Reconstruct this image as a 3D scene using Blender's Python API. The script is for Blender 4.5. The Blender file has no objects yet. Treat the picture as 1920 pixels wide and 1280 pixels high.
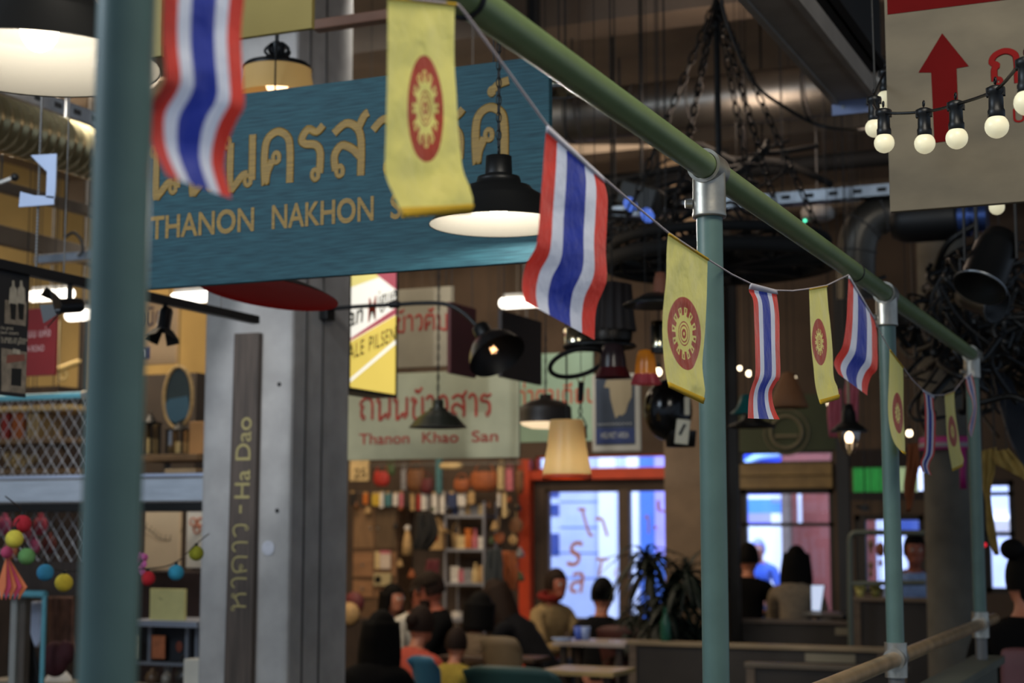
import bpy, bmesh, math, random
from mathutils import Vector as V, Matrix, Euler
from mathutils.geometry import interpolate_bezier, tessellate_polygon
random.seed(11)
sc = bpy.context.scene
col = sc.collection
PI = math.pi
R = math.radians
# ---------------------------------------------------------------- camera
F = 3000.0                     # focal length in pixels of the 1920 x 1280 frame
EYE = V((0, 0, 1.55))
PITCH = math.atan(348 / F)     # horizon lies 348 px under the frame's centre
YAW = R(23.6)                  # the pipe frame runs along +Y
cd = bpy.data.cameras.new('camera')
cam = bpy.data.objects.new('camera', cd)
col.objects.link(cam)
cam.location = EYE
cam.rotation_euler = (PI / 2 + PITCH, 0, YAW)
cd.sensor_width = 36
cd.lens = 36 * F / 1920
cd.clip_start = .05
cd.dof.use_dof = True
cd.dof.focus_distance = 3.15
cd.dof.aperture_fstop = 4.2
sc.camera = cam
# ---------------------------------------------------------------- daylight, exposure
world = bpy.data.worlds.new('world')
sc.world = world
world.use_nodes = True
wbg = world.node_tree.nodes['Background']
wbg.inputs[0].default_value = (.62, .78, 1, 1)
wbg.inputs[1].default_value = .45
vs = sc.view_settings
vs.view_transform = 'Standard'
vs.look = 'None'
vs.gamma = 1
vs.exposure = 0
vs.use_curve_mapping = False


def light(name, kind, loc, power, color=(1, 1, 1), size=.3, size_y=None, aim=None, spot=None):
    ld = bpy.data.lights.new(name, kind)
    ld.energy = power
    ld.color = color
    if kind == 'AREA':
        ld.size = size
        if size_y:
            ld.shape = 'RECTANGLE'
            ld.size_y = size_y
    elif kind != 'SUN':
        ld.shadow_soft_size = size
    if spot:
        ld.spot_size = R(spot)
        ld.spot_blend = .5
    o = bpy.data.objects.new(name, ld)
    col.objects.link(o)
    o.location = loc
    if aim:
        o.rotation_euler = (V(aim) - V(loc)).to_track_quat('-Z', 'Y').to_euler()
    return o


WARM = (1, .76, .5)
light('market_ceiling_light', 'AREA', (-6.6, 7.4, 4.3), 110, (1, .82, .6), 2.5, 1.5, (-7.2, 8.2, 1))
light('market_fill_point', 'POINT', (-7.4, 8.0, 3.3), 60, (1, .82, .6), .2)  # added unseen point light that brightens the ochre wall
light('shop_ceiling_light', 'AREA', (-7.3, 12.2, 4.3), 90, WARM, 2.2, 1.2, (-7.4, 14.6, 1))
light('hall_ceiling_light', 'AREA', (-4.6, 10.6, 4.3), 34, (1, .82, .62), 2.5, 1.2, (-4.9, 11.6, 1))
light('hall_fill_point', 'POINT', (-5.6, 11.0, 3.5), 16, (1, .8, .58), .2)  # point light added out of sight to lift the hall ceiling
light('rear_fill_uplight', 'POINT', (-2.2, 8.0, 3.7), 15, (1, .76, .58), .2)  # added hidden uplight for the ceiling at the rear
light('sign_fill_spot', 'SPOT', (-3.3, 6.5, 4.3), 135, (1, .96, .88), .15, None, (-4.7, 8.2, 2.4), 100)  # spot added to brighten the front faces of the signs, no fitting there
light('column_spotlight', 'SPOT', (-3.3, 3.3, 4.0), 200, (.86, .92, 1), .12, None, (-3.85, 5.88, 2.75), 44)
light('track_spot_light', 'SPOT', (-3.75, 4.6, 3.1), 90, (1, .95, .86), .1, None, (-4.75, 6.0, 1.6), 70)
light('cool_entrance_fill', 'AREA', (-4.4, .4, 4.2), 150, (.74, .87, 1), 2.4, 1.6, (-.9, 3.4, 1.9))  # cool fill added for the left edges of the posts, no skylight built
light('warm_entrance_fill', 'AREA', (.2, 1.5, 4.4), 105, (1, .93, .8), 1.4, 1.4, (-.8, 3.4, 1.9))  # added warm front fill for the flags and the overhead pipe
light('facade_fill_light', 'AREA', (-5.2, 16.6, 5.8), 1500, (.66, .75, 1), 8, 2, (-4.8, 21.5, 1.5))  # area light added outside to brighten the facades, no street lamp there
# ---------------------------------------------------------------- pixel helpers
CR = cam.rotation_euler.to_matrix()


def ray(px, py):
    return CR @ V(((px - 960) / F, -(py - 640) / F, -1))


def at(px, py, d=None, X=None, Y=None, Z=None):
    r = ray(px, py)
    if d is not None:
        t = d
    elif X is not None:
        t = (X - EYE.x) / r.x
    elif Y is not None:
        t = (Y - EYE.y) / r.y
    else:
        t = (Z - EYE.z) / r.z
    return EYE + r * t


def mpp(p):
    """metres that one pixel covers at point p"""
    return ((CR.transposed() @ (V(p) - EYE)).z * -1) / F


# ---------------------------------------------------------------- materials
def lin(h):
    h = h.lstrip('#')
    o = []
    for i in (0, 2, 4):
        c = int(h[i:i + 2], 16) / 255
        o.append(c / 12.92 if c <= .04045 else ((c + .055) / 1.055) ** 2.4)
    return tuple(o)


MATS = {}


def mat(name, c, rough=.6, metal=0, var=.12, scale=6, stretch=(1, 1, 1), bump=0, emit=0, ecol=None, spec=.5, c2=None, trans=0):
    if name in MATS:
        return MATS[name]
    c = lin(c)
    m = bpy.data.materials.new(name)
    m.use_nodes = True
    nt = m.node_tree
    b = nt.nodes['Principled BSDF']
    b.inputs['Roughness'].default_value = rough
    b.inputs['Metallic'].default_value = metal
    b.inputs['Specular IOR Level'].default_value = spec
    b.inputs['Base Color'].default_value = (*c, 1)
    if var or bump or c2:
        tc = nt.nodes.new('ShaderNodeTexCoord')
        mp = nt.nodes.new('ShaderNodeMapping')
        mp.inputs['Scale'].default_value = stretch
        nz = nt.nodes.new('ShaderNodeTexNoise')
        nz.inputs['Scale'].default_value = scale
        nz.inputs['Detail'].default_value = 5
        nt.links.new(tc.outputs['Object'], mp.inputs['Vector'])
        nt.links.new(mp.outputs[0], nz.inputs['Vector'])
        cr = nt.nodes.new('ShaderNodeValToRGB')
        cr.color_ramp.elements[0].position = .32
        cr.color_ramp.elements[1].position = .68
        a = tuple(x * (1 - var) for x in c)
        e = lin(c2) if c2 else tuple(min(1, x * (1 + var)) for x in c)
        cr.color_ramp.elements[0].color = (*a, 1)
        cr.color_ramp.elements[1].color = (*e, 1)
        nt.links.new(nz.outputs[0], cr.inputs[0])
        nt.links.new(cr.outputs[0], b.inputs['Base Color'])
        if bump:
            bp = nt.nodes.new('ShaderNodeBump')
            bp.inputs['Strength'].default_value = bump
            bp.inputs['Distance'].default_value = .01
            nt.links.new(nz.outputs[0], bp.inputs['Height'])
            nt.links.new(bp.outputs[0], b.inputs['Normal'])
    if emit:
        b.inputs['Emission Color'].default_value = (*(lin(ecol) if ecol else c), 1)
        b.inputs['Emission Strength'].default_value = emit
    if trans:
        t = nt.nodes.new('ShaderNodeBsdfTranslucent')
        t.inputs[0].default_value = (*c, 1)
        mx = nt.nodes.new('ShaderNodeMixShader')
        mx.inputs[0].default_value = trans
        nt.links.new(b.outputs[0], mx.inputs[1])
        nt.links.new(t.outputs[0], mx.inputs[2])
        nt.links.new(mx.outputs[0], nt.nodes['Material Output'].inputs[0])
    MATS[name] = m
    return m


def glassy(name, c='#ffffff', gloss=.1, rough=.02):
    if name in MATS:
        return MATS[name]
    m = bpy.data.materials.new(name)
    m.use_nodes = True
    nt = m.node_tree
    nt.nodes.remove(nt.nodes['Principled BSDF'])
    t = nt.nodes.new('ShaderNodeBsdfTransparent')
    t.inputs[0].default_value = (*lin(c), 1)
    g = nt.nodes.new('ShaderNodeBsdfGlossy')
    g.inputs['Roughness'].default_value = rough
    mx = nt.nodes.new('ShaderNodeMixShader')
    mx.inputs[0].default_value = gloss
    nt.links.new(t.outputs[0], mx.inputs[1])
    nt.links.new(g.outputs[0], mx.inputs[2])
    nt.links.new(mx.outputs[0], nt.nodes['Material Output'].inputs[0])
    MATS[name] = m
    return m


def nodes_of(m):
    nt = m.node_tree

    def new(t, **k):
        n = nt.nodes.new(t)
        for a, v in k.items():
            setattr(n, a, v)
        return n

    def math_(op, a, b=None):
        n = nt.nodes.new('ShaderNodeMath')
        n.operation = op
        for i, v in enumerate((a, b)):
            if v is None:
                continue
            if isinstance(v, (int, float)):
                n.inputs[i].default_value = v
            else:
                nt.links.new(v, n.inputs[i])
        return n.outputs[0]
    return nt, new, math_


# ---------------------------------------------------------------- mesh builder
class MB:
    def __init__(s):
        s.v, s.f, s.mi, s.sm, s.uv = [], [], [], [], None

    def add(s, vs_, fs, mi=0, sm=True):
        n = len(s.v)
        s.v += [V(p) for p in vs_]
        for f in fs:
            s.f.append([i + n for i in f])
            s.mi.append(mi)
            s.sm.append(sm)
        return s

    def box(s, c, size, rot=None, mi=0):
        c = V(c)
        h = V(size) / 2
        M = rot if rot is not None else Matrix.Identity(3)
        vs_ = [c + M @ V((x * h.x, y * h.y, z * h.z)) for x in (-1, 1) for y in (-1, 1) for z in (-1, 1)]
        return s.add(vs_, [(0, 1, 3, 2), (4, 6, 7, 5), (0, 4, 5, 1), (2, 3, 7, 6), (0, 2, 6, 4), (1, 5, 7, 3)], mi, False)

    def span(s, a, b, mi=0):
        """axis aligned box from corner a to corner b"""
        a, b = V(a), V(b)
        return s.box((a + b) / 2, [abs(x) for x in (b - a)], None, mi)

    def beam(s, a, b, w, h, mi=0, up=(0, 0, 1)):
        a, b = V(a), V(b)
        d = (b - a)
        L = d.length
        d.normalize()
        up = V(up)
        if abs(d.dot(up)) > .98:
            up = V((0, 1, 0))
        x = up.cross(d).normalized()
        z = d.cross(x)
        M = Matrix((x, d, z)).transposed()
        return s.box((a + b) / 2, (w, L, h), M, mi)

    def cyl(s, a, b, r, r2=None, n=20, mi=0, cap=True):
        a, b = V(a), V(b)
        r2 = r if r2 is None else r2
        d = (b - a).normalized()
        x = d.orthogonal().normalized()
        y = d.cross(x)
        vs_ = []
        for p, q in ((a, r), (b, r2)):
            for i in range(n):
                t = 2 * PI * i / n
                vs_.append(p + (x * math.cos(t) + y * math.sin(t)) * q)
        s.add(vs_, [(i, (i + 1) % n, n + (i + 1) % n, n + i) for i in range(n)], mi, True)
        if cap:
            s.add(vs_[:n], [tuple(reversed(range(n)))], mi, False)
            s.add(vs_[n:], [tuple(range(n))], mi, False)
        return s

    def tube(s, pts, r, n=8, closed=False, mi=0, rs=None):
        pts = [V(p) for p in pts]
        m = len(pts)
        vs_, fs = [], []
        prev = None
        for i, p in enumerate(pts):
            if closed:
                d = pts[(i + 1) % m] - pts[i - 1]
            else:
                d = pts[min(i + 1, m - 1)] - pts[max(i - 1, 0)]
            d = d.normalized() if d.length > 1e-9 else V((0, 0, 1))
            if prev is None:
                x = d.orthogonal().normalized()
            else:
                x = (prev - d * prev.dot(d))
                x = x.normalized() if x.length > 1e-6 else d.orthogonal().normalized()
            prev = x
            y = d.cross(x)
            q = rs[i] if rs else r
            for k in range(n):
                t = 2 * PI * k / n
                vs_.append(p + (x * math.cos(t) + y * math.sin(t)) * q)
        for i in range(m if closed else m - 1):
            a, b = i * n, ((i + 1) % m) * n
            fs += [(a + k, a + (k + 1) % n, b + (k + 1) % n, b + k) for k in range(n)]
        s.add(vs_, fs, mi, True)
        if not closed:
            s.add(vs_[:n], [tuple(reversed(range(n)))], mi, False)
            s.add(vs_[-n:], [tuple(range(n))], mi, False)
        return s

    def lathe(s, prof, o=(0, 0, 0), M=None, n=32, mi=0, wob=None):
        o = V(o)
        M = M if M is not None else Matrix.Identity(3)
        vs_, fs = [], []
        for r, z in prof:
            for k in range(n):
                t = 2 * PI * k / n
                q = r * (1 + (wob(t, z) if wob else 0))
                vs_.append(o + M @ V((q * math.cos(t), q * math.sin(t), z)))
        for i in range(len(prof) - 1):
            fs += [(i * n + k, i * n + (k + 1) % n, (i + 1) * n + (k + 1) % n, (i + 1) * n + k) for k in range(n)]
        return s.add(vs_, fs, mi, True)

    def ball(s, c, r, n=18, mi=0, M=None):
        r = V((r, r, r)) if isinstance(r, (int, float)) else V(r)
        m = max(6, n // 2)
        c = V(c)
        M = M if M is not None else Matrix.Identity(3)
        vs_, fs = [], []
        for i in range(m + 1):
            a = PI * i / m
            for k in range(n):
                t = 2 * PI * k / n
                vs_.append(c + M @ V((r.x * math.sin(a) * math.cos(t), r.y * math.sin(a) * math.sin(t), r.z * math.cos(a))))
        for i in range(m):
            fs += [(i * n + k, (i + 1) * n + k, (i + 1) * n + (k + 1) % n, i * n + (k + 1) % n) for k in range(n)]
        return s.add(vs_, fs, mi, True)

    def ring(s, c, r, t, M=None, n=40, k=10, mi=0):
        M = M if M is not None else Matrix.Identity(3)
        return s.tube([V(c) + M @ V((r * math.cos(2 * PI * i / n), r * math.sin(2 * PI * i / n), 0)) for i in range(n)], t, k, True, mi)

    def sheet(s, rows, th=0, mi=0):
        """rows of points; a solid sheet th thick"""
        nr, nc = len(rows), len(rows[0])
        P = [[V(p) for p in r] for r in rows]
        N = []
        for i in range(nr):
            for j in range(nc):
                a = P[min(i + 1, nr - 1)][j] - P[max(i - 1, 0)][j]
                b = P[i][min(j + 1, nc - 1)] - P[i][max(j - 1, 0)]
                x = a.cross(b)
                N.append(x.normalized() if x.length > 1e-12 else V((0, 1, 0)))
        top = [P[i][j] + N[i * nc + j] * th / 2 for i in range(nr) for j in range(nc)]
        fs = [(i * nc + j, i * nc + j + 1, (i + 1) * nc + j + 1, (i + 1) * nc + j) for i in range(nr - 1) for j in range(nc - 1)]
        if not th:
            return s.add(top, fs, mi, True)
        bot = [P[i][j] - N[i * nc + j] * th / 2 for i in range(nr) for j in range(nc)]
        n0 = nr * nc
        f2 = [tuple(reversed([k + n0 for k in f])) for f in fs]
        rim = [j for j in range(nc)] + [i * nc + nc - 1 for i in range(1, nr)] + [(nr - 1) * nc + j for j in range(nc - 2, -1, -1)] + [i * nc for i in range(nr - 2, 0, -1)]
        f3 = [(rim[i], rim[i - 1], rim[i - 1] + n0, rim[i] + n0) for i in range(len(rim))]
        return s.add(top + bot, fs + f2 + f3, mi, True)

    def poly(s, pts, n, th, mi=0):
        """flat outline given thickness th along direction n"""
        n = V(n).normalized() * th
        pts = [V(p) for p in pts]
        m = len(pts)
        fs = [tuple(range(m)), tuple(reversed(range(m, 2 * m)))] + [(i, i + m, (i + 1) % m + m, (i + 1) % m) for i in range(m)]
        return s.add(pts + [p + n for p in pts], fs, mi, False)

    def text(s, body, O, xd, yd, w=None, h=None, ext=.002, mi=0, bold=0, shear=0, tracking=1, word=1):
        """lettering fitted in a w x h box whose lower left corner is O"""
        cu = bpy.data.curves.new('lettering', 'FONT')
        cu.body = body
        cu.size = 1
        cu.shear = shear
        cu.space_character = tracking
        cu.space_word = word
        ob = bpy.data.objects.new('lettering', cu)
        col.objects.link(ob)
        dg = bpy.context.evaluated_depsgraph_get()
        dg.update()
        cv = ob.to_curve(dg)
        loops = []
        for sp in cv.splines:
            bp = sp.bezier_points
            n = len(bp)
            lp = []
            for i in range(n):
                p, q = bp[i], bp[(i + 1) % n]
                st = ((p.handle_right - p.co).cross(q.co - p.co).length < 1e-6 and (q.handle_left - p.co).cross(q.co - p.co).length < 1e-6)
                lp += [p.co.copy()] if st else interpolate_bezier(p.co, p.handle_right, q.handle_left, q.co, 5)[:-1]
            out = []
            for p in lp:
                if not out or (p - out[-1]).length > 1e-4:
                    out.append(V((p.x, p.y, 0)))
            if len(out) > 2:
                ar = sum(out[i - 1].x * out[i].y - out[i].x * out[i - 1].y for i in range(len(out))) / 2
                loops.append((out, ar))
        ob.to_curve_clear()
        bpy.data.objects.remove(ob)
        bpy.data.curves.remove(cu)
        if not loops:
            return s
        sign = 1 if max(loops, key=lambda l: abs(l[1]))[1] > 0 else -1

        def grow(lp, d):
            if not d:
                return lp
            n = len(lp)
            out = []
            for i in range(n):
                e0, e1 = (lp[i] - lp[i - 1]).normalized(), (lp[(i + 1) % n] - lp[i]).normalized()
                m = V((e0.y + e1.y, -e0.x - e1.x, 0))
                m = m.normalized() if m.length > 1e-6 else V((e0.y, -e0.x, 0))
                out.append(lp[i] + m * d * sign)
            return out

        def inside(p, lp):
            c = False
            for i in range(len(lp)):
                u, v = lp[i - 1], lp[i]
                if (u.y > p.y) != (v.y > p.y) and p.x < (v.x - u.x) * (p.y - u.y) / (v.y - u.y) + u.x:
                    c = not c
            return c
        outers = [l for l, ar in loops if ar * sign > 0]
        holes = [l for l, ar in loops if ar * sign <= 0]
        pts, fs, lift = [], [], []
        for k, o_ in enumerate(outers):
            grp = [grow(o_, bold)] + [grow(h_, bold) for h_ in holes if inside(h_[0], o_)]
            n0 = len(pts)
            for g in grp:
                pts += g
            lift += [(k % 4) * .00015] * (len(pts) - n0)
            for t_ in tessellate_polygon(grp):
                t_ = list(t_)
                u, v, w_ = (pts[n0 + i] for i in t_)
                if (v - u).cross(w_ - u).z < 0:
                    t_.reverse()
                fs.append(tuple(n0 + i for i in t_))
        if not pts:
            return s
        x0, x1 = min(p.x for p in pts), max(p.x for p in pts)
        y0, y1 = min(p.y for p in pts), max(p.y for p in pts)
        sx = w / (x1 - x0) if w else None
        sy = h / (y1 - y0) if h else sx
        sx = sx or sy
        O, xd, yd = V(O), V(xd), V(yd)
        nd = xd.cross(yd)
        q = [O + xd * ((p.x - x0) * sx) + yd * ((p.y - y0) * sy) + nd * (ext + l_) for p, l_ in zip(pts, lift)]
        return s.add(q, fs, mi, False)

    def build(s, name, m, parent=None, origin=None, bevel=0, sub=0):
        me = bpy.data.meshes.new(name)
        if parent is not None:
            o0 = V((0, 0, 0))
            p = parent
            while p is not None:
                o0 += p.location
                p = p.parent
        elif origin is not None:
            o0 = V(origin)
        else:
            xs = [p.x for p in s.v]
            ys = [p.y for p in s.v]
            o0 = V(((min(xs) + max(xs)) / 2, (min(ys) + max(ys)) / 2, min(p.z for p in s.v)))
        me.from_pydata([p - o0 for p in s.v], [], s.f)
        ms = m if isinstance(m, (list, tuple)) else [m]
        for x in ms:
            me.materials.append(x)
        me.polygons.foreach_set('material_index', s.mi)
        me.polygons.foreach_set('use_smooth', s.sm)
        if s.uv:
            ul = me.uv_layers.new(name='UVMap')
            for lp in me.loops:
                ul.data[lp.index].uv = s.uv[lp.vertex_index]
        me.validate()
        me.update()
        ob = bpy.data.objects.new(name, me)
        col.objects.link(ob)
        if parent is not None:
            ob.parent = parent
        else:
            ob.location = o0
        if bevel:
            b = ob.modifiers.new('bevel', 'BEVEL')
            b.width = bevel
            b.segments = 2
            b.limit_method = 'ANGLE'
        if sub:
            ob.modifiers.new('sub', 'SUBSURF').levels = sub
            ob.modifiers['sub'].render_levels = sub
        return ob


def tag(o, label, cat, group=None, kind=None):
    o['label'] = label
    o['category'] = cat
    if group:
        o['group'] = group
    if kind:
        o['kind'] = kind
    return o


def thing(name, loc, label, cat, group=None, kind=None):
    o = bpy.data.objects.new(name, None)
    o.empty_display_size = .05
    col.objects.link(o)
    o.location = loc
    return tag(o, label, cat, group, kind)


def copy_tree(o, parent=None):
    c = o.copy()
    col.objects.link(c)
    c.parent = parent
    for ch in list(o.children):
        copy_tree(ch, c)
    return c


def aim_matrix(d, up=(0, 0, 1)):
    """matrix whose Z axis points along d"""
    z = V(d).normalized()
    up = V(up)
    if abs(z.dot(up)) > .98:
        up = V((0, 1, 0))
    x = up.cross(z).normalized()
    return Matrix((x, z.cross(x), z)).transposed()


def resample(pts, n):
    pts = [V((p[0], p[1], 0)) for p in pts]
    L = [0]
    for a, b in zip(pts, pts[1:]):
        L.append(L[-1] + (b - a).length)
    out = []
    for i in range(n):
        t = L[-1] * i / (n - 1)
        k = 0
        while k < len(pts) - 2 and L[k + 1] < t:
            k += 1
        f = (t - L[k]) / max(1e-9, L[k + 1] - L[k])
        p0, p1, p2, p3 = pts[max(k - 1, 0)], pts[k], pts[k + 1], pts[min(k + 2, len(pts) - 1)]
        out.append(.5 * ((2 * p1) + (p2 - p0) * f + (2 * p0 - 5 * p1 + 4 * p2 - p3) * f * f + (3 * p1 - p0 - 3 * p2 + p3) * f ** 3))
    return [(p.x, p.y) for p in out]


def smooth3(pts, n):
    """smooth curve through 3D points"""
    pts = [V(p) for p in pts]
    out = []
    m = len(pts) - 1
    for i in range(m):
        p0, p1, p2, p3 = pts[max(i - 1, 0)], pts[i], pts[i + 1], pts[min(i + 2, m)]
        for k in range(n):
            f = k / n
            out.append(.5 * ((2 * p1) + (p2 - p0) * f + (2 * p0 - 5 * p1 + 4 * p2 - p3) * f * f + (3 * p1 - p0 - 3 * p2 + p3) * f ** 3))
    out.append(pts[-1])
    return out
# ================================================================ the setting
CEIL, FAR, LEFTW = 4.6, 15.3, -9.2
M_floor = mat('floor_concrete', '#4c4641', .55, 0, .2, 3)
M_ceil = mat('ceiling_concrete', '#75685b', .85, 0, .25, 1.6, bump=.2)
M_ochre = mat('ochre_plaster', '#a48c58', .85, 0, .15, 1.4)
M_wallfar = mat('brown_plaster', '#4c3f35', .85, 0, .25, 1.8)
M_concrete = mat('column_concrete', '#a09d9a', .8, 0, .13, 7, bump=.25)
M_black = mat('black_metal', '#121314', .42, .3, .1, 9)
M_blackmatt = mat('black_matt', '#0d0d0d', .8, 0, .1, 9)
M_steel = mat('galvanised_steel', '#8d9298', .36, .9, .18, 14)
M_duct = mat('spiral_duct_steel', '#77736d', .4, .9, .12, 10)
M_greysteel = mat('grey_steel', '#6c6a68', .5, .6, .15, 8)
M_woodbrown = mat('brown_wood', '#5a3d26', .6, 0, .3, 5, (1, 1, 8))
M_wooddark = mat('dark_wood', '#33261d', .6, 0, .3, 6, (6, 1, 1))
M_white = mat('white_paint', '#e4e2dc', .5, 0, .04)
M_cream = mat('cream_paint', '#d8c79a', .5, 0, .06)


def struct(name, mb, m, label, cat, bevel=0):
    return tag(mb.build(name, m, bevel=bevel), label, cat, None, 'structure')


struct('floor', MB().span((LEFTW, -2.5, -.1), (5, FAR, 0)), M_floor, 'grey concrete floor of the market hall', 'floor')
mb = MB().span((LEFTW, -2.5, CEIL), (5, FAR, CEIL + .15))
for y in (2.2, 5.2, 8.2, 11.2, 14.0):
    mb.span((LEFTW, y, CEIL - .22), (5, y + .3, CEIL + .01))
struct('ceiling', mb, M_ceil, 'brown concrete ceiling with shallow downstand ribs', 'ceiling')
struct('wall_left', MB().span((LEFTW - .15, 3.2, 0), (LEFTW, FAR, CEIL)), M_ochre, 'ochre plaster wall behind the market stalls', 'wall')

# far wall: openings for four windows, cut as separate piers in one mesh
# (px left, px right, py top, py bottom)
WIN = [(1022, 1256, 916, 1165), (1388, 1562, 916, 1166), (1600, 1730, 965, 1112), (1842, 1900, 900, 1112)]
TRANS = [(1004, 1256, 853, 880), (1388, 1562, 846, 868), (1606, 1730, 876, 920)]


def fx(px):
    return at(px, 900, Y=FAR).x


def fz(px, py):
    return at(px, py, Y=FAR).z


holes = []
for a, b, t, u in WIN + TRANS:
    holes.append((fx(a), fx(b), fz((a + b) / 2, u), fz((a + b) / 2, t)))
xs = sorted({LEFTW, 5} | {h[0] for h in holes} | {h[1] for h in holes})
zs = sorted({0, CEIL} | {h[2] for h in holes} | {h[3] for h in holes})
mb = MB()
for x0, x1 in zip(xs, xs[1:]):
    run = None
    for z0, z1 in zip(zs, zs[1:]):
        cx, cz = (x0 + x1) / 2, (z0 + z1) / 2
        solid = not any(h[0] < cx < h[1] and h[2] < cz < h[3] for h in holes)
        if solid:
            run = (run[0], z1) if run else (z0, z1)
        if run and (not solid or z1 == zs[-1]):
            mb.span((x0, FAR, run[0]), (x1, FAR + .15, run[1]))
            run = None
struct('wall_far', mb, M_wallfar, 'brown far wall holding the street windows', 'wall')

M_orange = mat('orange_frame_paint', '#c2401c', .5, 0, .12)
M_brownframe = mat('brown_frame_paint', '#4a3a2c', .55, 0, .15)
M_darkframe = mat('dark_frame_paint', '#1d1a18', .55, 0, .1)
M_pane = glassy('window_glass', '#f2f6ff', .06)


def window(n, a, b, t, u, mullions, rails, mframe, label, fw=.05):
    x0, x1 = fx(a), fx(b)
    z0, z1 = fz((a + b) / 2, u), fz((a + b) / 2, t)
    w = thing('window_%d' % n, ((x0 + x1) / 2, FAR, z0), label, 'window', None, 'structure')
    mb = MB()
    y0, y1 = FAR + .02, FAR + .09
    mb.span((x0, y0, z0), (x0 + fw, y1, z1)).span((x1 - fw, y0, z0), (x1, y1, z1))
    mb.span((x0, y0, z0), (x1, y1, z0 + fw)).span((x0, y0, z1 - fw), (x1, y1, z1))
    for m in mullions:
        x = fx(m[0])
        mb.span((x, y0 - .01, z0), (fx(m[1]), y1 + .01, z1))
    for q in rails:
        z = fz((a + b) / 2, q)
        mb.span((x0, y0, z - .018), (x1, y1, z + .018))
    mb.build('window_frame', mframe, w)
    MB().span((x0 + .01, FAR + .05, z0 + .01), (x1 - .01, FAR + .058, z1 - .01)).build('glass_pane', M_pane, w)
    return w


w1 = window(1, *WIN[0], [(1158, 1178)], [], M_brownframe, 'tall street window with brown mullion and orange lettering on its glass', .03)
w2 = window(2, *WIN[1], [], [983], M_darkframe, 'street window left of the black post looking on a pink wall')
w3 = window(3, *WIN[2], [(1610, 1620)], [], M_darkframe, 'dark framed street window under the green pleated light')
w4 = window(4, *WIN[3], [], [925, 1000], M_darkframe, 'bright narrow street window at the right edge')
window(5, *TRANS[0], [], [], M_orange, 'low transom window above the orange beam', .02)
window(6, *TRANS[1], [], [], M_darkframe, 'low transom window above the pink wall view', .02)

# orange lettering on the glass of window_1 (partly legible Thai characters and T)
M_orl = mat('orange_lettering', '#c98a78', .6, 0, 0)
mb = MB()
u = mpp((fx(1100), FAR, 1.5))
for body, px, py, w, h, shear in (('ไ/า', 1080, 1006, 62, 54, -.4), ('T', 1113, 1080, 26, 34, .25), ('ร', 1058, 1062, 34, 48, .3), ('ล', 1064, 1112, 30, 40, .2),
                                  ('บ', 1228, 960, 28, 22, 0), ('า', 1206, 1000, 8, 34, 0), ('.', 1222, 992, 7, 7, 0), ('C', 1148, 1082, 12, 16, 0)):
    mb.text(body, (fx(px), FAR + .045, fz(px, py)), (1, 0, 0), (0, 0, 1), w * u, h * u, 0, 0, .01, shear)
mb.build('lettering', M_orl, w1)

# orange post and header around window_1
mb = MB()
mb.span((fx(981), FAR - .12, 0), (fx(1001), FAR, fz(990, 862)))
struct('trim_1', mb, M_orange, 'orange door post at the left of the street window', 'post')
mb = MB().span((fx(1001), FAR - .1, fz(1130, 898)), (fx(1256), FAR - .005, fz(1130, 881)))
struct('trim_2', mb, M_orange, 'orange beam above the street window', 'beam')
M_plywood = mat('light_timber', '#a58a63', .6, 0, .2, 5, (1, 8, 8))
mb = MB().span((fx(1388), FAR - .06, fz(1475, 891)), (fx(1562), FAR - .005, fz(1475, 869)))
struct('trim_3', mb, mat('timber_boards', '#6a5436', .6, 0, .5, 1.6, c2='#a88e5c'), 'patchy timber board over the street window', 'board')
mb = MB().span((fx(1388), FAR - .05, fz(1475, 915)), (fx(1562), FAR - .005, fz(1475, 893)))
struct('trim_4', mb, MATS['timber_boards'], 'second timber board below the patchy timber board', 'board')

# ---- outside, across the street
M_fac = mat('facade_render', '#b9c4dd', .8, 0, .08, 2)
M_facw = mat('facade_white', '#e8ecf5', .8, 0, .05, 2)
M_facb = mat('facade_blue', '#4a74c4', .6, 0, .15, 2)
M_pink = mat('pink_render', '#7a3e34', .8, 0, .12, 2.5)
M_navy = mat('navy_panel', '#2c4484', .6, 0, .1)
M_street = mat('street_asphalt', '#4a4c55', .8, 0, .15, 4)
struct('ground', MB().span((-18, FAR + .15, -.2), (8, 26, -.05)), M_street, 'grey street outside the windows', 'street')
YO = 21.0


def ox(px):
    return at(px, 1000, Y=YO).x


def oz(px, py):
    return at(px, py, Y=YO).z


b = thing('street_building', ((ox(960) + ox(1262)) / 2, YO, -.05), 'pale blue building with white pilasters across the street', 'building')
mb = MB().span((ox(930), YO, -.05), (ox(1262), YO + .4, 5))
mb.build('wall', M_fac, b)
mb = MB()
for a, c in ((1128, 1160), (1180, 1203), (1022, 1032)):
    mb.span((ox(a), YO - .12, -.05), (ox(c), YO, 5))
mb.build('pilaster', M_facw, b)
mb = MB()
for y in (940, 988, 1036, 1083):
    mb.span((ox(1050), YO - .01, oz(1100, y + .8)), (ox(1128), YO, oz(1100, y - .8)))
mb.build('panel_joint', M_facb, b)
for t, u_ in ((922, 931), (945, 966), (1000, 1040)):
    MB().span((ox(1033), YO - .02, oz(1040, u_)), (ox(1049), YO, oz(1040, t))).build('window', M_navy, b)
MB().span((ox(1203), YO - .06, -.05), (ox(1262), YO, 5)).build('shopfront', M_facb, b)
MB().span((ox(1232), YO - .09, oz(1240, 1040)), (ox(1262), YO - .06, oz(1240, 850))).build('banner', mat('lilac_banner', '#a79be6', .6, 0, .1), b)
b = thing('pink_building', ((ox(1470) + ox(1620)) / 2, YO, -.05), 'pink rendered building across the street', 'building')
MB().span((ox(1468), YO, -.05), (ox(1640), YO + .4, 5)).build('wall', M_pink, b)
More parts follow.
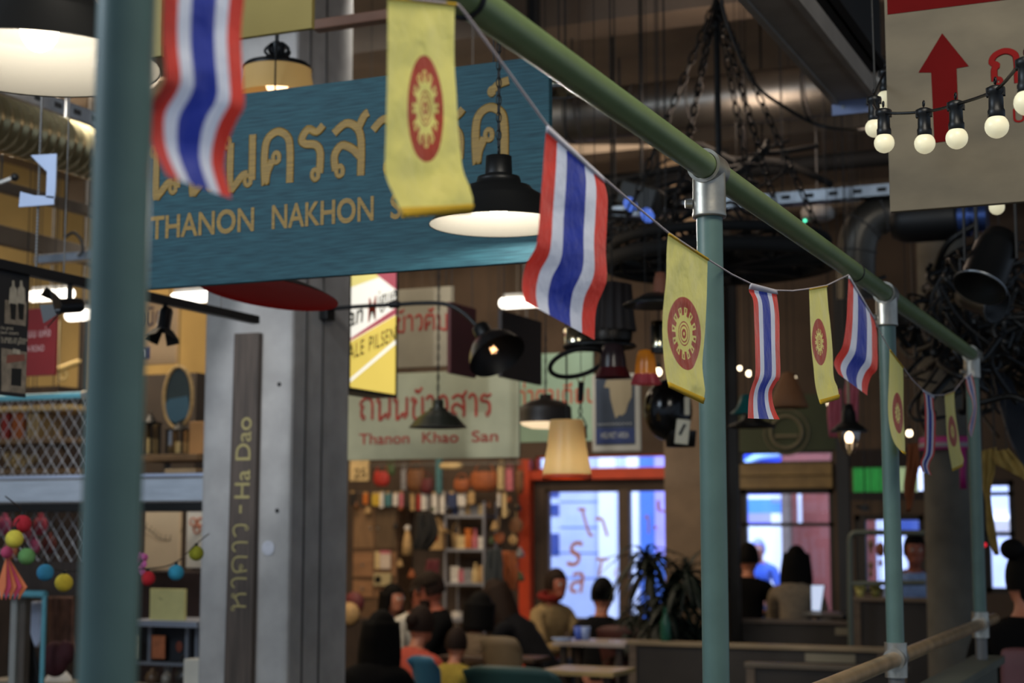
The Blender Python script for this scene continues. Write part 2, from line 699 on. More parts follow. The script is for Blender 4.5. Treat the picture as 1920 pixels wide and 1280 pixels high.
MB().cyl((ox(1486), YO - .3, -.05), (ox(1486), YO - .3, oz(1486, 905)), .07, .07).build('bollard_post', mat('grey_brown_post', '#6d5d50', .7), b)
MB().span((ox(1498), YO - .04, oz(1500, 980)), (ox(1505), YO, oz(1500, 916))).build('downpipe', M_facw, b)
b = thing('advertising_screen', ((ox(1392) + ox(1468)) / 2, YO, -.05), 'blue and white lit advertising screen across the street', 'screen')
mb = MB().span((ox(1380), YO, -.05), (ox(1467), YO + .3, 5))
mb.build('housing', M_navy, b)
mb = MB()
Y1 = YO - .01


def panel(a, t, c, u_, mi):
    mb.span((ox(a), Y1, oz((a + c) / 2, u_)), (ox(c), Y1 + .012, oz((a + c) / 2, t)), mi)


panel(1380, 840, 1467, 928, 0)
panel(1380, 928, 1467, 935, 3)
panel(1380, 935, 1467, 962, 1)
panel(1380, 962, 1447, 981, 2)
panel(1447, 962, 1467, 981, 3)
panel(1447, 931, 1467, 943, 3)
panel(1380, 981, 1467, 1170, 3)
E1 = mat('screen_deep_blue', '#1a3fd0', .4, 0, 0, emit=.7)
E2 = mat('screen_mid_blue', '#4f86e2', .4, 0, 0, emit=.6)
E3 = mat('screen_lilac', '#8f8ff0', .4, 0, 0, emit=.6)
E4 = mat('screen_white', '#dfe6f5', .4, 0, 0, emit=.5)
mb.build('screen', [E1, E2, E3, E4], b)
mb = MB().tube(smooth3([(ox(1400), YO - .03, oz(1400, 871)), (ox(1425), YO - .03, oz(1425, 856)), (ox(1466), YO - .03, oz(1466, 850))], 6), .05, 6)
mb.build('arc', mat('screen_pale_arc', '#9cc4f4', .4, 0, 0, emit=.5), b)
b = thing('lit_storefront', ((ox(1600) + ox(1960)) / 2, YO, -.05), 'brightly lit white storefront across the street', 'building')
MB().span((ox(1642), YO + .05, -.05), (ox(1980), YO + .4, 5)).build('wall', mat('glowing_storefront_wall', '#ccd4ea', .7, 0, .08, emit=.5, ecol='#c4d0f2'), b)  # glow put into the wall material so the front looks lit
MB().span((ox(1660), YO, oz(1700, 998)), (ox(1900), YO + .05, oz(1700, 975))).build('fascia', M_navy, b)
MB().span((ox(1842), YO, oz(1870, 1000)), (ox(1900), YO + .05, oz(1870, 965))).build('lit_window', mat('storefront_glow', '#ffffff', .7, 0, 0, emit=1.1), b)
# ---- columns
CX1, CX0, CY0, CY1 = -3.6, -4.05, 5.88, 6.39
ct = tag(MB().span((CX0, CY0, 0), (CX1, CY1, CEIL)).build('column', M_concrete, bevel=.018), 'square grey concrete column carrying the wooden name board', 'column', None, 'structure')
mb = MB()
for z in (2.92, 2.16, 1.62):
    mb.cyl((CX1 - .06, CY0 - .004, z), (CX1 - .06, CY0 + .01, z), .009, n=10)
mb.build('tie_hole', M_blackmatt, ct)
mb = MB()
for y in (CY0 + .11, CY0 + .25):
    mb.span((CX1 - .002, y, 0), (CX1 + .003, y + .012, CEIL))
mb.build('formwork_line', mat('formwork_line_grey', '#4c4a49', .8), ct)
p = at(1312, 950, 12.0)
struct('pillar', MB().span((p.x - .21, p.y - .21, 0), (p.x + .21, p.y + .21, CEIL)), mat('brown_concrete', '#7d6852', .85, 0, .18, 4), 'square brown pillar behind the potted palm', 'pillar', .01)
p = at(1778, 950, 8.8)
mb = MB().lathe([(.135, 0), (.13, 1.2), (.125, 1.9), (.12, 2.2), (.15, 2.45), (.13, 2.9), (.13, CEIL)], p.xy.to_3d(), n=28)
struct('pillar', mb, mat('trunk_concrete', '#5b574e', .9, 0, .25, 5, bump=.4), 'round dark rough pillar behind the last two posts', 'pillar')
p = at(1378, 1000, 11.9)
struct('trim_5', MB().span((p.x - .035, p.y - .03, 0), (p.x + .035, p.y + .03, 3.6)), M_darkframe, 'slim dark door post beside the brown pillar', 'post')
p = at(1584, 1000, 12.0)
struct('trim_6', MB().span((p.x - .045, p.y - .03, 0), (p.x + .045, p.y + .03, 3.4)), M_darkframe, 'black door post below the street lantern', 'post')
# ================================================================ looped Thai sign lettering drawn as brush strokes
def _lp(x, y, r=.1):
    return ('o', x, y, r)


THAI = {
    'ก': (.82, [[(.14, 0), (.14, .5), (.22, .62), (.08, .7), (.15, .9), (.4, 1), (.63, .9), (.7, .66), (.7, 0)]]),
    'ถ': (.84, [_lp(.22, .1), [(.12, .12), (.12, .48), (.2, .6), (.06, .7), (.15, .9), (.4, 1), (.63, .9), (.7, .66), (.7, 0)]]),
    'น': (.86, [_lp(.1, .89), [(.2, .88), (.2, .02), (.3, .03), (.5, .22), (.62, .24)], _lp(.63, .12), [(.73, .12), (.73, 1)]]),
    'ค': (.84, [_lp(.38, .5), [(.29, .46), (.17, .22), (.13, 0), (.1, .5), (.16, .86), (.4, 1), (.64, .88), (.71, .6), (.71, 0)]]),
    'ต': (.84, [_lp(.38, .48), [(.29, .44), (.17, .22), (.13, 0), (.1, .5), (.14, .84), (.27, 1), (.4, .88), (.53, 1), (.66, .88), (.71, .6), (.71, 0)]]),
    'ด': (.82, [_lp(.3, .4), [(.24, .48), (.1, .5), (.12, .86), (.38, 1), (.62, .88), (.69, .6), (.69, 0)], [(.1, .5), (.14, .1), (.14, 0)]]),
    'ร': (.68, [_lp(.4, .1), [(.5, .12), (.51, .5), (.4, .66), (.16, .7), (.07, .8), (.22, .98), (.42, .9), (.58, 1.02)]]),
    'ส': (.86, [_lp(.22, .12), [(.13, .14), (.1, .42), (.26, .6), (.5, .52), (.68, .36)], [(.7, 0), (.7, .66), (.58, .92), (.34, 1), (.08, .84)], [(.62, .86), (.76, 1.1), (.86, 1.16)]]),
    'ว': (.64, [_lp(.4, .1), [(.5, .12), (.53, .5), (.48, .88), (.28, 1), (.05, .82)]]),
    'า': (.52, [[(.4, 0), (.4, .7), (.3, .98), (.14, 1), (.03, .82)]]),
    'ข': (.76, [_lp(.12, .87), [(.21, .9), (.3, .76), (.18, .58), (.19, .04), (.42, -.01), (.63, .06), (.63, 1)]]),
    'บ': (.82, [_lp(.1, .89), [(.2, .88), (.2, .02), (.45, -.01), (.7, .03), (.7, 1)]]),
    'ม': (.84, [_lp(.1, .89), [(.2, .88), (.2, .12)], _lp(.13, .1), [(.22, .1), (.5, .0), (.7, .03), (.7, 1)]]),
    'ห': (.86, [_lp(.1, .89), [(.2, .88), (.2, 0)], [(.2, .45), (.42, .62), (.54, .78)], _lp(.62, .88), [(.56, .76), (.69, .5), (.7, 0)]]),
    '้': (0, [_lp(-.52, 1.27, .06), [(-.46, 1.3), (-.4, 1.2), (-.2, 1.42)]]),
    '์': (0, [_lp(-.46, 1.28, .06), [(-.4, 1.32), (-.3, 1.4), (-.1, 1.44)]]),
    '่': (0, [[(-.28, 1.2), (-.28, 1.46)]]),
}


def thai(mb, word, O, xd, yd, w, xh, r=.075, ext=.0006, mi=0, gap=.06):
    """word fitted to width w, consonants xh tall, on the base line starting at O"""
    O, xd, yd = V(O), V(xd), V(yd)
    nd = xd.cross(yd).normalized()
    tot = sum(THAI[c][0] + (gap if THAI[c][0] else 0) for c in word) - gap
    kx = w / tot
    x = 0
    for n_, c in enumerate(word):
        adv, strokes = THAI[c]
        for st in strokes:
            if st[0] == 'o':
                _, cx, cy, q = st
                pts = [(cx + q * .72 * math.cos(2 * PI * i / 14), cy + q * math.sin(2 * PI * i / 14)) for i in range(14)]
                closed, rr = True, r * .6
            else:
                p3 = smooth3([(a, b, 0) for a, b in st], 4)
                pts = [(p.x, p.y) for p in p3]
                closed, rr = False, r
            path = [O + xd * ((x + a) * kx) + yd * (b * xh) for a, b in pts]
            n0 = len(mb.v)
            mb.tube(path, rr * xh, 8, closed, mi)
            for i in range(n0, len(mb.v)):       # flatten the stroke onto the board
                p = mb.v[i]
                hgt = (p - O).dot(nd)
                mb.v[i] = p - nd * hgt * .97 + nd * ext
        x += adv + (gap if adv else 0)
    return mb
# ================================================================ teal pipe frame
XB = -.827
RP = .0242
M_teal = mat('teal_pole_paint', '#4f6862', .4, 0, .06, 22, bump=.04)
M_pipe = mat('green_pipe_paint', '#6b7d52', .4, 0, .06, 22, bump=.04)
M_galv = mat('fitting_zinc', '#a8a49a', .36, .85, .15, 30, bump=.1)
ZP = at(1160, 197, X=XB).z
ZH = at(1677, 1236, X=XB).z
YP = [1.075, 2.80, 4.545, 6.29]
desc = ['nearest teal pipe post, out of focus at the left', 'teal pipe post in the middle of the frame behind the second yellow flag',
        'third teal pipe post standing on the handrail', 'farthest teal pipe post at the end of the overhead pipe']
for i, y in enumerate(YP):
    t = thing('pipe_post', (XB, y, 0), desc[i], 'post', 'posts of the pipe frame')
    MB().cyl((XB, y, ZH - .02), (XB, y, ZP - .02), RP, n=32).build('tube', M_teal, t)
    MB().cyl((XB, y, .1), (XB, y, ZH - .03), RP * .92, n=24).build('lower_tube', M_greysteel, t)
    MB().cyl((XB, y, .0), (XB, y, .012), .06, n=24).build('base_plate', M_galv, t)
    # tee fitting: socket around the post and a collar around the overhead pipe
    mb = MB()
    mb.lathe([(RP + .0005, -.092), (.0305, -.092), (.0315, -.088), (.0305, -.082), (.0305, -.03), (.0300, -.005)], (XB, y, ZP), n=32)
    mb.cyl((XB, y - .034, ZP), (XB, y + .034, ZP), .0315, n=32, cap=False)
    for s in (-1, 1):
        mb.lathe([(.0255, .034), (.0315, .034)], (XB, y, ZP), aim_matrix((0, s, 0)), n=32)
    f = mb.build('tee_fitting', M_galv, t)
    MB().cyl((XB - .029, y - .012, ZP - .066), (XB - .041, y - .017, ZP - .066), .0095, .008, 12).build('set_screw', M_galv, f)
    mb = MB().cyl((XB, y, ZH - .05), (XB, y, ZH + .045), .031, n=28)
    mb.cyl((XB, y - .035, ZH), (XB, y + .035, ZH), .0305, n=28)
    mb.build('rail_clamp', M_galv, t)
t = thing('overhead_pipe', (XB, 3.2, ZP), 'long green overhead pipe sloping away from the top centre', 'pipe')
MB().cyl((XB, -.1, ZP), (XB, 6.36, ZP), RP, n=32).build('tube', M_pipe, t)
MB().cyl((XB, 6.355, ZP), (XB, 6.385, ZP), .031, n=24).build('end_cap', M_galv, t)
y = at(1602, 497, X=XB).y
MB().ring((XB, y, ZP), RP + .001, .0022, aim_matrix((0, 1, 0)), n=28, k=6).build('cable_tie', M_black, t)
y = at(872, 10, X=XB).y
MB().ring((XB, y, ZP), RP + .002, .004, aim_matrix((0, 1, .12)), n=28, k=6).build('cable_tie', M_black, t)
M_rail = mat('worn_rail', '#b89a74', .32, .4, .25, 12)
t = thing('handrail', (XB, 3, ZH), 'worn metal handrail running between the lower posts', 'handrail')
MB().cyl((XB, .2, ZH), (XB, 6.7, ZH), .021, n=24).build('tube', M_rail, t)
# low panel wall below the handrail
mb = MB().span((XB - .02, .2, 0), (XB + .03, 6.5, ZH - .16)).span((XB - .06, .2, ZH - .16), (XB + .06, 6.5, ZH - .13))
tag(mb.build('low_partition', mat('olive_board', '#56584c', .7, 0, .15, 4), bevel=.004), 'olive low partition with ledge under the handrail', 'partition')

# ================================================================ bunting
def flag_mat(kind, cx=.5, cy=.5, ra=.3, rb=.25, gear=1.0):
    m = bpy.data.materials.new('flag_cloth')
    m.use_nodes = True
    nt, new, ma = nodes_of(m)
    b = nt.nodes['Principled BSDF']
    b.inputs['Roughness'].default_value = .62
    b.inputs['Sheen Weight'].default_value = .25
    uv = new('ShaderNodeUVMap')
    sep = new('ShaderNodeSeparateXYZ')
    nt.links.new(uv.outputs[0], sep.inputs[0])
    ramp = new('ShaderNodeValToRGB')
    ramp.color_ramp.interpolation = 'CONSTANT'
    els = ramp.color_ramp.elements

    def stops(L):
        while len(els) > 1:
            els.remove(els[-1])
        els[0].position = L[0][0]
        els[0].color = (*lin(L[0][1]), 1)
        for p_, c_ in L[1:]:
            e = els.new(p_)
            e.color = (*lin(c_), 1)
    if kind == 'tri':
        rd, wh, bl = '#d5301d', '#d9dcea', '#122c98'
        stops([(0, rd), (.19, wh), (.355, bl), (.66, wh), (.82, rd)])
        nt.links.new(sep.outputs[0], ramp.inputs[0])
        colr = ramp.outputs[0]
    else:
        u = ma('DIVIDE', ma('SUBTRACT', sep.outputs[0], cx), ra)
        v = ma('DIVIDE', ma('SUBTRACT', sep.outputs[1], cy), rb)
        r = ma('SQRT', ma('ADD', ma('MULTIPLY', u, u), ma('MULTIPLY', v, v)))
        th = ma('ARCTAN2', v, u)
        inside = ma('LESS_THAN', r, 1)
        r = ma('ADD', ma('MULTIPLY', ma('MINIMUM', ma('MULTIPLY', r, gear), .98), inside), ma('MULTIPLY', 1.2, ma('SUBTRACT', 1, inside)))
        tooth = ma('GREATER_THAN', ma('COSINE', ma('MULTIPLY', th, 12)), -.1)
        red, yel = '#a33318', '#dfd473'
        stops([(0, yel), (.05, red), (.13, yel), (.2, red), (.24, yel), (.3, red), (.335, yel), (.5, red), (.505, red), (.999, yel)])
        nt.links.new(r, ramp.inputs[0])
        band = ma('MULTIPLY', ma('GREATER_THAN', r, .5), ma('LESS_THAN', r, .72))
        k = ma('MULTIPLY', band, tooth)
        # small red notch in every tooth
        notch = ma('MULTIPLY', ma('GREATER_THAN', ma('COSINE', ma('MULTIPLY', th, 12)), .82), ma('MULTIPLY', ma('GREATER_THAN', r, .58), ma('LESS_THAN', r, .69)))
        k = ma('MULTIPLY', k, ma('SUBTRACT', 1, notch))
        mx = new('ShaderNodeMix', data_type='RGBA')
        nt.links.new(k, mx.inputs[0])
        nt.links.new(ramp.outputs[0], mx.inputs[6])
        mx.inputs[7].default_value = (*lin(yel), 1)
        colr = mx.outputs[2]
    nt.links.new(colr, b.inputs['Base Color'])
    nz = new('ShaderNodeTexNoise')
    nz.inputs['Scale'].default_value = 11
    nz.inputs['Detail'].default_value = 4
    tc = new('ShaderNodeTexCoord')
    nt.links.new(tc.outputs['Object'], nz.inputs['Vector'])
    bp = new('ShaderNodeBump')
    bp.inputs['Strength'].default_value = .9
    bp.inputs['Distance'].default_value = .02
    nt.links.new(nz.outputs[0], bp.inputs['Height'])
    nt.links.new(bp.outputs[0], b.inputs['Normal'])
    t = new('ShaderNodeBsdfTranslucent')
    nt.links.new(colr, t.inputs[0])
    mix = new('ShaderNodeMixShader')
    mix.inputs[0].default_value = .3
    nt.links.new(b.outputs[0], mix.inputs[1])
    nt.links.new(t.outputs[0], mix.inputs[2])
    nt.links.new(mix.outputs[0], nt.nodes['Material Output'].inputs[0])
    return m


M_hemw = mat('hem_white_tape', '#cfccd4', .7, 0, .05, trans=.2)
M_hemy = mat('hem_yellow_tape', '#c9a21c', .7, 0, .08, trans=.2)


XF = XB + .027     # the bunting hangs on the hall side of the pipe


def flag(kind, left, right, label, emblem=None, seed=0, dx=0):
    XF = XB + .027 + dx
    rnd = random.Random(seed)
    n, c = 44, 22
    L, Rr = resample(left, n), resample(right, n)
    # every thread column hangs in its own plane Y = const under the pipe; the outline gives its ripple in X
    a0, a1 = at(*left[0], X=XF), at(*right[0], X=XF)
    ph = [rnd.uniform(0, 6) for _ in range(3)]
    rows, uvs = [], []
    for i in range(n):
        v = i / (n - 1)
        row = []
        for j in range(c):
            u_ = j / (c - 1)
            px = L[i][0] * (1 - u_) + Rr[i][0] * u_
            py = L[i][1] * (1 - u_) + Rr[i][1] * u_
            Y = a0.y * (1 - u_) + a1.y * u_
            # small lengthwise folds that do not change the outline
            Y += .006 * v * math.sin(u_ * 9 + v * 5 + ph[0]) * (u_ * (1 - u_) * 4) + .003 * math.sin(v * 24 + u_ * 3 + ph[1]) * (u_ * (1 - u_) * 4)
            row.append(at(px, py, Y=Y))
            uvs.append((u_, 1 - v))
        rows.append(row)
    o = rows[0][0] * .5 + rows[0][-1] * .5
    t = thing('bunting_flag', o, label, 'flag', 'flags on the bunting cord')
    mb = MB().sheet(rows)
    mb.uv = uvs
    m = flag_mat('tri') if kind == 'tri' else flag_mat('wheel', *emblem)
    mb.build('cloth', m, t)
    # sewn channel at the top
    k = 3 if kind == 'tri' else 2
    mb = MB().sheet([[p + V((.0015, 0, 0)) for p in r] for r in rows[:k]], .003)
    mb.build('hem', M_hemw if kind == 'tri' else M_hemy, t)
    if kind != 'tri':
        mb = MB().sheet([[p + V((.0012, 0, 0)) for p in r] for r in rows[-3:]], .0025)
        mb.build('bottom_hem', M_hemy, t)
    return t


flag('tri', [(308, -80), (306, 0), (305, 75), (311, 140), (300, 170), (280, 205), (281, 250), (294, 292), (314, 330)],
     [(464, -50), (458, 0), (452, 70), (456, 150), (458, 198), (445, 224), (430, 260), (420, 310), (434, 372)],
     'nearest red white and blue striped flag, blurred, beside the first post', None, 1)
flag('wheel', [(727, -6), (727, 80), (726, 160), (724, 240), (722, 315), (727, 340), (736, 360), (746, 383), (755, 408)],
     [(853, 6), (852, 60), (852, 120), (856, 180), (859, 240), (865, 300), (870, 325), (880, 350), (887, 378), (880, 400)],
     'large yellow flag with red wheel emblem hanging before the blue sign', (.55, .505, .255, .243), 2)
flag('tri', [(1025, 236), (1021, 275), (1018, 320), (1014, 370), (1010, 425), (1006, 458), (999, 474), (988, 492), (981, 516), (979, 540), (984, 565)],
     [(1129, 332), (1139, 368), (1138, 420), (1136, 470), (1138, 520), (1131, 545), (1121, 568), (1116, 596), (1115, 637)],
     'red white and blue striped flag right of the lit black pendant lamp', None, 3)
flag('wheel', [(1253, 437), (1250, 470), (1249, 520), (1245, 560), (1242, 605), (1243, 650), (1248, 698), (1254, 726)],
     [(1327, 485), (1326, 520), (1325, 560), (1322, 620), (1317, 680), (1320, 715), (1322, 735), (1317, 757)],
     'yellow flag with red wheel emblem overlapping the middle post', (.52, .42, .4, .235), 4)
flag('tri', [(1407, 531), (1404, 545), (1412, 562), (1414, 600), (1416, 660), (1416, 702), (1410, 722), (1404, 745), (1402, 784)],
     [(1455, 544), (1461, 590), (1462, 650), (1463, 704), (1456, 717), (1448, 733), (1449, 752), (1454, 770), (1462, 786)],
     'narrow striped flag hanging just right of the middle post', None, 5)
flag('wheel', [(1517, 541), (1519, 600), (1521, 647), (1525, 685), (1528, 717), (1532, 738), (1538, 758)],
     [(1550, 535), (1553, 575), (1557, 610), (1561, 655), (1563, 705), (1570, 725), (1573, 742), (1571, 748)],
     'yellow flag with red wheel between the third and fourth striped flags', (.4, .53, .36, .2, 1.25), 6)
flag('tri', [(1591, 516), (1589, 560), (1587, 600), (1580, 647), (1567, 670), (1564, 684), (1572, 701)],
     [(1638, 596), (1644, 622), (1645, 650), (1645, 690), (1634, 705), (1628, 722), (1626, 741)],
     'striped flag flaring below the thin black cable tie, left of the third post', None, 7)
flag('wheel', [(1668, 655), (1667, 705), (1665, 764), (1669, 805), (1678, 832), (1694, 850)],
     [(1693, 688), (1694, 720), (1694, 760), (1695, 795), (1697, 830), (1697, 853)],
     'yellow flag with red wheel wrapped against the third post', (.62, .45, .34, .21, 1.4), 8, .016)
flag('tri', [(1729, 730), (1733, 746), (1734, 786), (1733, 845), (1726, 866), (1729, 884)],
     [(1750, 741), (1751, 766), (1754, 780), (1754, 812), (1752, 850), (1745, 864), (1742, 877), (1747, 891)],
     'thin striped flag hanging before the round dark pillar', None, 9)
flag('wheel', [(1771, 740), (1773, 772), (1775, 812), (1779, 845), (1786, 883)],
     [(1789, 733), (1791, 772), (1797, 812), (1801, 842), (1807, 862), (1803, 875)],
     'small yellow flag with red wheel before the round dark pillar', (.52, .5, .36, .2, 1.5), 10)
flag('tri', [(1810, 707), (1814, 730), (1822, 750), (1824, 770), (1816, 800), (1820, 818)],
     [(1821, 698), (1827, 719), (1830, 745), (1831, 767), (1828, 794), (1822, 819)],
     'farthest striped flag twisted against the last post', None, 11, .02)
# the cord
cordpx = [(600, -150), (725, -8), (858, 8), (872, 24), (925, 96), (1025, 234), (1129, 331), (1190, 384), (1253, 436), (1327, 486), (1372, 514), (1407, 531), (1455, 544), (1486, 545), (1517, 541), (1550, 535), (1591, 515),
          (1612, 552), (1638, 595), (1654, 630), (1668, 654), (1693, 687), (1710, 711), (1729, 730), (1750, 741), (1771, 740), (1789, 733), (1810, 706), (1821, 690)]
mb = MB().tube([at(x, y, X=XF) for x, y in cordpx], .0016, 6)
tag(mb.build('bunting_string', mat('pale_cord', '#b9aeb0', .8, 0, .1)), 'thin pale cord carrying the yellow and striped flags', 'cord')

# ================================================================ signs
M_signblue = mat('teal_board_grain', '#1f3f4b', .65, 0, .14, 9, (1.2, 1, 22), c2='#2d5862', spec=.3)
M_gold = mat('gold_lettering', '#8e6f2a', .6, 0, .3, 5, (3, 1, 60))
M_signred = mat('red_lettering', '#a83a2c', .6, 0, .25, 20)
M_wire = mat('hanger_wire', '#242424', .7, .1, 0)


def board_q(name, a, b, t, u_, Y, m, label, th=.02, wires=True, group=None, bevel=.002):
    """board facing the entrance (parallel to X) given by its pixel edges"""
    cx, cy = (a + b) / 2, (t + u_) / 2
    x0, x1 = at(a, cy, Y=Y).x, at(b, cy, Y=Y).x
    z0, z1 = at(cx, u_, Y=Y).z, at(cx, t, Y=Y).z
    o = thing(name, ((x0 + x1) / 2, Y, z0), label, 'sign', group)
    MB().span((x0, Y, z0), (x1, Y + th, z1)).build('board', m, o, bevel=bevel)
    if wires:
        for k in (.12, .88):
            x = x0 + (x1 - x0) * k
            MB().cyl((x, Y + th / 2, z1 - .01), (x, Y + th / 2, CEIL), .0022, n=6).build('hanging_wire', M_wire, o)
    return o, x0, x1, z0, z1


def board_p(name, X, a, b, t, u_, m, label, th=.02, side=1, wires=True, cat='sign'):
    """board parallel to Y, seen on its +X face"""
    cy = (t + u_) / 2
    y0, y1 = at(a, cy, X=X).y, at(b, cy, X=X).y
    ym = (a + b) / 2
    z0, z1 = at(ym, u_, X=X).z, at(ym, t, X=X).z
    o = thing(name, (X, (y0 + y1) / 2, z0), label, cat)
    MB().span((X - th, y0, z0), (X, y1, z1)).build('board', m, o, bevel=.002)
    if wires:
        for k in (.1, .9):
            y = y0 + (y1 - y0) * k
            MB().cyl((X - th / 2, y, z1 - .01), (X - th / 2, y, CEIL), .0022, n=6).build('hanging_wire', M_wire, o)
    return o, y0, y1, z0, z1


# --- big blue street sign
YS = 4.05
o, x0, x1, z0, z1 = board_q('street_sign', 222, 1030, 154, 517, YS, M_signblue, 'large weathered teal blue street sign with gold Thai and Latin lettering', .025)
w, h = x1 - x0, z1 - z0
mb = MB()
e = YS - .0005


def sx_(px):
    return at(px, 300, Y=YS).x


zt = z1 - h * .205
thai(mb, 'ถนนนครสวรรค์', (sx_(214), e, z0 + h * .5), (1, 0, 0), (0, 0, 1), sx_(958) - sx_(214), h * .275, .085)
mb.build('thai_lettering', M_gold, o)
mb = MB()
for body, a, b_ in (('THANON', 285, 479), ('NAKHON', 512, 702), ('SAWAN', 733, 905)):
    mb.text(body, (sx_(a), e, z0 + h * .262), (1, 0, 0), (0, 0, 1), sx_(b_) - sx_(a), h * .13, .001, 0, .028)
mb.build('lettering', M_gold, o)
# --- Khao San sign
M_signcream = mat('cream_green_board', '#b4b496', .65, 0, .12, 5)
YK = at(812, 780, 8.8).y
o, x0, x1, z0, z1 = board_q('street_sign', 651, 973, 697, 860, YK, M_signcream, 'pale cream street sign with red Thai lettering over Thanon Khao San')
w, h = x1 - x0, z1 - z0
mb = MB()
thai(mb, 'ถนนข้าวสาร', (x0 + w * .075, YK - .0005, z0 + h * .47), (1, 0, 0), (0, 0, 1), w * .78, h * .25, .075)
mb.build('thai_lettering', M_signred, o)
mb = MB()
for body, a, b_ in (('Thanon', .075, .375), ('Khao', .45, .66), ('San', .735, .885)):
    mb.text(body, (x0 + w * a, YK - .0005, z0 + h * .18), (1, 0, 0), (0, 0, 1), w * (b_ - a), h * .13, .001, 0, .015)
mb.build('lettering', M_signred, o)
# --- rice soup sign
M_signpaper = mat('beige_board', '#a3967c', .7, 0, .14, 4)
YR = at(797, 610, 8.3).y
o, x0, x1, z0, z1 = board_q('street_sign', 730, 849, 540, 688, YR, M_signpaper, 'small beige sign with red Thai lettering behind the gooseneck lamp')
w, h = x1 - x0, z1 - z0
mb = thai(MB(), 'ข้าวต้ม', (x0 + w * .1, YR - .0005, z0 + h * .46), (1, 0, 0), (0, 0, 1), w * .83, h * .2, .08)
mb.build('lettering', M_signred, o)
# --- light box with beer advertisement on the column side
XL = CX1 - .02
yb0, yb1 = at(655, 650, X=XL).y + .005, at(742, 650, X=XL).y
zb0, zb1 = at(700, 733, X=XL).z, at(700, 440, X=XL).z
o = thing('light_box', (XL, (yb0 + yb1) / 2, zb0), 'lit yellow and white beer light box at the back of the column', 'light box')
mb = MB().span((XL - .14, yb0 - .012, zb0 - .015), (XL + .004, yb1 + .012, zb0)).span((XL - .14, yb0 - .012, zb1), (XL + .004, yb1 + .012, zb1 + .015))
mb.span((XL - .14, yb1, zb0), (XL + .004, yb1 + .012, zb1)).span((XL - .14, yb0 - .012, zb0), (XL + .004, yb0, zb1)).span((XL - .14, yb0, zb0), (XL - .13, yb1, zb1))
mb.build('casing', M_black, o)
EW = mat('lightbox_white', '#f3efe2', .4, 0, 0, emit=.95)
EY = mat('lightbox_yellow', '#e6cb62', .4, 0, .1, 3, emit=.85)
EP = mat('lightbox_pale_yellow', '#efe08a', .4, 0, .08, 3, emit=.75)
ER = mat('lightbox_rose', '#c2626e', .4, 0, 0, emit=.55)
pb = MB().span((XL - .02, yb0, zb0), (XL - .002, yb1, zb1)).build('lit_panel', EW, o)
L, T = yb1 - yb0, zb1 - zb0


def bp_(u_, v_):
    return (XL - .0015, yb0 + L * u_, zb0 + T * v_)


mb = MB()
mb.poly([bp_(0, 0), bp_(1, 0), bp_(1, .52), bp_(0, .28)], (1, 0, 0), .0005, 0)
mb.poly([bp_(0, .3), bp_(1, .57), bp_(1, .525), bp_(0, .285)], (1, 0, 0), .0006, 2)
mb.poly([bp_(0, .62), bp_(.62, .74), bp_(.25, .8), bp_(0, .8)], (1, 0, 0), .0005, 1)
mb.poly([bp_(.2, .8), bp_(1, .69), bp_(1, 1), bp_(.2, 1)], (1, 0, 0), .0007, 2)
mb.poly([bp_(0, .05), bp_(1, .36), bp_(1, .33), bp_(0, .025)], (1, 0, 0), .0008, 3)
mb.build('printed_shapes', [EY, EP, ER, EW], pb)
sl = V((0, 1, .62 * .5)).normalized()
mb = MB()
b0 = V(bp_(-.12, .145)) + V((.001, 0, 0))
mb.text('PALE PILSEN', b0, sl, (0, -.05, 1), L * 1.17, T * .095, .0006, 0, 0, .1, 1.12, 1.3)
mb.text('San', V(bp_(-.2, .335)), sl, (0, -.05, 1), L * .5, T * .13, .001, 0, .012, .15)
mb.text('iguel', V(bp_(.6, .5)), sl, (0, -.05, 1), L * .5, T * .15, .001, 0, .0, .15)
mb.build('lettering', mat('black_print', '#151312', .6, 0, 0), pb)
mb = MB().text('M', V(bp_(.38, .43)), sl, (0, -.05, 1), L * .2, T * .15, .001, 0, .012, .15)
mb.build('red_letter', mat('orange_red_print', '#c8401e', .6, 0, 0), pb)
# --- maroon and dark boards seen edge on to the hall
M_maroon = mat('maroon_board', '#4a1c22', .6, 0, .12, 4)
board_p('sign_board', at(871, 640, 8.0).x, 845, 893, 572, 704, M_maroon, 'dark maroon board behind the gooseneck lamp shade')
board_p('sign_board', at(980, 650, 7.6).x, 941, 1016, 592, 714, mat('dark_brown_board', '#2c211e', .6, 0, .12, 4), 'dark brown board left of the pale green sign')
# --- pale green sign with orange lettering
M_signgreen = mat('pale_green_board', '#a6bfa0', .65, 0, .1, 4)
YG = at(1045, 740, 9.4).y
o, x0, x1, z0, z1 = board_q('street_sign', 960, 1112, 662, 828, YG, M_signgreen, 'pale green sign with faint orange Thai lettering behind the yellow cone lamp')
mb = MB().text('ท่าตาเตียน', (x0 + .03, YG - .0005, z0 + (z1 - z0) * .42), (1, 0, 0), (0, 0, 1), (x1 - x0) * .98, (z1 - z0) * .26, .001, 0, .008)
mb.build('lettering', mat('orange_red_lettering', '#c95a3c', .6, 0, .2), o)
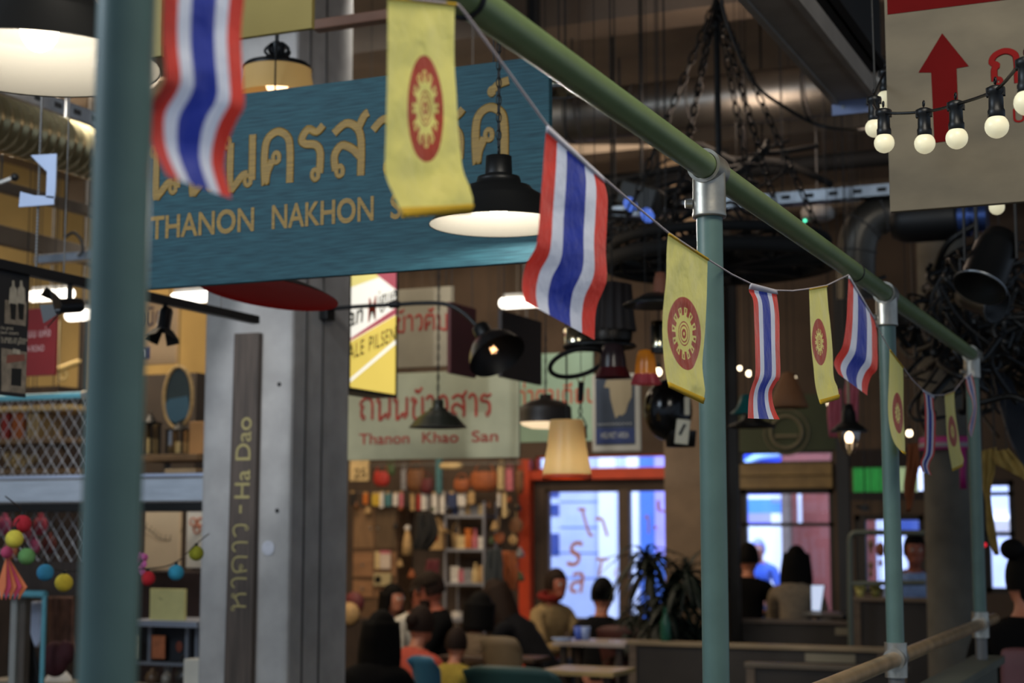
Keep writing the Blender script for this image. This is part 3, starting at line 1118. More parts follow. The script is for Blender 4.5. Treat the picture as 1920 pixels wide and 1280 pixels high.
# --- framed map notice
YM = at(1155, 780, 8.4).y
x0, x1 = at(1109, 780, Y=YM).x, at(1201, 780, Y=YM).x
z0, z1 = at(1155, 848, Y=YM).z, at(1155, 700, Y=YM).z
o = thing('notice_frame', ((x0 + x1) / 2, YM, z0), 'framed dark blue notice with a beige map shape, hanging below the lamps', 'notice')
MB().span((x0, YM, z0), (x1, YM + .025, z1)).build('frame', mat('pale_notice_frame', '#b5ab98', .5, 0, .08), o, bevel=.012)
w, h = x1 - x0, z1 - z0
MB().span((x0 + w * .09, YM - .003, z0 + h * .1), (x1 - w * .11, YM + .004, z1 - h * .06)).build('sheet', mat('slate_blue_print', '#2d3440', .6, 0, .1), o)
MB().span((x0 + w * .1, YM - .0045, z0 + h * .115), (x1 - w * .12, YM - .003, z0 + h * .31)).build('caption_band', mat('navy_print', '#23305e', .6, 0, .1), o)
P = [(.32, .92), (.84, .92), (.83, .7), (.76, .62), (.7, .5), (.62, .46), (.58, .48), (.5, .43), (.45, .55), (.4, .68), (.38, .82), (.27, .83)]
MB().poly([(x0 + w * a, YM - .003, z0 + h * b) for a, b in P], (0, -1, 0), .0015).build('map_shape', mat('map_beige', '#a08c68', .6, 0, .1), o)
mb = MB().text('HELMET AREA', (x0 + w * .2, YM - .005, z0 + h * .18), (1, 0, 0), (0, 0, 1), w * .57, h * .075, .0005, 0, .02)
mb.text('- - - - - - - - - -', (x0 + w * .14, YM - .0035, z0 + h * .35), (1, 0, 0), (0, 0, 1), w * .68, h * .02, .0005, 0, .02)
mb.build('lettering', mat('grey_print', '#a8a49c', .6), o)
MB().cyl(((x0 + x1) / 2, YM + .012, z1 - .01), ((x0 + x1) / 2, YM + .012, CEIL), .003, n=6).build('hanging_wire', M_wire, o)
# --- arrow sign
M_arrow = mat('stained_beige_board', '#665c49', .7, 0, .26, 4, (1, 1, 2), bump=.1)
M_arrowred = mat('dark_red_print', '#5c0808', .8, 0, .1, 6, spec=.1)
YA = at(1790, 200, 3.9).y
o, x0, x1, z0, z1 = board_q('street_sign', 1662, 2120, -60, 380, YA, M_arrow, 'big stained beige sign with dark red up arrow at the top right', .02)


def ax(px):
    return at(px, 200, Y=YA).x


def az(px, py):
    return at(px, py, Y=YA).z


mb = MB()
A = [(1771, 62), (1819, 124), (1796, 128), (1797, 262), (1750, 268), (1748, 136), (1724, 136)]
mb.poly([(ax(x), YA, az(x, y)) for x, y in A], (0, -1, 0), .0012)
mb.poly([(ax(1669), YA, az(1669, 27)), (ax(2110), YA, az(1669, 27)), (ax(2110), YA, z1 - .01), (ax(1669), YA, z1 - .01)], (0, -1, 0), .0012)
mb.build('arrow', M_arrowred, o)
mb = MB()
u_ = mpp((ax(1890), YA, 2.4))
thai(mb, 'ถนน', (ax(1858), YA - .0005, az(1885, 158)), (1, 0, 0), (0, 0, 1), 190 * u_, 64 * u_, .1)
mb.text('ปา', (ax(1899), YA - .0005, az(1905, 230)), (1, 0, 0), (0, 0, 1), None, 36 * u_, .001, 0, 0)
mb.build('lettering', mat('red_print', '#7c1816', .8, 0, .1, spec=.1), o)
# --- red road sign and pink sign at the far left
M_redsign = mat('red_road_board', '#7c1d1e', .55, 0, .1, 5)
YD = at(75, 640, 7.6).y
o, x0, x1, z0, z1 = board_q('street_sign', 36, 104, 578, 704, YD, M_redsign, 'dark red road sign behind the black photo poster')
w, h = x1 - x0, z1 - z0
mb = MB().text('ถนน แห่ง', (x0 + w * .12, YD - .0005, z0 + h * .57), (1, 0, 0), (0, 0, 1), w * .74, h * .15, .001, 0, .01)
mb.text('A ROAD', (x0 + w * .22, YD - .0005, z0 + h * .36), (1, 0, 0), (0, 0, 1), w * .48, h * .09, .001, 0, .01)
mb.build('lettering', mat('pale_pink_print', '#c4a2a0', .6), o)
M_pinksign = mat('tan_pink_board', '#ba9468', .65, 0, .08, 4)
YN = at(290, 625, 8.2).y
o, x0, x1, z0, z1 = board_q('street_sign', 205, 330, 565, 684, YN, M_pinksign, 'tan pink sign with dark Thai lettering, right of the first post')
w, h = x1 - x0, z1 - z0
mb = MB().text('บ้านวนิดา', (x0 + w * .06, YN - .0005, z0 + h * .6), (1, 0, 0), (0, 0, 1), w * .85, h * .36, .001, 0, .008)
mb.build('lettering', mat('dark_purple_print', '#3c2c3c', .6), o)
mb = MB().span((x0 + w * .1, YN - .001, z0 + h * .09), (x0 + w * .62, YN + .001, z0 + h * .28))
pl = mb.build('name_pill', mat('purple_pill', '#3a3658', .6), o)
MB().text('เวหา', (x0 + w * .2, YN - .0015, z0 + h * .12), (1, 0, 0), (0, 0, 1), w * .34, h * .12, .0008, 0, .01).build('pill_lettering', M_white, pl)
# --- black photo poster hung from the track
XT = at(480, 600, Y=5.45).x
ya, yb = at(-60, 620, X=XT + .01).y, at(57, 620, X=XT + .01).y
z0, z1 = at(20, 742, X=XT).z, at(30, 512, X=XT).z
o = thing('photo_poster', (XT, (ya + yb) / 2, z0), 'black poster with an old photo of two figures, at the left edge', 'poster')
MB().span((XT - .006, ya, z0), (XT, yb, z1)).build('sheet', mat('charcoal_print', '#1a1a1c', .55, 0, .1), o)


def pq(px, py):
    q = at(px, py, X=XT)
    return V((XT + .0008, q.y, q.z))


M_sepia = mat('sepia_print', '#7d7264', .6, 0, .35, 30)
M_sepial = mat('sepia_light_print', '#a8a090', .6, 0, .2, 30)
mb = MB().poly([pq(9, 562), pq(50, 566), pq(48, 611), pq(8, 606)], (1, 0, 0), .0004, 0)
for cx_ in (24, 39):
    mb.poly([pq(cx_ - 8, 570), pq(cx_ - 6, 540), pq(cx_ - 2, 536), pq(cx_ - 2, 526), pq(cx_ + 2, 526), pq(cx_ + 3, 536), pq(cx_ + 7, 542), pq(cx_ + 8, 572)], (1, 0, 0), .0008, 1)
    mb.poly([pq(cx_ - 6, 568), pq(cx_ + 6, 570), pq(cx_ + 4, 600), pq(cx_ - 4, 598)], (1, 0, 0), .0009, 2)
PH = [M_sepia, M_sepial, M_blackmatt, mat('brick_print', '#7c463a', .6)]
mb.build('photograph', PH, o)
mb = MB()
mb.poly([pq(2, 652), pq(50, 660), pq(47, 738), pq(2, 733)], (1, 0, 0), .0004, 0)
mb.poly([pq(13, 665), pq(45, 664), pq(46, 676), pq(11, 681)], (1, 0, 0), .0008, 3)
mb.poly([pq(21, 690), pq(40, 691), pq(39, 724), pq(20, 722)], (1, 0, 0), .0008, 2)
mb.poly([pq(24, 653), pq(37, 656), pq(37, 664), pq(23, 662)], (1, 0, 0), .0009, 1)
mb.build('photograph', PH, o)
mb = MB()
for k, (ln, x_, y_, w_) in enumerate((('the great', 0, 619, 24), ('twin sisters', 0, 626, 34), ('is seen on these', 1, 637, 50), ('old stone gates', 1, 645, 46))):
    a_, b_ = pq(x_, y_), pq(x_ + w_, y_ + w_ * .06)
    mb.text(ln, a_, (b_ - a_).normalized(), (0, 0, 1), (b_ - a_).length, None, .0006, 0, .0)
mb.build('caption', M_sepial, o)
# --- wooden name board on the column
M_plank = mat('name_plank', '#4a3f37', .65, 0, .35, 5, (10, 10, .7), bump=.2)


def cf(px, py, off=0):
    return at(px, py, Y=CY0 - off)


Mk = cf(462, 625, .03), cf(446, 1300, .03)
o = thing('name_board', (Mk[1].x, CY0 - .03, Mk[1].z), 'upright weathered wooden name board leaning on the concrete column', 'sign')
mb = MB()
a, b = [cf(439, 625, .036), cf(485, 623, .036)], [cf(418, 1320, .036), cf(469, 1320, .036)]
mb.poly([a[0], a[1], b[1], b[0]], (0, 1, 0), .034)
mb.build('plank', M_plank, o, bevel=.003)
up = (a[0] - b[0]).normalized()
rt = V((1, 0, 0))
u_ = mpp(a[0])
mb = MB()
# lettering reads upwards: x runs up the plank, y runs to its left
yd = (-rt + up * -.0).normalized()
mb.text('Ha Dao', cf(468, 934, .0365), up, yd, 150 * u_, 33 * u_, .0008, 0, .006)
mb.text('-', cf(453, 962, .0365), up, yd, 15 * u_, 5 * u_, .0008, 0, .01)
thai(mb, 'หาดาว', cf(461, 1146, .0365), up, yd, 162 * u_, 32 * u_, .06)
mb.build('lettering', mat('pale_gold_lettering', '#9c8f5c', .6, 0, .15), o)
p = cf(503, 1027, .002)
tag(MB().cyl(p, p + V((0, -.002, 0)), .031, n=28).build('sticker', mat('pale_sticker', '#b9bac2', .5, 0, .12, 30)), 'round pale sticker on the concrete column right of the name board', 'sticker')
# ================================================================ lamps
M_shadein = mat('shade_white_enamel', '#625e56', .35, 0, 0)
M_bulb = mat('bulb_glow', '#fff1d6', .4, 0, 0, emit=6, ecol='#fff0d2')
M_bulbdim = mat('bulb_dim_glow', '#ffd9a8', .4, 0, 0, emit=3.5, ecol='#ffd2a0')
M_cordblack = mat('black_cord', '#0c0c0c', .7, 0, 0)


def chain_mb(a, b, ln=.03, w=.007, r=.0016):
    a, b = V(a), V(b)
    d = b - a
    n = max(1, int(d.length / (ln * .78)))
    mb = MB()
    ax_ = d.normalized()
    s = ax_.orthogonal().normalized()
    t = ax_.cross(s)
    for i in range(n):
        c = a + d * ((i + .5) / n)
        e = s if i % 2 else t
        pts = []
        for k in range(12):
            q = 2 * PI * k / 12
            pts.append(c + e * (w * math.cos(q)) + ax_ * (ln * .5 * math.sin(q)))
        mb.tube(pts, r, 5, True)
    return mb


BELL = [(.020, .185), (.034, .182), (.036, .135), (.038, .13), (.056, .126), (.058, .118), (.060, .108), (.085, .100), (.09, .092), (.125, .07), (.128, .064), (.183, 0)]


def pendant(px, py, d, rim, label, outer, chain=True, bulb=True, prof=BELL, name='pendant_lamp', top=None, inner=None, power=0, pcol=WARM, zs=1, cord_top=CEIL, group=None):
    """lamp with the centre of its open rim at the pixel; the cord rises to the ceiling"""
    c = at(px, py, d)
    k = rim / prof[-1][0]
    t = thing(name, c, label, 'lamp', group)
    P = [(r * k, z * k * zs) for r, z in prof]
    mb = MB().lathe(P, c, n=48)
    mb.lathe([(0, P[0][1] + .001), (P[0][0], P[0][1])], c, n=24)
    sh = mb.build('shade', outer, t)
    mb = MB().lathe([(max(.002, r - .004), z - .003) for r, z in P[4:-1]] + [(P[-1][0] - .002, .001), (P[-1][0] + .001, -.001), (P[-1][0], 0.0005)], c, n=48)
    mb.build('inner_shade', inner or M_shadein, t)
    if bulb:
        zb = P[-1][1] + .3 * P[0][1]
        MB().ball(c + V((0, 0, zb)), (.03 * k, .03 * k, .034 * k)).build('bulb', M_bulb, t)
        MB().cyl(c + V((0, 0, zb + .02 * k)), c + V((0, 0, P[3][1])), .018 * k).build('socket', M_white, t)
    ctop = V((c.x, c.y, cord_top))
    cb = c + V((0, 0, P[0][1]))
    if chain:
        mb = MB().ring(cb + V((0, 0, .012)), .011, .0025, aim_matrix((1, .3, 0)), 16, 6)
        mb.build('hanging_ring', M_black, t)
        zc = min(cord_top, cb.z + chain) if chain is not True else cord_top
        chain_mb(cb + V((0, 0, .02)), V((c.x, c.y, zc))).build('chain', M_black, t)
    MB().tube([cb + V((0, 0, -.005)), cb + (ctop - cb) * .5 + V((.004, 0, 0)), ctop], .0028, 6).build('cord', M_cordblack, t)
    if power:
        light('lamp_light', 'POINT', c + V((0, 0, P[-1][1] + .012)), power, pcol, .025)
    return t


pendant(935, 421, 4.2, .183, 'black bell pendant lamp, lit, hanging on a chain before the blue sign', M_black, True, power=13, pcol=(1, .96, .87))
pendant(72, 122, 2.45, .183, 'near black bell pendant lamp, lit and blurred, at the top left corner', M_black, True, power=9, pcol=(1, .96, .87))
M_olive = mat('dark_olive_enamel', '#22241c', .4, .2, .1)
pendant(821, 801, 7.4, .135, 'small dark olive pendant lamp before the pale cream street sign', M_olive, True, False, zs=.95)
DRUM = [(.012, .15), (.03, .148), (.034, .125), (.05, .122), (.09, .112), (.128, .088), (.135, .08), (.137, .074), (.137, .05), (.14, .01), (.141, 0)]
pendant(1023, 792, 7.6, .127, 'dark brown drum pendant lamp with a warm lit inside, left of the yellow cone lamp', mat('dark_brown_enamel', '#241a12', .5, .1, .1), .3, True, DRUM, power=2)
c = at(1023, 792, 7.6)
MB().lathe([(.122, .002), (.112, -.012), (.07, -.026), (0, -.031)], c, n=36).build('diffuser', mat('warm_diffuser', '#e2c8a4', .4, 0, 0, emit=1.1, ecol='#f0d2a8'), bpy.data.objects['pendant_lamp.003'])
# yellow cone lamp with orange rim
c = at(1063, 897, 6.8)
t = thing('pendant_lamp', c, 'large cream yellow cone lamp with orange rim over the street window', 'lamp')
u = mpp(c)
prof = [(.004, 112 * u), (30 * u, 110 * u), (32 * u, 106 * u), (37 * u, 60 * u), (44 * u, 24 * u), (46 * u, 3 * u), (46 * u, 0)]
MB().lathe(prof, c, n=44).build('shade', mat('cream_yellow_enamel', '#dcc088', .32, 0, .06, 4, trans=.25), t)
MB().lathe([(45.8 * u, 8 * u), (46.8 * u, 7 * u), (47.2 * u, 0), (46 * u, -1.5 * u), (44 * u, 1 * u), (44 * u, 6 * u)], c, n=44).build('rim', mat('orange_rim', '#e04a1a', .4, 0, .05), t)
MB().ball(c + V((0, 0, 40 * u)), .03).build('bulb', M_bulb, t)
light('cone_lamp_light', 'POINT', c + V((0, 0, 16 * u)), .55, (1, .88, .66), .03)
MB().cyl(c + V((0, 0, 108 * u)), V((c.x, c.y, CEIL)), .004, n=8).build('cord', M_cordblack, t)
# clip and braided strap hanging beside it
p = at(1089, 700, 7.0)
u = mpp(p)
t = thing('safety_strap', at(1091, 822, 7.0), 'black handle with braided strap hanging above the yellow cone lamp', 'strap')
MB().ring(at(1089, 709, 7.0), 7 * u, 1.2 * u, aim_matrix((0, 1, 0)), 20, 6).build('split_ring', mat('brass_ring', '#a8845a', .4, .7), t)
MB().cyl(at(1090, 716, 7.0), at(1088, 752, 7.0), 6 * u, 5 * u, 12).build('handle', M_blackmatt, t)
mb = MB()
for s in (-1, 1):
    mb.tube(smooth3([at(1089 + s * 3, 752, 7.0), at(1088 - s * 3, 772, 7.0), at(1089 + s * 5, 785, 7.0), at(1090 + s * 10, 800, 7.0), at(1095, 812, 7.0)], 6), 1.3 * u, 6)
mb.build('braided_strap', M_blackmatt, t)
MB().beam(at(1094, 798, 7.0), at(1095, 822, 7.0), 11 * u, 6 * u).build('pouch', mat('dark_brown_leather', '#241710', .6), t)
MB().cyl(at(1089, 702, 7.0), (at(1089, 702, 7.0).x, at(1089, 702, 7.0).y, CEIL), .0018, n=6).build('wire', M_wire, t)
# gooseneck lamp on the column
Yg = 6.14


def gq(px, py, dy=0):
    q = at(px, py, Y=Yg)
    return q + V((0, dy, 0))


b = at(614, 584, X=CX1)
t = thing('gooseneck_lamp', (CX1, Yg, b.z), 'black gooseneck wall lamp reaching out from the concrete column', 'lamp')
MB().box((CX1 + .02, Yg, b.z), (.04, .075, .09)).build('wall_box', M_black, t, bevel=.004)
pts = smooth3([gq(618, 579), gq(680, 574), gq(740, 571), gq(790, 568), (gq(835, 570)), gq(868, 586), gq(895, 612)], 6)
MB().tube(pts, .0095, 10).cyl(gq(732, 571.5), gq(748, 570.5), .016, n=14).build('arm', M_black, t)
hc = gq(908, 626)
dn = (gq(938, 668) - hc)
dn = (dn.normalized() + V((0, -.28, 0))).normalized()
u = mpp(hc)
Mx = aim_matrix(dn)
MB().lathe([(0, -18 * u), (16 * u, -18 * u), (17 * u, -14 * u), (17 * u, 8 * u), (14 * u, 14 * u)], hc, Mx, 24).build('lamp_holder', M_black, t)
MB().lathe([(14 * u, 8 * u), (22 * u, 12 * u), (36 * u, 22 * u), (48 * u, 38 * u), (55 * u, 56 * u), (56 * u, 58 * u)], hc, Mx, 44).build('shade', mat('blue_black_enamel', '#0f161d', .3, .2, .1), t)
MB().lathe([(12 * u, 9 * u), (21 * u, 14 * u), (34.5 * u, 24 * u), (46.5 * u, 39 * u), (55.8 * u, 58 * u)], hc, Mx, 44).build('inner_shade', M_black, t)
bq = hc + dn * 42 * u
MB().ball(bq, (11 * u, 11 * u, 13 * u), M=Mx).build('bulb', glassy('bulb_glass', '#fff6e8', .25), t)
mb = MB().tube([bq + Mx @ V((6 * u * math.cos(k * 2.4), 6 * u * math.sin(k * 2.4), (-5 + (k % 2) * 9) * u)) for k in range(9)], .9 * u, 5)
mb.build('filament', mat('filament_glow', '#ffd8b4', .4, 0, 0, emit=5, ecol='#ffc894'), t)
# red oval lamp seen from below under the blue sign
c = at(502, 549, 5.35)
u = mpp(c)
t = thing('pendant_lamp', c, 'wide dark red round lamp shade seen from below under the blue sign', 'lamp')
Mx = aim_matrix((.085, .13, 1))
MB().lathe([(10 * u, 52 * u), (16 * u, 50 * u), (18 * u, 36 * u), (60 * u, 26 * u), (110 * u, 10 * u), (133 * u, 0)], c, Mx, 48).build('shade', M_black, t)
MB().lathe([(0, 12 * u), (60 * u, 10 * u), (110 * u, 5 * u), (131 * u, .5 * u), (133 * u, -1 * u)], c, Mx, 48).build('inner_shade', mat('red_enamel', '#d01a14', .6, 0, .06, 3, spec=.15), t)
ct_ = c + Mx @ V((0, 0, 50 * u))
MB().tube([ct_, V((ct_.x, ct_.y, CEIL))], .003, 6).build('cord', M_cordblack, t)
# cream shade with black crown above the sign, lit
c = at(520, 128, 5.6)
t = thing('pendant_lamp', at(520, 172, 5.6), 'cream drum lamp with black top rim above the blue sign', 'lamp')
u = mpp(c)
MB().lathe([(64 * u, 0), (64 * u, -14 * u), (72 * u, -52 * u), (74 * u, -54 * u)], c, n=44).lathe([(62 * u, 0), (70 * u, -50 * u)], c, n=44).build('shade', mat('parchment_shade', '#b8975e', .7, 0, .1, 3, emit=.18, ecol='#d8a860'), t)
MB().lathe([(0, 22 * u), (24 * u, 20 * u), (34 * u, 14 * u), (60 * u, 6 * u), (66 * u, 0), (65 * u, -4 * u)], c, n=44).build('top_cap', M_black, t)
mb = MB()
for k in range(7):
    a = k * .9
    q = c + V((14 * u * math.cos(a), 14 * u * math.sin(a), 22 * u))
    mb.tube(smooth3([q, q + V((10 * u * math.cos(a), 10 * u * math.sin(a), 12 * u)), q + V((-6 * u * math.cos(a), -6 * u * math.sin(a), 26 * u)), c + V((0, 0, 44 * u))], 4), 3 * u, 6)
mb.cyl(c + V((0, 0, 18 * u)), c + V((0, 0, 46 * u)), 12 * u, 16 * u, 12)
mb.build('scroll_crown', M_black, t)
MB().cyl(c + V((0, 0, 44 * u)), V((c.x, c.y, CEIL)), .004, n=8).build('rod', M_black, t)
MB().ball(c + V((0, 0, -30 * u)), .04).build('bulb', M_bulbdim, t)
# round pale lamp behind the first post
c = at(272, 140, 6.5)
t = thing('globe_lamp', c, 'pale glowing globe lamp half hidden behind the first post', 'lamp')
MB().ball(c, .058).build('globe', mat('globe_glow', '#f4e2c8', .4, 0, 0, emit=.9, ecol='#f6dfc0'), t)
MB().cyl(c + V((0, 0, .055)), V((c.x, c.y, CEIL)), .005, n=8).build('rod', M_black, t)
# cluster of mixed lamps under the wheel chandelier
Yc = at(1120, 640, 6.6)


def hang(t, p, m=None, r=.002):
    MB().cyl(p, V((p.x, p.y, CEIL)), r, n=6).build('cord', m or M_cordblack, t)


c = at(1124, 652, 6.6)
u = mpp(c)
t = thing('pendant_lamp', c, 'black wide brimmed pendant lamp with pleated dark crown right of the striped flag', 'lamp')
MB().lathe([(69 * u, 0), (70 * u, 3 * u), (66 * u, 7 * u), (40 * u, 13 * u), (38 * u, 11 * u), (66 * u, 3 * u), (69 * u, 0)], c, n=44).build('brim', M_black, t)
MB().lathe([(40 * u, 12 * u), (42 * u, 30 * u), (40 * u, 33 * u)], c + V((22 * u, 0, 0)), n=40).build('collar', mat('dark_bronze', '#26201a', .4, .5, .1), t)
MB().lathe([(44 * u, 30 * u), (40 * u, 60 * u), (36 * u, 118 * u), (0, 126 * u)], c + V((25 * u, 0, 0)), n=64, wob=lambda a, z: .08 * math.sin(a * 14)).build('pleated_crown', mat('dark_pleated_cloth', '#221a19', .7, 0, .2, 10), t)
MB().lathe([(26 * u, 4 * u), (27 * u, 36 * u), (20 * u, 40 * u), (0, 41 * u)], c + V((-40 * u, -.02, 0)), n=32).build('chrome_band', mat('chrome', '#c8c2a8', .12, 1, 0), t)
hang(t, c + V((25 * u, 0, 124 * u)))
c = at(1082, 680, 6.5)
u = mpp(c)
t = thing('iron_hoop', c, 'tilted black hoop hanging below the wide brimmed pendant lamp', 'hoop')
MB().ring(c, 52 * u, 4.5 * u, aim_matrix((-.38, .3, 1)), 48, 10).build('hoop', M_blackmatt, t)
hang(t, at(1117, 668, 6.5))
BELLG = [(.008, 60), (20, 58), (26, 52), (31, 34), (34, 16), (43, 0), (44, -2)]
for px, py, d, sc_, label, m1, m2 in ((1149, 706, 6.4, .78, 'smoky floral glass lamp shade with dark red flared rim', '#3a2c30', '#4c161c'), (1211, 718, 6.3, .62, 'small amber tulip glass lamp shade with pink ruffled rim', '#b3721c', '#a0404c')):
    c = at(px, py, d)
    u = mpp(c)
    t = thing('tulip_lamp', c, label, 'lamp')
    P = [(r * u * sc_ if r > 1 else r, z * u * (1.35 if sc_ > .7 else 1.7) * sc_) for r, z in BELLG]
    MB().lathe(P[:-2], c, n=44).build('bell', mat('glass_bell_' + m1[1:], m1, .25, 0, .3, 14, emit=.12 if sc_ < .7 else 0, ecol='#d88a2c', trans=.3), t)
    MB().lathe([P[-3], P[-2], P[-1]], c, n=60, wob=lambda a, z, s=sc_: (.07 * math.sin(a * 9) if s < .7 else 0)).build('ruffled_rim', mat('glass_rim_' + m2[1:], m2, .3, 0, .15, 14, trans=.2), t)
    MB().ball(c + V((0, 0, 24 * u * sc_)), .018).build('bulb', M_bulbdim if sc_ < .7 else M_shadein, t)
    hang(t, c + V((0, 0, P[1][1])))
c = at(1216, 572, 6.2)
u = mpp(c)
t = thing('pendant_lamp', c, 'flat dark plate lamp with terracotta neck left of the second yellow flag', 'lamp')
MB().lathe([(0, 24 * u), (18 * u, 22 * u), (30 * u, 16 * u), (62 * u, 0), (60 * u, -3 * u), (24 * u, 4 * u), (0, 6 * u)], c + V((14 * u, 0, 0)), n=44).build('plate_shade', mat('dark_slate_enamel', '#14181a', .35, .2, .1), t)
MB().lathe([(15 * u, 20 * u), (13 * u, 42 * u), (9 * u, 60 * u), (0, 62 * u)], c + V((24 * u, 0, 0)), n=28).build('neck', mat('terracotta', '#7c4a34', .7, 0, .1), t)
hang(t, c + V((24 * u, 0, 60 * u)))
c = at(1236, 632, 6.3)
u = mpp(c)
t = thing('pendant_lamp', c + V((0, 0, -26 * u)), 'chrome slotted cylinder lamp behind the second yellow flag', 'lamp')
MB().lathe([(0, 30 * u), (15 * u, 30 * u), (15 * u, -22 * u)], c, n=28).build('slotted_tube', MATS['chrome'], t)
MB().cyl(c + V((0, 0, -30 * u)), c + V((0, 0, -20 * u)), 16 * u, n=24).build('end_ring', M_black, t)
mb = MB()
for k in range(6):
    a = k * PI / 3
    mb.box(c + V((15 * u * math.cos(a), 15 * u * math.sin(a), 4 * u)), (3 * u, 3 * u, 36 * u), Matrix.Rotation(a, 3, 'Z'))
mb.build('slot', M_black, t)
hang(t, c + V((0, 0, 30 * u)))
# black motorcycle style helmet and white pedestal on the pillar's shelf
c = at(1262, 772, 7.2)
u = mpp(c)
t = thing('dome_lamp', c + V((0, 0, -58 * u)), 'black round dome lamp head with white label holder beside the middle post', 'lamp')
MB().ball(c + V((-10 * u, 0, 4 * u)), (46 * u, 46 * u, 58 * u), 32).build('dome', mat('gloss_black', '#060607', .18, .1, 0), t)
MB().lathe([(30 * u, -36 * u), (27 * u, -66 * u), (0, -66 * u)], c + V((14 * u, 0, 0)), n=28).build('base', M_black, t)
MB().box(c + V((30 * u, -38 * u, -40 * u)), (26 * u, 6 * u, 46 * u), Matrix.Rotation(.12, 3, 'Y')).box(c + V((37 * u, -30 * u, 8 * u)), (10 * u, 6 * u, 34 * u)).build('label_holder', mat('cream_label', '#c9c4ae', .5, 0, .06), t, bevel=.004)
MB().box(c + V((31 * u, -42 * u, -36 * u)), (5 * u, 2 * u, 22 * u), Matrix.Rotation(.5, 3, 'Y')).build('label_mark', M_black, t)
MB().cyl(c + V((-10 * u, 0, 58 * u)), V((c.x - 10 * u, c.y, CEIL)), .004, n=8).build('rod', M_black, t)
# teal bell lamp and black dishes behind the third striped flag
c = at(1399, 772, 7.2)
u = mpp(c)
t = thing('pendant_lamp', c, 'small teal bell lamp left of the narrow striped flag', 'lamp')
MB().lathe([(0, 34 * u), (8 * u, 32 * u), (12 * u, 22 * u), (18 * u, 8 * u), (29 * u, -2 * u), (30 * u, -4 * u)], c, n=32).build('shade', mat('teal_enamel', '#175a5c', .35, .1, .08), t)
MB().ball(c + V((0, 0, 2 * u)), 8 * u).build('bulb', M_shadein, t)
hang(t, c + V((0, 0, 32 * u)))
c = at(1410, 797, 7.6)
u = mpp(c)
t = thing('pendant_lamp', c, 'flat black dish lamp below the small teal bell lamp', 'lamp')
MB().lathe([(0, 26 * u), (14 * u, 24 * u), (20 * u, 10 * u), (44 * u, 0), (45 * u, -4 * u), (20 * u, 2 * u), (0, 4 * u)], c, n=40).build('shade', M_black, t)
hang(t, c + V((0, 0, 24 * u)))
c = at(1478, 762, 8.4)
u = mpp(c)
t = thing('pendant_lamp', c, 'brown cone lamp behind the narrow striped flag', 'lamp')
MB().lathe([(0, 66 * u), (12 * u, 62 * u), (26 * u, 28 * u), (38 * u, 0), (37 * u, -2 * u)], c, n=40).build('shade', mat('brown_shade', '#6a4526', .7, 0, .12), t)
hang(t, c + V((0, 0, 64 * u)))
# street lantern
c = at(1592, 812, 7.0)
u = mpp(c)
t = thing('street_lantern', c + V((0, 0, -46 * u)), 'old black street lantern with lit glass cone, left of the third post', 'lamp')
MB().lathe([(0, 56 * u), (8 * u, 54 * u), (10 * u, 44 * u), (13 * u, 40 * u), (14 * u, 22 * u), (24 * u, 14 * u), (34 * u, 6 * u), (35 * u, 2 * u), (18 * u, 4 * u)], c, n=36).build('hood', M_black, t)
MB().lathe([(22 * u, 2 * u), (21 * u, -8 * u), (16 * u, -26 * u), (7 * u, -40 * u), (0, -44 * u)], c, n=28).build('glass_cone', glassy('lantern_glass', '#d8d0c4', .3, .1), t)
MB().ball(c + V((0, 0, -8 * u)), (8 * u, 8 * u, 11 * u)).build('bulb', mat('lantern_glow', '#ffe8cc', .4, 0, 0, emit=9, ecol='#ffe2c0'), t)
MB().cyl(c + V((0, 0, -38 * u)), c + V((0, 0, -18 * u)), 3 * u, 5 * u, 10).build('candle_tube', M_cream, t)
MB().cyl(c + V((0, 0, 54 * u)), c + V((0, 0, 110 * u)), 3 * u, n=10).build('stem', mat('pale_stem', '#8a7a62', .5), t)
hang(t, c + V((0, 0, 108 * u)))
# ---------------- wheel chandelier on chains
c = at(1350, 492, 7.6)
u = mpp(c)
t = thing('wheel_chandelier', c, 'huge black iron wheel chandelier hung on chains behind the middle post', 'chandelier')
MB().ring(c, 1.02 * 205 * u, 14 * u, None, 64, 10).ring(c + V((0, 0, 34 * u)), 198 * u, 10 * u, None, 64, 8).build('rim', M_blackmatt, t)
mb = MB()
for k in range(8):
    a = k * PI / 4 + .2
    mb.beam(c, c + V((205 * u * math.cos(a), 205 * u * math.sin(a), 0)), 14 * u, 22 * u)
mb.build('spokes', M_blackmatt, t)
MB().lathe([(0, -30 * u), (26 * u, -26 * u), (34 * u, 0), (26 * u, 40 * u), (0, 60 * u)], c, n=28).build('hub', M_blackmatt, t)
mb = MB()
rnd = random.Random(5)
for k in range(16):
    a = rnd.uniform(0, 6.28)
    pts = []
    for j in range(7):
        rr = rnd.uniform(110, 205) * u
        a += rnd.uniform(.2, .55)
        pts.append(c + V((rr * math.cos(a), rr * math.sin(a), rnd.uniform(-20, 75) * u)))
    mb.tube(smooth3(pts, 5), 3.2 * u, 5)
mb.build('wound_cable', M_blackmatt, t)
apex = at(1294, -20, 7.6)
apex = V((c.x, c.y, min(CEIL - .05, apex.z)))
for k in range(6):
    a = k * PI / 3 + .35
    chain_mb(c + V((195 * u * math.cos(a), 195 * u * math.sin(a), 34 * u)), apex, .07, .016, .005).build('chain', M_black, t)
MB().cyl(c, apex, .016, n=10).build('centre_pole', M_black, t)
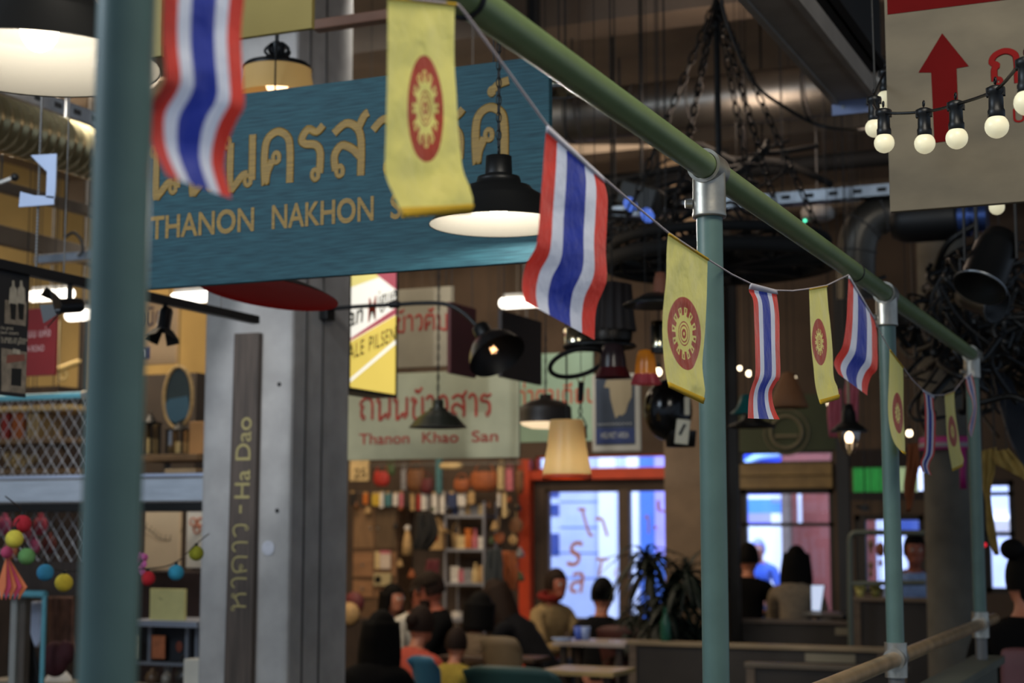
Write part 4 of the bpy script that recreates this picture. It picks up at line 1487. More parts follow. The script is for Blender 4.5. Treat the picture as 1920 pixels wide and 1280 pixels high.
# ---------------- festoon lights before the arrow sign
M_fest = mat('festoon_bulb', '#d8d0b0', .35, 0, 0, emit=.5, ecol='#f2e8c0')
BUL = [(1658, 268, 3.55, 'lit festoon bulb at the lower left corner of the string'), (1734, 269, 3.45, 'lit festoon bulb left of the arrow shaft foot'), (1794, 259, 3.25, 'lit festoon bulb right of the arrow shaft foot'),
       (1869, 237, 3.0, 'lit festoon bulb before the right half of the arrow sign'), (1926, 192, 2.7, 'lit festoon bulb cut by the right frame edge'),
       (1640, 240, 3.8, 'lit festoon bulb behind the lower left corner bulb'), (1661, 185, 4.1, 'upper festoon bulb behind the left edge of the arrow sign'), (1664, 207, 4.25, 'lower festoon bulb behind the left edge of the arrow sign'), (1869, 388, 4.6, 'single bulb below the arrow sign')]
pts = []
for i, (px, py, d, lab) in enumerate(BUL):
    c = at(px, py, d)
    t = thing('festoon_bulb', c, lab, 'bulb', 'bulbs of the festoon string')
    MB().ball(c, .0225, 24).build('globe', M_fest, t)
    mb = MB().lathe([(.0135, .016), (.016, .019), (.016, .03), (.014, .034), (.0135, .06), (.017, .064), (.017, .074), (.009, .078), (0, .079)], c, n=20)
    mb.box(c + V((0, 0, .066)), (.034, .014, .016))
    mb.build('socket', M_black, t)
    MB().ring(c + V((0, 0, .088)), .006, .0018, aim_matrix((1, .4, 0)), 12, 5).build('hook', M_black, t)
    if i < 8:
        pts.append(c + V((0, 0, .07)))
    else:
        MB().cyl(c + V((0, 0, .07)), V((c.x, c.y, CEIL)), .002, n=6).build('wire', M_wire, t)
order = [7, 6, 5, 0, 1, 2, 3, 4]
seq = [V((at(1640, 150, 4.5).x, at(1640, 150, 4.5).y, CEIL)), at(1640, 150, 4.4)] + [pts[k] for k in order] + [at(2010, 130, 2.3), V((at(2010, 130, 2.3).x + .05, at(2010, 130, 2.3).y, CEIL))]
tag(MB().tube(smooth3(seq, 6), .0032, 8).build('festoon_cable', M_black), 'black cable of the festoon lights before the arrow sign', 'cable')
# ---------------- spotlights on the left track
yt0, yt1 = at(-80, 470, X=XT).y, at(480, 600, X=XT).y
zt = at(240, 548, X=XT).z
t = thing('lighting_track', (XT, (yt0 + yt1) / 2, zt), 'black lighting track running from the left edge to the column', 'track')
MB().span((XT - .018, yt0, zt - .016), (XT + .018, yt1, zt + .016)).build('rail', M_black, t, bevel=.002)
mb = MB()
for y in (yt0 + .5, yt1 - .25):
    mb.cyl((XT, y, zt), (XT, y, CEIL), .0025, n=8)
mb.build('hanger_rod', M_greysteel, t)
M_spot = mat('spot_black', '#16181c', .38, .3, .08)
for px, py, dv, lab in ((130, 573, V((-.45, -.75, -.12)), 'black track spotlight with barn doors facing left'), (309, 600, V((.02, -.25, -1)), 'black track spotlight with barn doors facing down')):
    c = at(px, py, X=XT)
    t = thing('track_spotlight', c, lab, 'spotlight', 'track spotlights')
    Mx = aim_matrix(dv) * .68
    MB().cyl((c.x, c.y, c.z), (c.x, c.y, zt - .01), .009, n=10).build('stem', M_black, t)
    MB().lathe([(0, -.07), (.03, -.068), (.037, -.05), (.037, .045), (.042, .05), (.042, .062), (.034, .062), (.03, .02), (0, .018)], c, Mx, 28).build('body', M_spot, t)
    for k in range(4):
        a = k * PI / 2 + .3
        dd = V((math.cos(a), math.sin(a), 0))
        tt = V((-math.sin(a), math.cos(a), 0))
        P = [dd * .04 + tt * .03 + V((0, 0, .06)), dd * .04 - tt * .03 + V((0, 0, .06)), dd * .085 - tt * .05 + V((0, 0, .115)), dd * .085 + tt * .05 + V((0, 0, .115))]
        MB().poly([c + Mx @ q for q in P], Mx @ V((dd.x, dd.y, -.6)), .0025).build('barn_door', M_black, t)
# stage spots at the right
for px, py, d, dv, lab, k in ((1858, 488, 5.6, V((-.3, -.5, -.9)), 'large black stage spotlight hanging below the arrow sign', 1.25), (1835, 560, 6.0, V((.7, -.4, -.35)), 'smaller black stage spotlight pointing right', .9)):
    c = at(px, py, d)
    t = thing('stage_spotlight', c, lab, 'spotlight', 'stage spotlights')
    Mx = aim_matrix(dv)
    MB().lathe([(0, -.1 * k), (.045 * k, -.09 * k), (.06 * k, -.04 * k), (.062 * k, .08 * k), (.075 * k, .1 * k), (.07 * k, .1 * k), (.05 * k, .06 * k), (0, .05 * k)], c, Mx, 28).build('body', M_black, t)
    MB().lathe([(.0705 * k, .096 * k), (.0755 * k, .1005 * k), (.076 * k, .094 * k)], c, Mx, 28).build('lens_ring', M_steel, t)
    MB().beam(c + V((-.07 * k, 0, 0)), c + V((-.07 * k, 0, .17 * k)), .006, .03).beam(c + V((.07 * k, 0, 0)), c + V((.07 * k, 0, .17 * k)), .006, .03).beam(c + V((-.07 * k, 0, .17 * k)), c + V((.07 * k, 0, .17 * k)), .03, .006).build('yoke', M_black, t)
    hang(t, c + V((0, 0, .17 * k)), M_black, .008)
# ================================================================ ducts, trays, cables
def spiral_duct(name, a, b, r, m, label, seam=.28):
    a, b = V(a), V(b)
    t = thing(name, (a + b) / 2, label, 'duct')
    MB().cyl(a, b, r, n=40).build('tube', m, t)
    d = (b - a)
    L = d.length
    d.normalize()
    mb = MB()
    k = seam
    while k < L - .05:
        mb.ring(a + d * k, r, .006, aim_matrix(d + V((0, 0, .07))), 36, 5)
        k += seam
    mb.build('seam', MATS['formwork_line_grey'], t)
    for f in (.15, .5, .85):
        p = a + d * L * f
        MB().cyl(p + V((0, 0, r)), (p.x, p.y, CEIL), .006, n=6).ring(p, r + .004, .006, aim_matrix(d), 32, 5).build('hanger', M_wire, t)
    return t


YD_ = at(1290, 200, 9.0).y
p, q = at(1290, 196, Y=YD_), at(1560, 170, Y=YD_)
zd = p.z
xr = at(1640, 170, Y=YD_).x
spiral_duct('air_duct', (at(900, 240, Y=YD_).x, YD_, zd), (xr + 1.6, YD_, zd), 49 * mpp(p), M_duct, 'big silver spiral duct crossing behind the overhead pipe', .33)
# ribbed flexible duct at the left, running away from the camera
Xd = at(90, 265, 5.8).x
ya, yb = at(-60, 205, X=Xd).y, at(330, 345, X=Xd).y
zd = at(90, 262, X=Xd).z
t = thing('flexible_duct', (Xd, (ya + yb) / 2, zd), 'ribbed silver flexible duct at the upper left behind the first post', 'duct')
n = int((yb - ya) / .012)
prof = []
for i in range(n):
    prof.append((.098 if i % 4 < 2 else .091, i * .012))
MB().lathe(prof, (Xd, ya, zd), aim_matrix((0, 1, 0)), 40).build('ribbed_tube', mat('flex_duct_foil', '#a89c78', .3, .85, .1, 12), t)
mb = MB()
for k in range(3):
    y = ya + .5 + k * .8
    mb.cyl((Xd, y, zd + .09), (Xd, y, CEIL), .005, n=6)
mb.build('hanger', M_wire, t)


def tray(name, a, b, w, h, label, m=None):
    """perforated steel channel"""
    a, b = V(a), V(b)
    t = thing(name, (a + b) / 2, label, 'cable tray')
    d = (b - a).normalized()
    s = d.cross(V((0, 0, 1))).normalized()
    mb = MB()
    mb.beam(a, b, w, .003)
    for sg in (-1, 1):
        mb.beam(a + s * sg * w / 2 + V((0, 0, h / 2)), b + s * sg * w / 2 + V((0, 0, h / 2)), .003, h)
    mb.build('channel', m or M_greysteel, t)
    mb = MB()
    L = (b - a).length
    k = .05
    while k < L:
        p = a + d * k
        for sg in (-1, 1):
            mb.beam(p + s * sg * (w / 2 + .001) + V((0, 0, h * .5)), p + d * .045 + s * sg * (w / 2 + .001) + V((0, 0, h * .5)), .004, h * .35)
        mb.beam(p + V((0, 0, -.002)), p + d * .045 + V((0, 0, -.002)), w * .3, .003)
        k += .12
    mb.build('slots', M_blackmatt, t)
    for f in (.1, .5, .9):
        p = a + (b - a) * f
        MB().cyl(p, (p.x, p.y, CEIL), .004, n=6).build('hanger', M_wire, t)
    return t


# tray above the flexible duct
Xt = at(90, 225, 6.6).x
zt_ = at(90, 222, X=Xt).z
tray('cable_tray', (Xt, at(-70, 165, X=Xt).y, zt_), (Xt, at(240, 280, X=Xt).y, zt_), .2, .06, 'perforated cable tray just above the ribbed flexible duct', M_steel)
# tray parallel to X beyond the middle post
Yt = at(1300, 395, 8.3).y
z_ = at(1300, 398, Y=Yt).z
tray('cable_tray', (at(1080, 410, Y=Yt).x, Yt, z_), (at(1900, 360, Y=Yt).x, Yt, z_), .1, .055, 'long slotted cable tray crossing behind the middle post', M_steel)
# black pipe above it
Yp = at(1400, 318, 9.4).y
z_ = at(1400, 318, Y=Yp).z
t = thing('black_pipe', (at(1400, 318, Y=Yp)), 'black pipe crossing above the long slotted cable tray', 'pipe')
MB().cyl((at(1120, 318, Y=Yp).x, Yp, z_), (at(1990, 318, Y=Yp).x, Yp, z_), .05, n=20).build('tube', M_blackmatt, t)
mb = MB()
for px in (1150, 1430, 1650):
    x = at(px, 318, Y=Yp).x
    mb.cyl((x, Yp, z_), (x, Yp, CEIL), .007, n=6)
mb.build('hanger', M_black, t)
# wide trunking running to the rear at the upper right with a blue grey end cap
Xk = at(1603, 185, 6.2).x
yk = at(1603, 185, X=Xk).y
zk = at(1603, 186, X=Xk).z
t = thing('cable_trunking', (Xk, yk - 1.2, zk), 'wide grey steel trunking coming down from the top with a blue grey end', 'trunking')
w = 74 * mpp((Xk, yk, zk))
MB().span((Xk - w / 2, yk - 3.0, zk), (Xk + w / 2, yk, zk + .05)).span((Xk - w / 2 - .012, yk - 3.0, zk - .012), (Xk - w / 2 + .012, yk, zk + .06)).span((Xk + w / 2 - .012, yk - 3.0, zk - .012), (Xk + w / 2 + .012, yk, zk + .06)).build('trough', mat('dull_trunking', '#8f857a', .6, .1, .15, 6), t)
MB().span((Xk - w / 2 - .014, yk, zk - .055), (Xk + w / 2 + .014, yk + .012, zk + .01)).build('end_cap', mat('blue_grey_cap', '#8490b4', .4, .1, .1), t)
MB().cyl((Xk - w * .3, yk - .004, zk - .025), (Xk - w * .3, yk + .004, zk - .025), .008, n=10).cyl((Xk + w * .32, yk - .004, zk - .025), (Xk + w * .32, yk + .004, zk - .025), .008, n=10).build('screw', M_steel, t)
MB().cyl((Xk, yk - .3, zk + .04), (Xk, yk - .3, CEIL), .006, n=6).cyl((Xk, yk - 2, zk + .04), (Xk, yk - 2, CEIL), .006, n=6).build('hanger', M_wire, t)
# black beam left of the arrow sign
Xk = at(1640, 120, 6.4).x
zk = at(1640, 120, X=Xk).z
t = thing('black_beam', (Xk, 4, zk), 'black steel beam between the grey trunking and the arrow sign', 'beam')
MB().span((Xk - .04, 3.4, zk), (Xk + .04, at(1652, 190, X=Xk).y, zk + .012)).span((Xk - .006, 3.4, zk), (Xk + .006, at(1652, 190, X=Xk).y, CEIL)).span((Xk - .04, 3.4, CEIL - .012), (Xk + .04, at(1652, 190, X=Xk).y, CEIL)).build('girder', M_blackmatt, t)
# hanging black cable loop across the upper right
pts = [at(1350, -30, 7.2), at(1362, 40, 7.2), at(1410, 150, 7.2), at(1470, 200, 7.2), at(1540, 236, 7.2), at(1610, 243, 7.0), at(1640, 236, 6.6)]
tag(MB().tube(smooth3(pts, 6), .008, 8).build('hanging_cable', M_black), 'black cable sagging over the silver spiral duct', 'cable')
# smoke detector
c = at(1533, 401, 9.0)
t = thing('ceiling_detector', c, 'flat white round detector with a green light under the slotted cable tray', 'detector')
u = mpp(c)
MB().lathe([(0, 12 * u), (28 * u, 12 * u), (31 * u, 4 * u), (30 * u, -8 * u), (24 * u, -11 * u), (0, -11 * u)], c, n=32).build('housing', mat('grey_white_plastic', '#a9a7a4', .5), t)
MB().ball(c + V((-22 * u, -10 * u, -13 * u)), 2.6 * u).build('light', mat('green_led', '#5cf2c0', .4, 0, 0, emit=3), t)
MB().cyl(c, (c.x, c.y, CEIL), .006, n=6).build('rod', M_greysteel, t)
# elbow duct and black silencer
c = [at(1690, 400, 8.0), at(1652, 402, 8.0), at(1620, 425, 8.0), at(1606, 470, 8.0), at(1606, 560, 8.0)]
t = thing('duct_elbow', c[2], 'grey duct elbow turning down under the arrow sign', 'duct')
pe = smooth3(c, 8)
MB().tube(pe, 36 * mpp(c[2]), 28).build('tube', mat('dull_duct', '#5a5650', .4, .7, .12), t)
mb = MB()
for k in (8, 16, 24):
    mb.ring(pe[k], 36.5 * mpp(c[2]), .006, aim_matrix(pe[k] - pe[k - 1]), 28, 5)
mb.build('seam', MATS['formwork_line_grey'], t)
a, b = at(1672, 418, 7.2), at(1806, 408, 7.2)
b.y, b.z = a.y, a.z
t = thing('black_silencer', (a + b) / 2, 'black rounded cylinder hanging under the arrow sign', 'duct')
r = 40 * mpp(a)
MB().lathe([(0, 0), (r * .75, .004), (r * .97, .05), (r, .1), (r, (b - a).length - .02), (r * .96, (b - a).length), (0, (b - a).length)], a, aim_matrix(b - a), 32).build('drum', mat('matt_black_drum', '#080a0d', .5, .1, 0), t)
d = (b - a).normalized()
MB().cyl(b, b + d * .05, r * .9, n=28).cyl(b + d * .05, b + d * .12, r * .7, n=28).build('clamp_band', mat('band_blue_steel', '#4c66a8', .25, .8, .2, 9), t)
MB().cyl(a + V((.15, 0, r)), (a.x + .15, a.y, CEIL), .006, n=6).build('hanger', M_black, t)
# cable tangle on the right
rnd = random.Random(21)
mb = MB()
for k in range(90):
    p0 = at(rnd.uniform(1735, 1940), rnd.uniform(500, 650), rnd.uniform(6.5, 8.1))
    pts = [p0]
    q = p0.copy()
    for j in range(6):
        q = q + V((rnd.uniform(-.12, .17), rnd.uniform(-.16, .16), rnd.uniform(-.2, .12)))
        pts.append(q.copy())
    mb.tube(smooth3(pts, 5), rnd.choice((.008, .012, .017)), 6)
for k in range(10):
    mb.tube(smooth3([at(1640 + k * 6, 560 + k * 7, 8.0), at(1720 + k * 8, 610 + k * 9, 7.9), at(1800 + k * 9, 640 + k * 6, 7.8), at(1930, 600 + k * 20, 7.6)], 6), .01, 6)
tag(mb.build('cable_tangle', M_black), 'dense tangle of black cables at the right above the last post', 'cables', None, 'stuff')
mb = MB()
for k in range(9):
    x = 1866 + k * 3
    mb.tube(smooth3([at(1862 + k * 4, 690 + k * 3, 7.0), at(1878 + k * 5, 760 + k * 2, 6.9), at(1900 + k * 6, 830, 6.8), at(1935 + k * 4, 890, 6.7)], 6), .011, 6)
tag(mb.build('cable_bundle', mat('slate_cable', '#1d222b', .35, 0, .1)), 'thick shiny slate black cable bundle hanging at the right edge', 'cables', None, 'stuff')
rnd = random.Random(4)
mb = MB()
for k in range(34):
    p0 = at(rnd.uniform(1140, 1300), rnd.uniform(350, 470), rnd.uniform(8.2, 9.6))
    pts = [p0]
    q = p0.copy()
    for j in range(5):
        q = q + V((rnd.uniform(-.35, .35), rnd.uniform(-.1, .1), rnd.uniform(-.12, .12)))
        pts.append(q.copy())
    mb.tube(smooth3(pts, 5), rnd.choice((.008, .014, .02)), 6)
tag(mb.build('ceiling_cables', M_blackmatt), 'dark loose ceiling cables behind the striped flag and chandelier', 'cables', None, 'stuff')
c = at(1203, 372, 8.0)
t = thing('ceiling_projector', c, 'dark ceiling spotlight with two blue lit lenses behind the cord', 'spotlight')
u = mpp(c)
MB().box(c, (76 * u, 60 * u, 46 * u), Matrix.Rotation(.35, 3, 'Y')).build('body', mat('dark_olive_body', '#2c2a22', .5), t, bevel=.01)
for px, py in ((1180, 380), (1212, 400)):
    q = at(px, py, 7.75)
    MB().cyl(q, q + V((.03, -.06, -.03)), 11 * u, n=20).build('lens', mat('blue_lens', '#5d84f0', .3, 0, 0, emit=.55, ecol='#5d84f0'), t)
MB().cyl(c, (c.x, c.y, CEIL), .008, n=8).build('rod', M_black, t)
# exposed upright pipes and small fittings behind the duct
for px, d, r_, m, lab in ((1000, 8.6, 14, M_blackmatt, 'dark vertical pipe above the right end of the blue sign'), (1160, 10.5, 3, M_greysteel, 'thin vertical rod behind the overhead pipe')):
    p = at(px, 80, d)
    tag(MB().cyl((p.x, p.y, at(px, 180, d).z), (p.x, p.y, CEIL), r_ * mpp(p), n=14).build('vertical_pipe', m), lab, 'pipe')
# ---------------- upper left: beams, bracket, fluorescent lamps
M_beam = mat('grey_brown_beam', '#6d6358', .75, 0, .2, 4)
for px, py, d, h_, lab in ((60, 366, 7.6, .05, 'upper grey beam at the left, behind the white folded bracket'), (60, 455, 7.8, .09, 'lower brown beam at the left above the lighting track')):
    X_ = at(px, py, d).x
    z = at(px, py, X=X_).z
    tag(MB().span((X_ - .025, at(-120, py, X=X_).y, z - h_ / 2), (X_ + .025, at(330, py + 70, X=X_).y, z + h_ / 2)).build('ceiling_beam', M_beam, bevel=.005), lab, 'beam')
Y_ = at(120, 482, 7.4).y
z = at(120, 484, Y=Y_).z
tag(MB().span((at(72, 484, Y=Y_).x, Y_ - .03, z - .02), (at(560, 470, Y=Y_).x, Y_ + .03, z + .02)).build('steel_strut', M_steel, bevel=.003), 'pale steel strut left of the first post below the brown beam', 'strut')
Yb = at(80, 330, 5.4).y


def wb(px, py, o=0):
    q = at(px, py, Y=Yb)
    return q + V((0, o, 0))


t = thing('folded_bracket', wb(66, 388), 'white folded metal bracket on a threaded rod at the left', 'bracket')
mb = MB().poly([wb(57, 291), wb(106, 288), wb(104, 352), wb(102, 372), wb(86, 370), wb(88, 322)], (0, 1, 0), .004)
mb.poly([wb(38, 359), wb(64, 366), wb(101, 368), wb(101, 383), wb(35, 388)], (0, 1, -.2), .004)
mb.build('plate', mat('white_blue_metal', '#b9c6e2', .45, .2, .05), t)
q0, q1 = wb(60, 505, .02), wb(63, 150, .02)
MB().cyl((q0.x, q0.y, q0.z), (q0.x, q0.y, CEIL), .0045, n=8).build('threaded_rod', M_greysteel, t)
mb = MB()
for k in range(40):
    mb.ring((q0.x, q0.y, q0.z + k * .012), .005, .0012, None, 10, 4)
mb.build('thread', M_steel, t)
Yf = at(450, 555, 8.9).y
M_tube = mat('fluorescent_glow', '#ffffff', .4, 0, 0, emit=3.2, ecol='#fff6e6')
FL = [(330, 392, 557, 8.9, 'lit fluorescent batten under the blue sign beside the red lamp'), (132, 182, 590, 9.0, 'lit fluorescent batten behind the left track spotlight'),
      (946, 1020, 566, 10.4, 'lit fluorescent batten below the right end of the blue sign'), (972, 1003, 737, 11.2, 'short lit fluorescent batten right of the pale cream street sign'), (62, 130, 553, 9.2, 'pale lit batten behind the black photo poster')]
for a, b, py, d, lab in FL:
    c = at((a + b) / 2, py, d)
    Yc_ = c.y
    x0, x1 = at(a, py, Y=Yc_).x, at(b, py, Y=Yc_).x
    t = thing('fluorescent_lamp', c, lab, 'lamp', 'fluorescent battens')
    rr = 11 * mpp(c)
    MB().cyl((x0, Yc_, c.z), (x1, Yc_, c.z), rr, n=18).ball((x0, Yc_, c.z), rr, 14).ball((x1, Yc_, c.z), rr, 14).build('diffuser', M_tube, t)
    MB().span((x0, Yc_ - .02, c.z + rr * .8), (x1, Yc_ + .02, c.z + rr * 1.5)).build('batten', M_white, t)
    MB().cyl(((x0 + x1) / 2, Yc_, c.z + rr), ((x0 + x1) / 2, Yc_, CEIL), .006, n=6).build('rod', M_greysteel, t)
# yellow notice boards and pale panel above the blue sign
M_mustard = mat('mustard_board', '#9a8746', .7, 0, .06, 3)
board_q('sign_board', 420, 585, -60, 64, at(500, 30, 5.2).y, M_mustard, 'plain mustard board at the top above the cream drum lamp')
board_q('sign_board', 276, 304, -60, 106, at(290, 60, 4.9).y, mat('mustard_strip', '#93854f', .7, 0, .1, 4), 'narrow mustard board strip between the first post and striped flag')
p = at(640, 38, 5.6)
tag(MB().span((at(584, 38, Y=p.y).x, p.y, p.z - .018), (at(880, 20, Y=p.y).x, p.y + .05, p.z + .018)).build('timber_batten', mat('rose_wood', '#7a5440', .6, 0, .25, 5), bevel=.003), 'reddish timber batten crossing above the blue sign', 'batten')
# small black microphone shaped object on the upper grey beam
c = at(20, 333, 6.6)
u = mpp(c)
t = thing('small_camera', c, 'tiny black and white ceiling camera at the left edge', 'camera')
MB().ball(c + V((10 * u, 0, 0)), 8 * u).build('head', M_black, t)
MB().beam(c + V((6 * u, 0, -1 * u)), c + V((-26 * u, 0, -8 * u)), 7 * u, 5 * u).build('arm', M_white, t)
MB().cyl(c + V((-22 * u, 0, -6 * u)), (c.x - 22 * u, c.y, CEIL), .004, n=6).build('rod', M_black, t)
for px, py0, py1, d, lab in ((82, 390, 455, 7.0, 'thin pair rod left'), (125, 330, 480, 7.2, 'cable drop')):
    pass
mb = MB()
c = at(138, 470, 7.3)
u = mpp(c)
mb.tube(smooth3([at(122, 445, 7.3), at(138, 436, 7.3), at(152, 450, 7.3), at(155, 470, 7.3), at(146, 480, 7.3)], 6), 3 * u, 8)
mb.cyl(at(127, 330, 7.3), at(122, 445, 7.3), 1.6 * u, n=6).cyl(at(121, 445, 7.3), (at(121, 445, 7.3).x, at(121, 445, 7.3).y, CEIL), 1.2 * u, n=6)
tag(mb.build('cable_loop', M_black), 'black cable loop hanging over the lower brown beam', 'cable')

# chrome bowl lamp seen past the right end of the blue sign
c = at(1048, 172, 6.4)
u = mpp(c)
t = thing('chrome_lamp', c, 'shiny chrome bowl lamp peeping past the right end of the blue sign', 'lamp')
MB().lathe([(6 * u, 46 * u), (14 * u, 44 * u), (30 * u, 30 * u), (42 * u, 8 * u), (43 * u, 0), (41 * u, 0), (28 * u, 26 * u), (0, 36 * u)], c, n=40).build('bowl', MATS['chrome'], t)
MB().ring(c, 43 * u, 2.2 * u, None, 40, 8).build('rim', M_steel, t)
MB().cyl(c + V((0, 0, 44 * u)), (c.x, c.y, CEIL), .003, n=6).build('cord', M_cordblack, t)
# ================================================================ left: stall with mesh frames, ledge, shelves
M_aqua = mat('aqua_tube_paint', '#62a6b4', .4, 0, .06, 18)
M_mesh = mat('mesh_wire', '#b9bcc0', .35, .85, .05)
M_ledge = mat('zinc_ledge', '#cfcfd0', .16, .8, .1, 5, (1, 6, 6), bump=.25)
YE = at(190, 920, 7.4).y


def el(px, py, o=0):
    q = at(px, py, Y=YE)
    return q + V((0, o, 0))


z0, z1 = el(190, 944).z, el(190, 894).z
z1_ledge = z1
x0, x1 = at(-140, 920, Y=YE).x, min(CX0 - .01, at(384, 920, Y=YE).x)
t = thing('metal_ledge', ((x0 + x1) / 2, YE, z0), 'long shiny zinc clad ledge behind the first post', 'ledge')
MB().span((x0, YE, z0), (x1, YE + .35, z1)).build('zinc_front', M_ledge, t, bevel=.012)
MB().span((x0, YE + .004, z1 - .002), (x1, YE + .34, z1 + .012)).build('top_fold', mat('ledge_top', '#c2cbe0', .4, .4, .05), t)
MB().span((x0, YE + .01, z0 - .035), (x1, YE + .33, z0)).build('under_batten', M_blackmatt, t)
for px in (-120, 372):
    x = at(px, 920, Y=YE).x
    MB().span((x - .02, YE + .2, 0), (x + .02, YE + .24, z0)).build('leg', M_greysteel, t)


def mesh_panel(px0, px1, py0, py1, o, label, pitch=.062):
    """diamond wire mesh in an aqua tube frame; right and top tubes are seen"""
    q0, q1 = el(px0, py1), el(px1, py0)
    xa, xb, za, zb = q0.x, q1.x, q0.z, q1.z
    yy = YE + o
    t = thing('mesh_panel', ((xa + xb) / 2, yy, za), label, 'mesh panel')
    return t, xa, xb, za, zb, yy


def mesh_fill(t, xa, xb, za, zb, yy, pitch=.07):
    mb = MB()
    W, Hh = xb - xa, (zb - za) / 1.35
    for sgn in (1, -1):
        k = -Hh
        while k < W:
            s0, s1 = max(0, -k), min(Hh, W - k)
            if s1 > s0:
                pts = []
                for s in (s0, s1):
                    x = xa + (k + s) if sgn == 1 else xb - (k + s)
                    pts.append((x, yy + .003 * sgn, za + s * 1.35))
                mb.tube(pts, .0018, 5)
            k += pitch
    mb.build('wire_mesh', M_mesh, t)


t, xa, xb, za, zb, yy = mesh_panel(-110, 143, 736, 893, .12, 'upper diamond wire mesh panel in an aqua tube frame at the left')
mesh_fill(t, xa, xb, za, zb, yy, .066)
MB().cyl((xa, yy, zb), (xb - .03, yy, zb), .0168, n=20).cyl((xb, yy, za), (xb, yy, zb - .03), .0168, n=20).build('tube_frame', M_aqua, t)
MB().tube(smooth3([(xb - .055, yy, zb), (xb - .03, yy, zb), (xb - .006, yy, zb - .007), (xb, yy, zb - .03), (xb, yy, zb - .055)], 5), .0205, 18).build('elbow_fitting', M_galv, t)
t, xa, xb, za, zb, yy = mesh_panel(-110, 136, 958, 1051, .12, 'lower diamond wire mesh panel under the zinc ledge')
mesh_fill(t, xa, xb, za, zb, yy, .066)
MB().cyl((xb, yy, za), (xb, yy, zb), .0168, n=20).build('tube_frame', M_aqua, t)
MB().span((xa, yy - .01, za - .16), (xb + .02, yy + .02, za)).build('kick_board', M_wooddark, t)
q = el(40, 1113)
tag(MB().cyl((at(-110, 1112, Y=YE).x, YE, q.z), (at(86, 1112, Y=YE).x, YE, q.z), .017, n=18).cyl((at(84, 1112, Y=YE).x, YE, q.z - .6), (at(84, 1112, Y=YE).x, YE, q.z), .012, n=12).build('aqua_rail', M_aqua), 'pale aqua tube rail below the lower mesh panel', 'rail')
for px, w_, m, lab in ((10, 14, mat('pale_grey_post', '#9d9d98', .6, 0, .1), 'pale grey upright post at the bottom left corner'), (27, 13, mat('brown_grey_post', '#5a5149', .7, 0, .15), 'dark wooden upright beside the pale grey post')):
    q = el(px, 1200, .05)
    w_ = w_ * mpp(q) / 2
    tag(MB().span((q.x - w_, q.y, 0), (q.x + w_, q.y + .04, el(px, 1122).z)).build('upright_post', m), lab, 'post')
# cloth things hanging behind
def drape(name, outline, d, m, label, cat, amp=.012, th=.006, hang_z=None):
    """hanging cloth given by left and right pixel edges"""
    L, Rr = resample([p[0] for p in outline], 14), resample([p[1] for p in outline], 14)
    rows = []
    Yd = at(outline[0][0][0], outline[0][0][1], d).y
    for i in range(14):
        row = []
        for j in range(10):
            u_ = j / 9
            q = at(L[i][0] * (1 - u_) + Rr[i][0] * u_, L[i][1] * (1 - u_) + Rr[i][1] * u_, Y=Yd)
            row.append(q + V((0, amp * math.sin(j * 1.9 + i * .2), 0)))
        rows.append(row)
    p0 = rows[0][4]
    t = thing(name, rows[-1][5], label, cat)
    MB().sheet(rows, th).build('cloth', m, t)
    mb = MB()
    for p in (rows[0][1], rows[0][8]):
        mb.cyl(p - V((0, 0, .006)), (p.x, p.y, hang_z or CEIL), .0022, n=6)
    mb.build('hanging_cord', M_wire, t)
    return t


drape('black_apron', [((34, 1122), (48, 1122)), ((34, 1160), (54, 1170)), ((34, 1230), (66, 1215)), ((36, 1285), (80, 1285))], 7.686, M_blackmatt, 'black apron hanging at the bottom left', 'apron')
drape('white_cloth', [((47, 1128), (90, 1126)), ((50, 1160), (88, 1160)), ((56, 1190), (80, 1195)), ((66, 1212), (70, 1212))], 7.930, mat('white_blue_cloth', '#c3cade', .8, 0, .06), 'white pointed cloth hanging under the aqua rail', 'cloth')
drape('patterned_curtain', [((88, 1118), (140, 1118)), ((88, 1170), (140, 1170)), ((90, 1225), (142, 1225))], 8.052, mat('brown_pattern_cloth', '#6a4a3c', .8, 0, .5, 40, (1, 1, .3)), 'brown patterned curtain left of the first post', 'curtain')
c = at(104, 1235, 7.564)
mb = MB().ball(c, (.075, .05, .085), 20).ball(c + V((.05, .01, .03)), (.05, .04, .06), 16)
tag(mb.build('cloth_bag', mat('dark_red_cloth', '#3f1218', .8, 0, .2, 20)), 'dark red cloth bag at the bottom left beside the first post', 'bag')
# counter on which the left stall stands
q = at(200, 1285, 7.686)
tag(MB().span((at(-120, 1285, 7.686).x, q.y - .05, 0), (at(390, 1285, 7.686).x, q.y + .2, q.z)).build('stall_counter', mat('pale_counter', '#8d8578', .5, 0, .15, 5)), 'pale stall counter along the bottom left', 'counter')
ZC = q.z
YC = q.y
for px, r_, m, lab in ((60, .055, M_white, 'white bowl upside down on the counter at the bottom left'),):
    c = V((at(px, 1270, 7.747).x, q.y + .1, ZC))
    tag(MB().lathe([(.02, .05), (.035, .046), (.06, .02), (.066, 0)], c, n=28).build('bowl', m), lab, 'bowl')
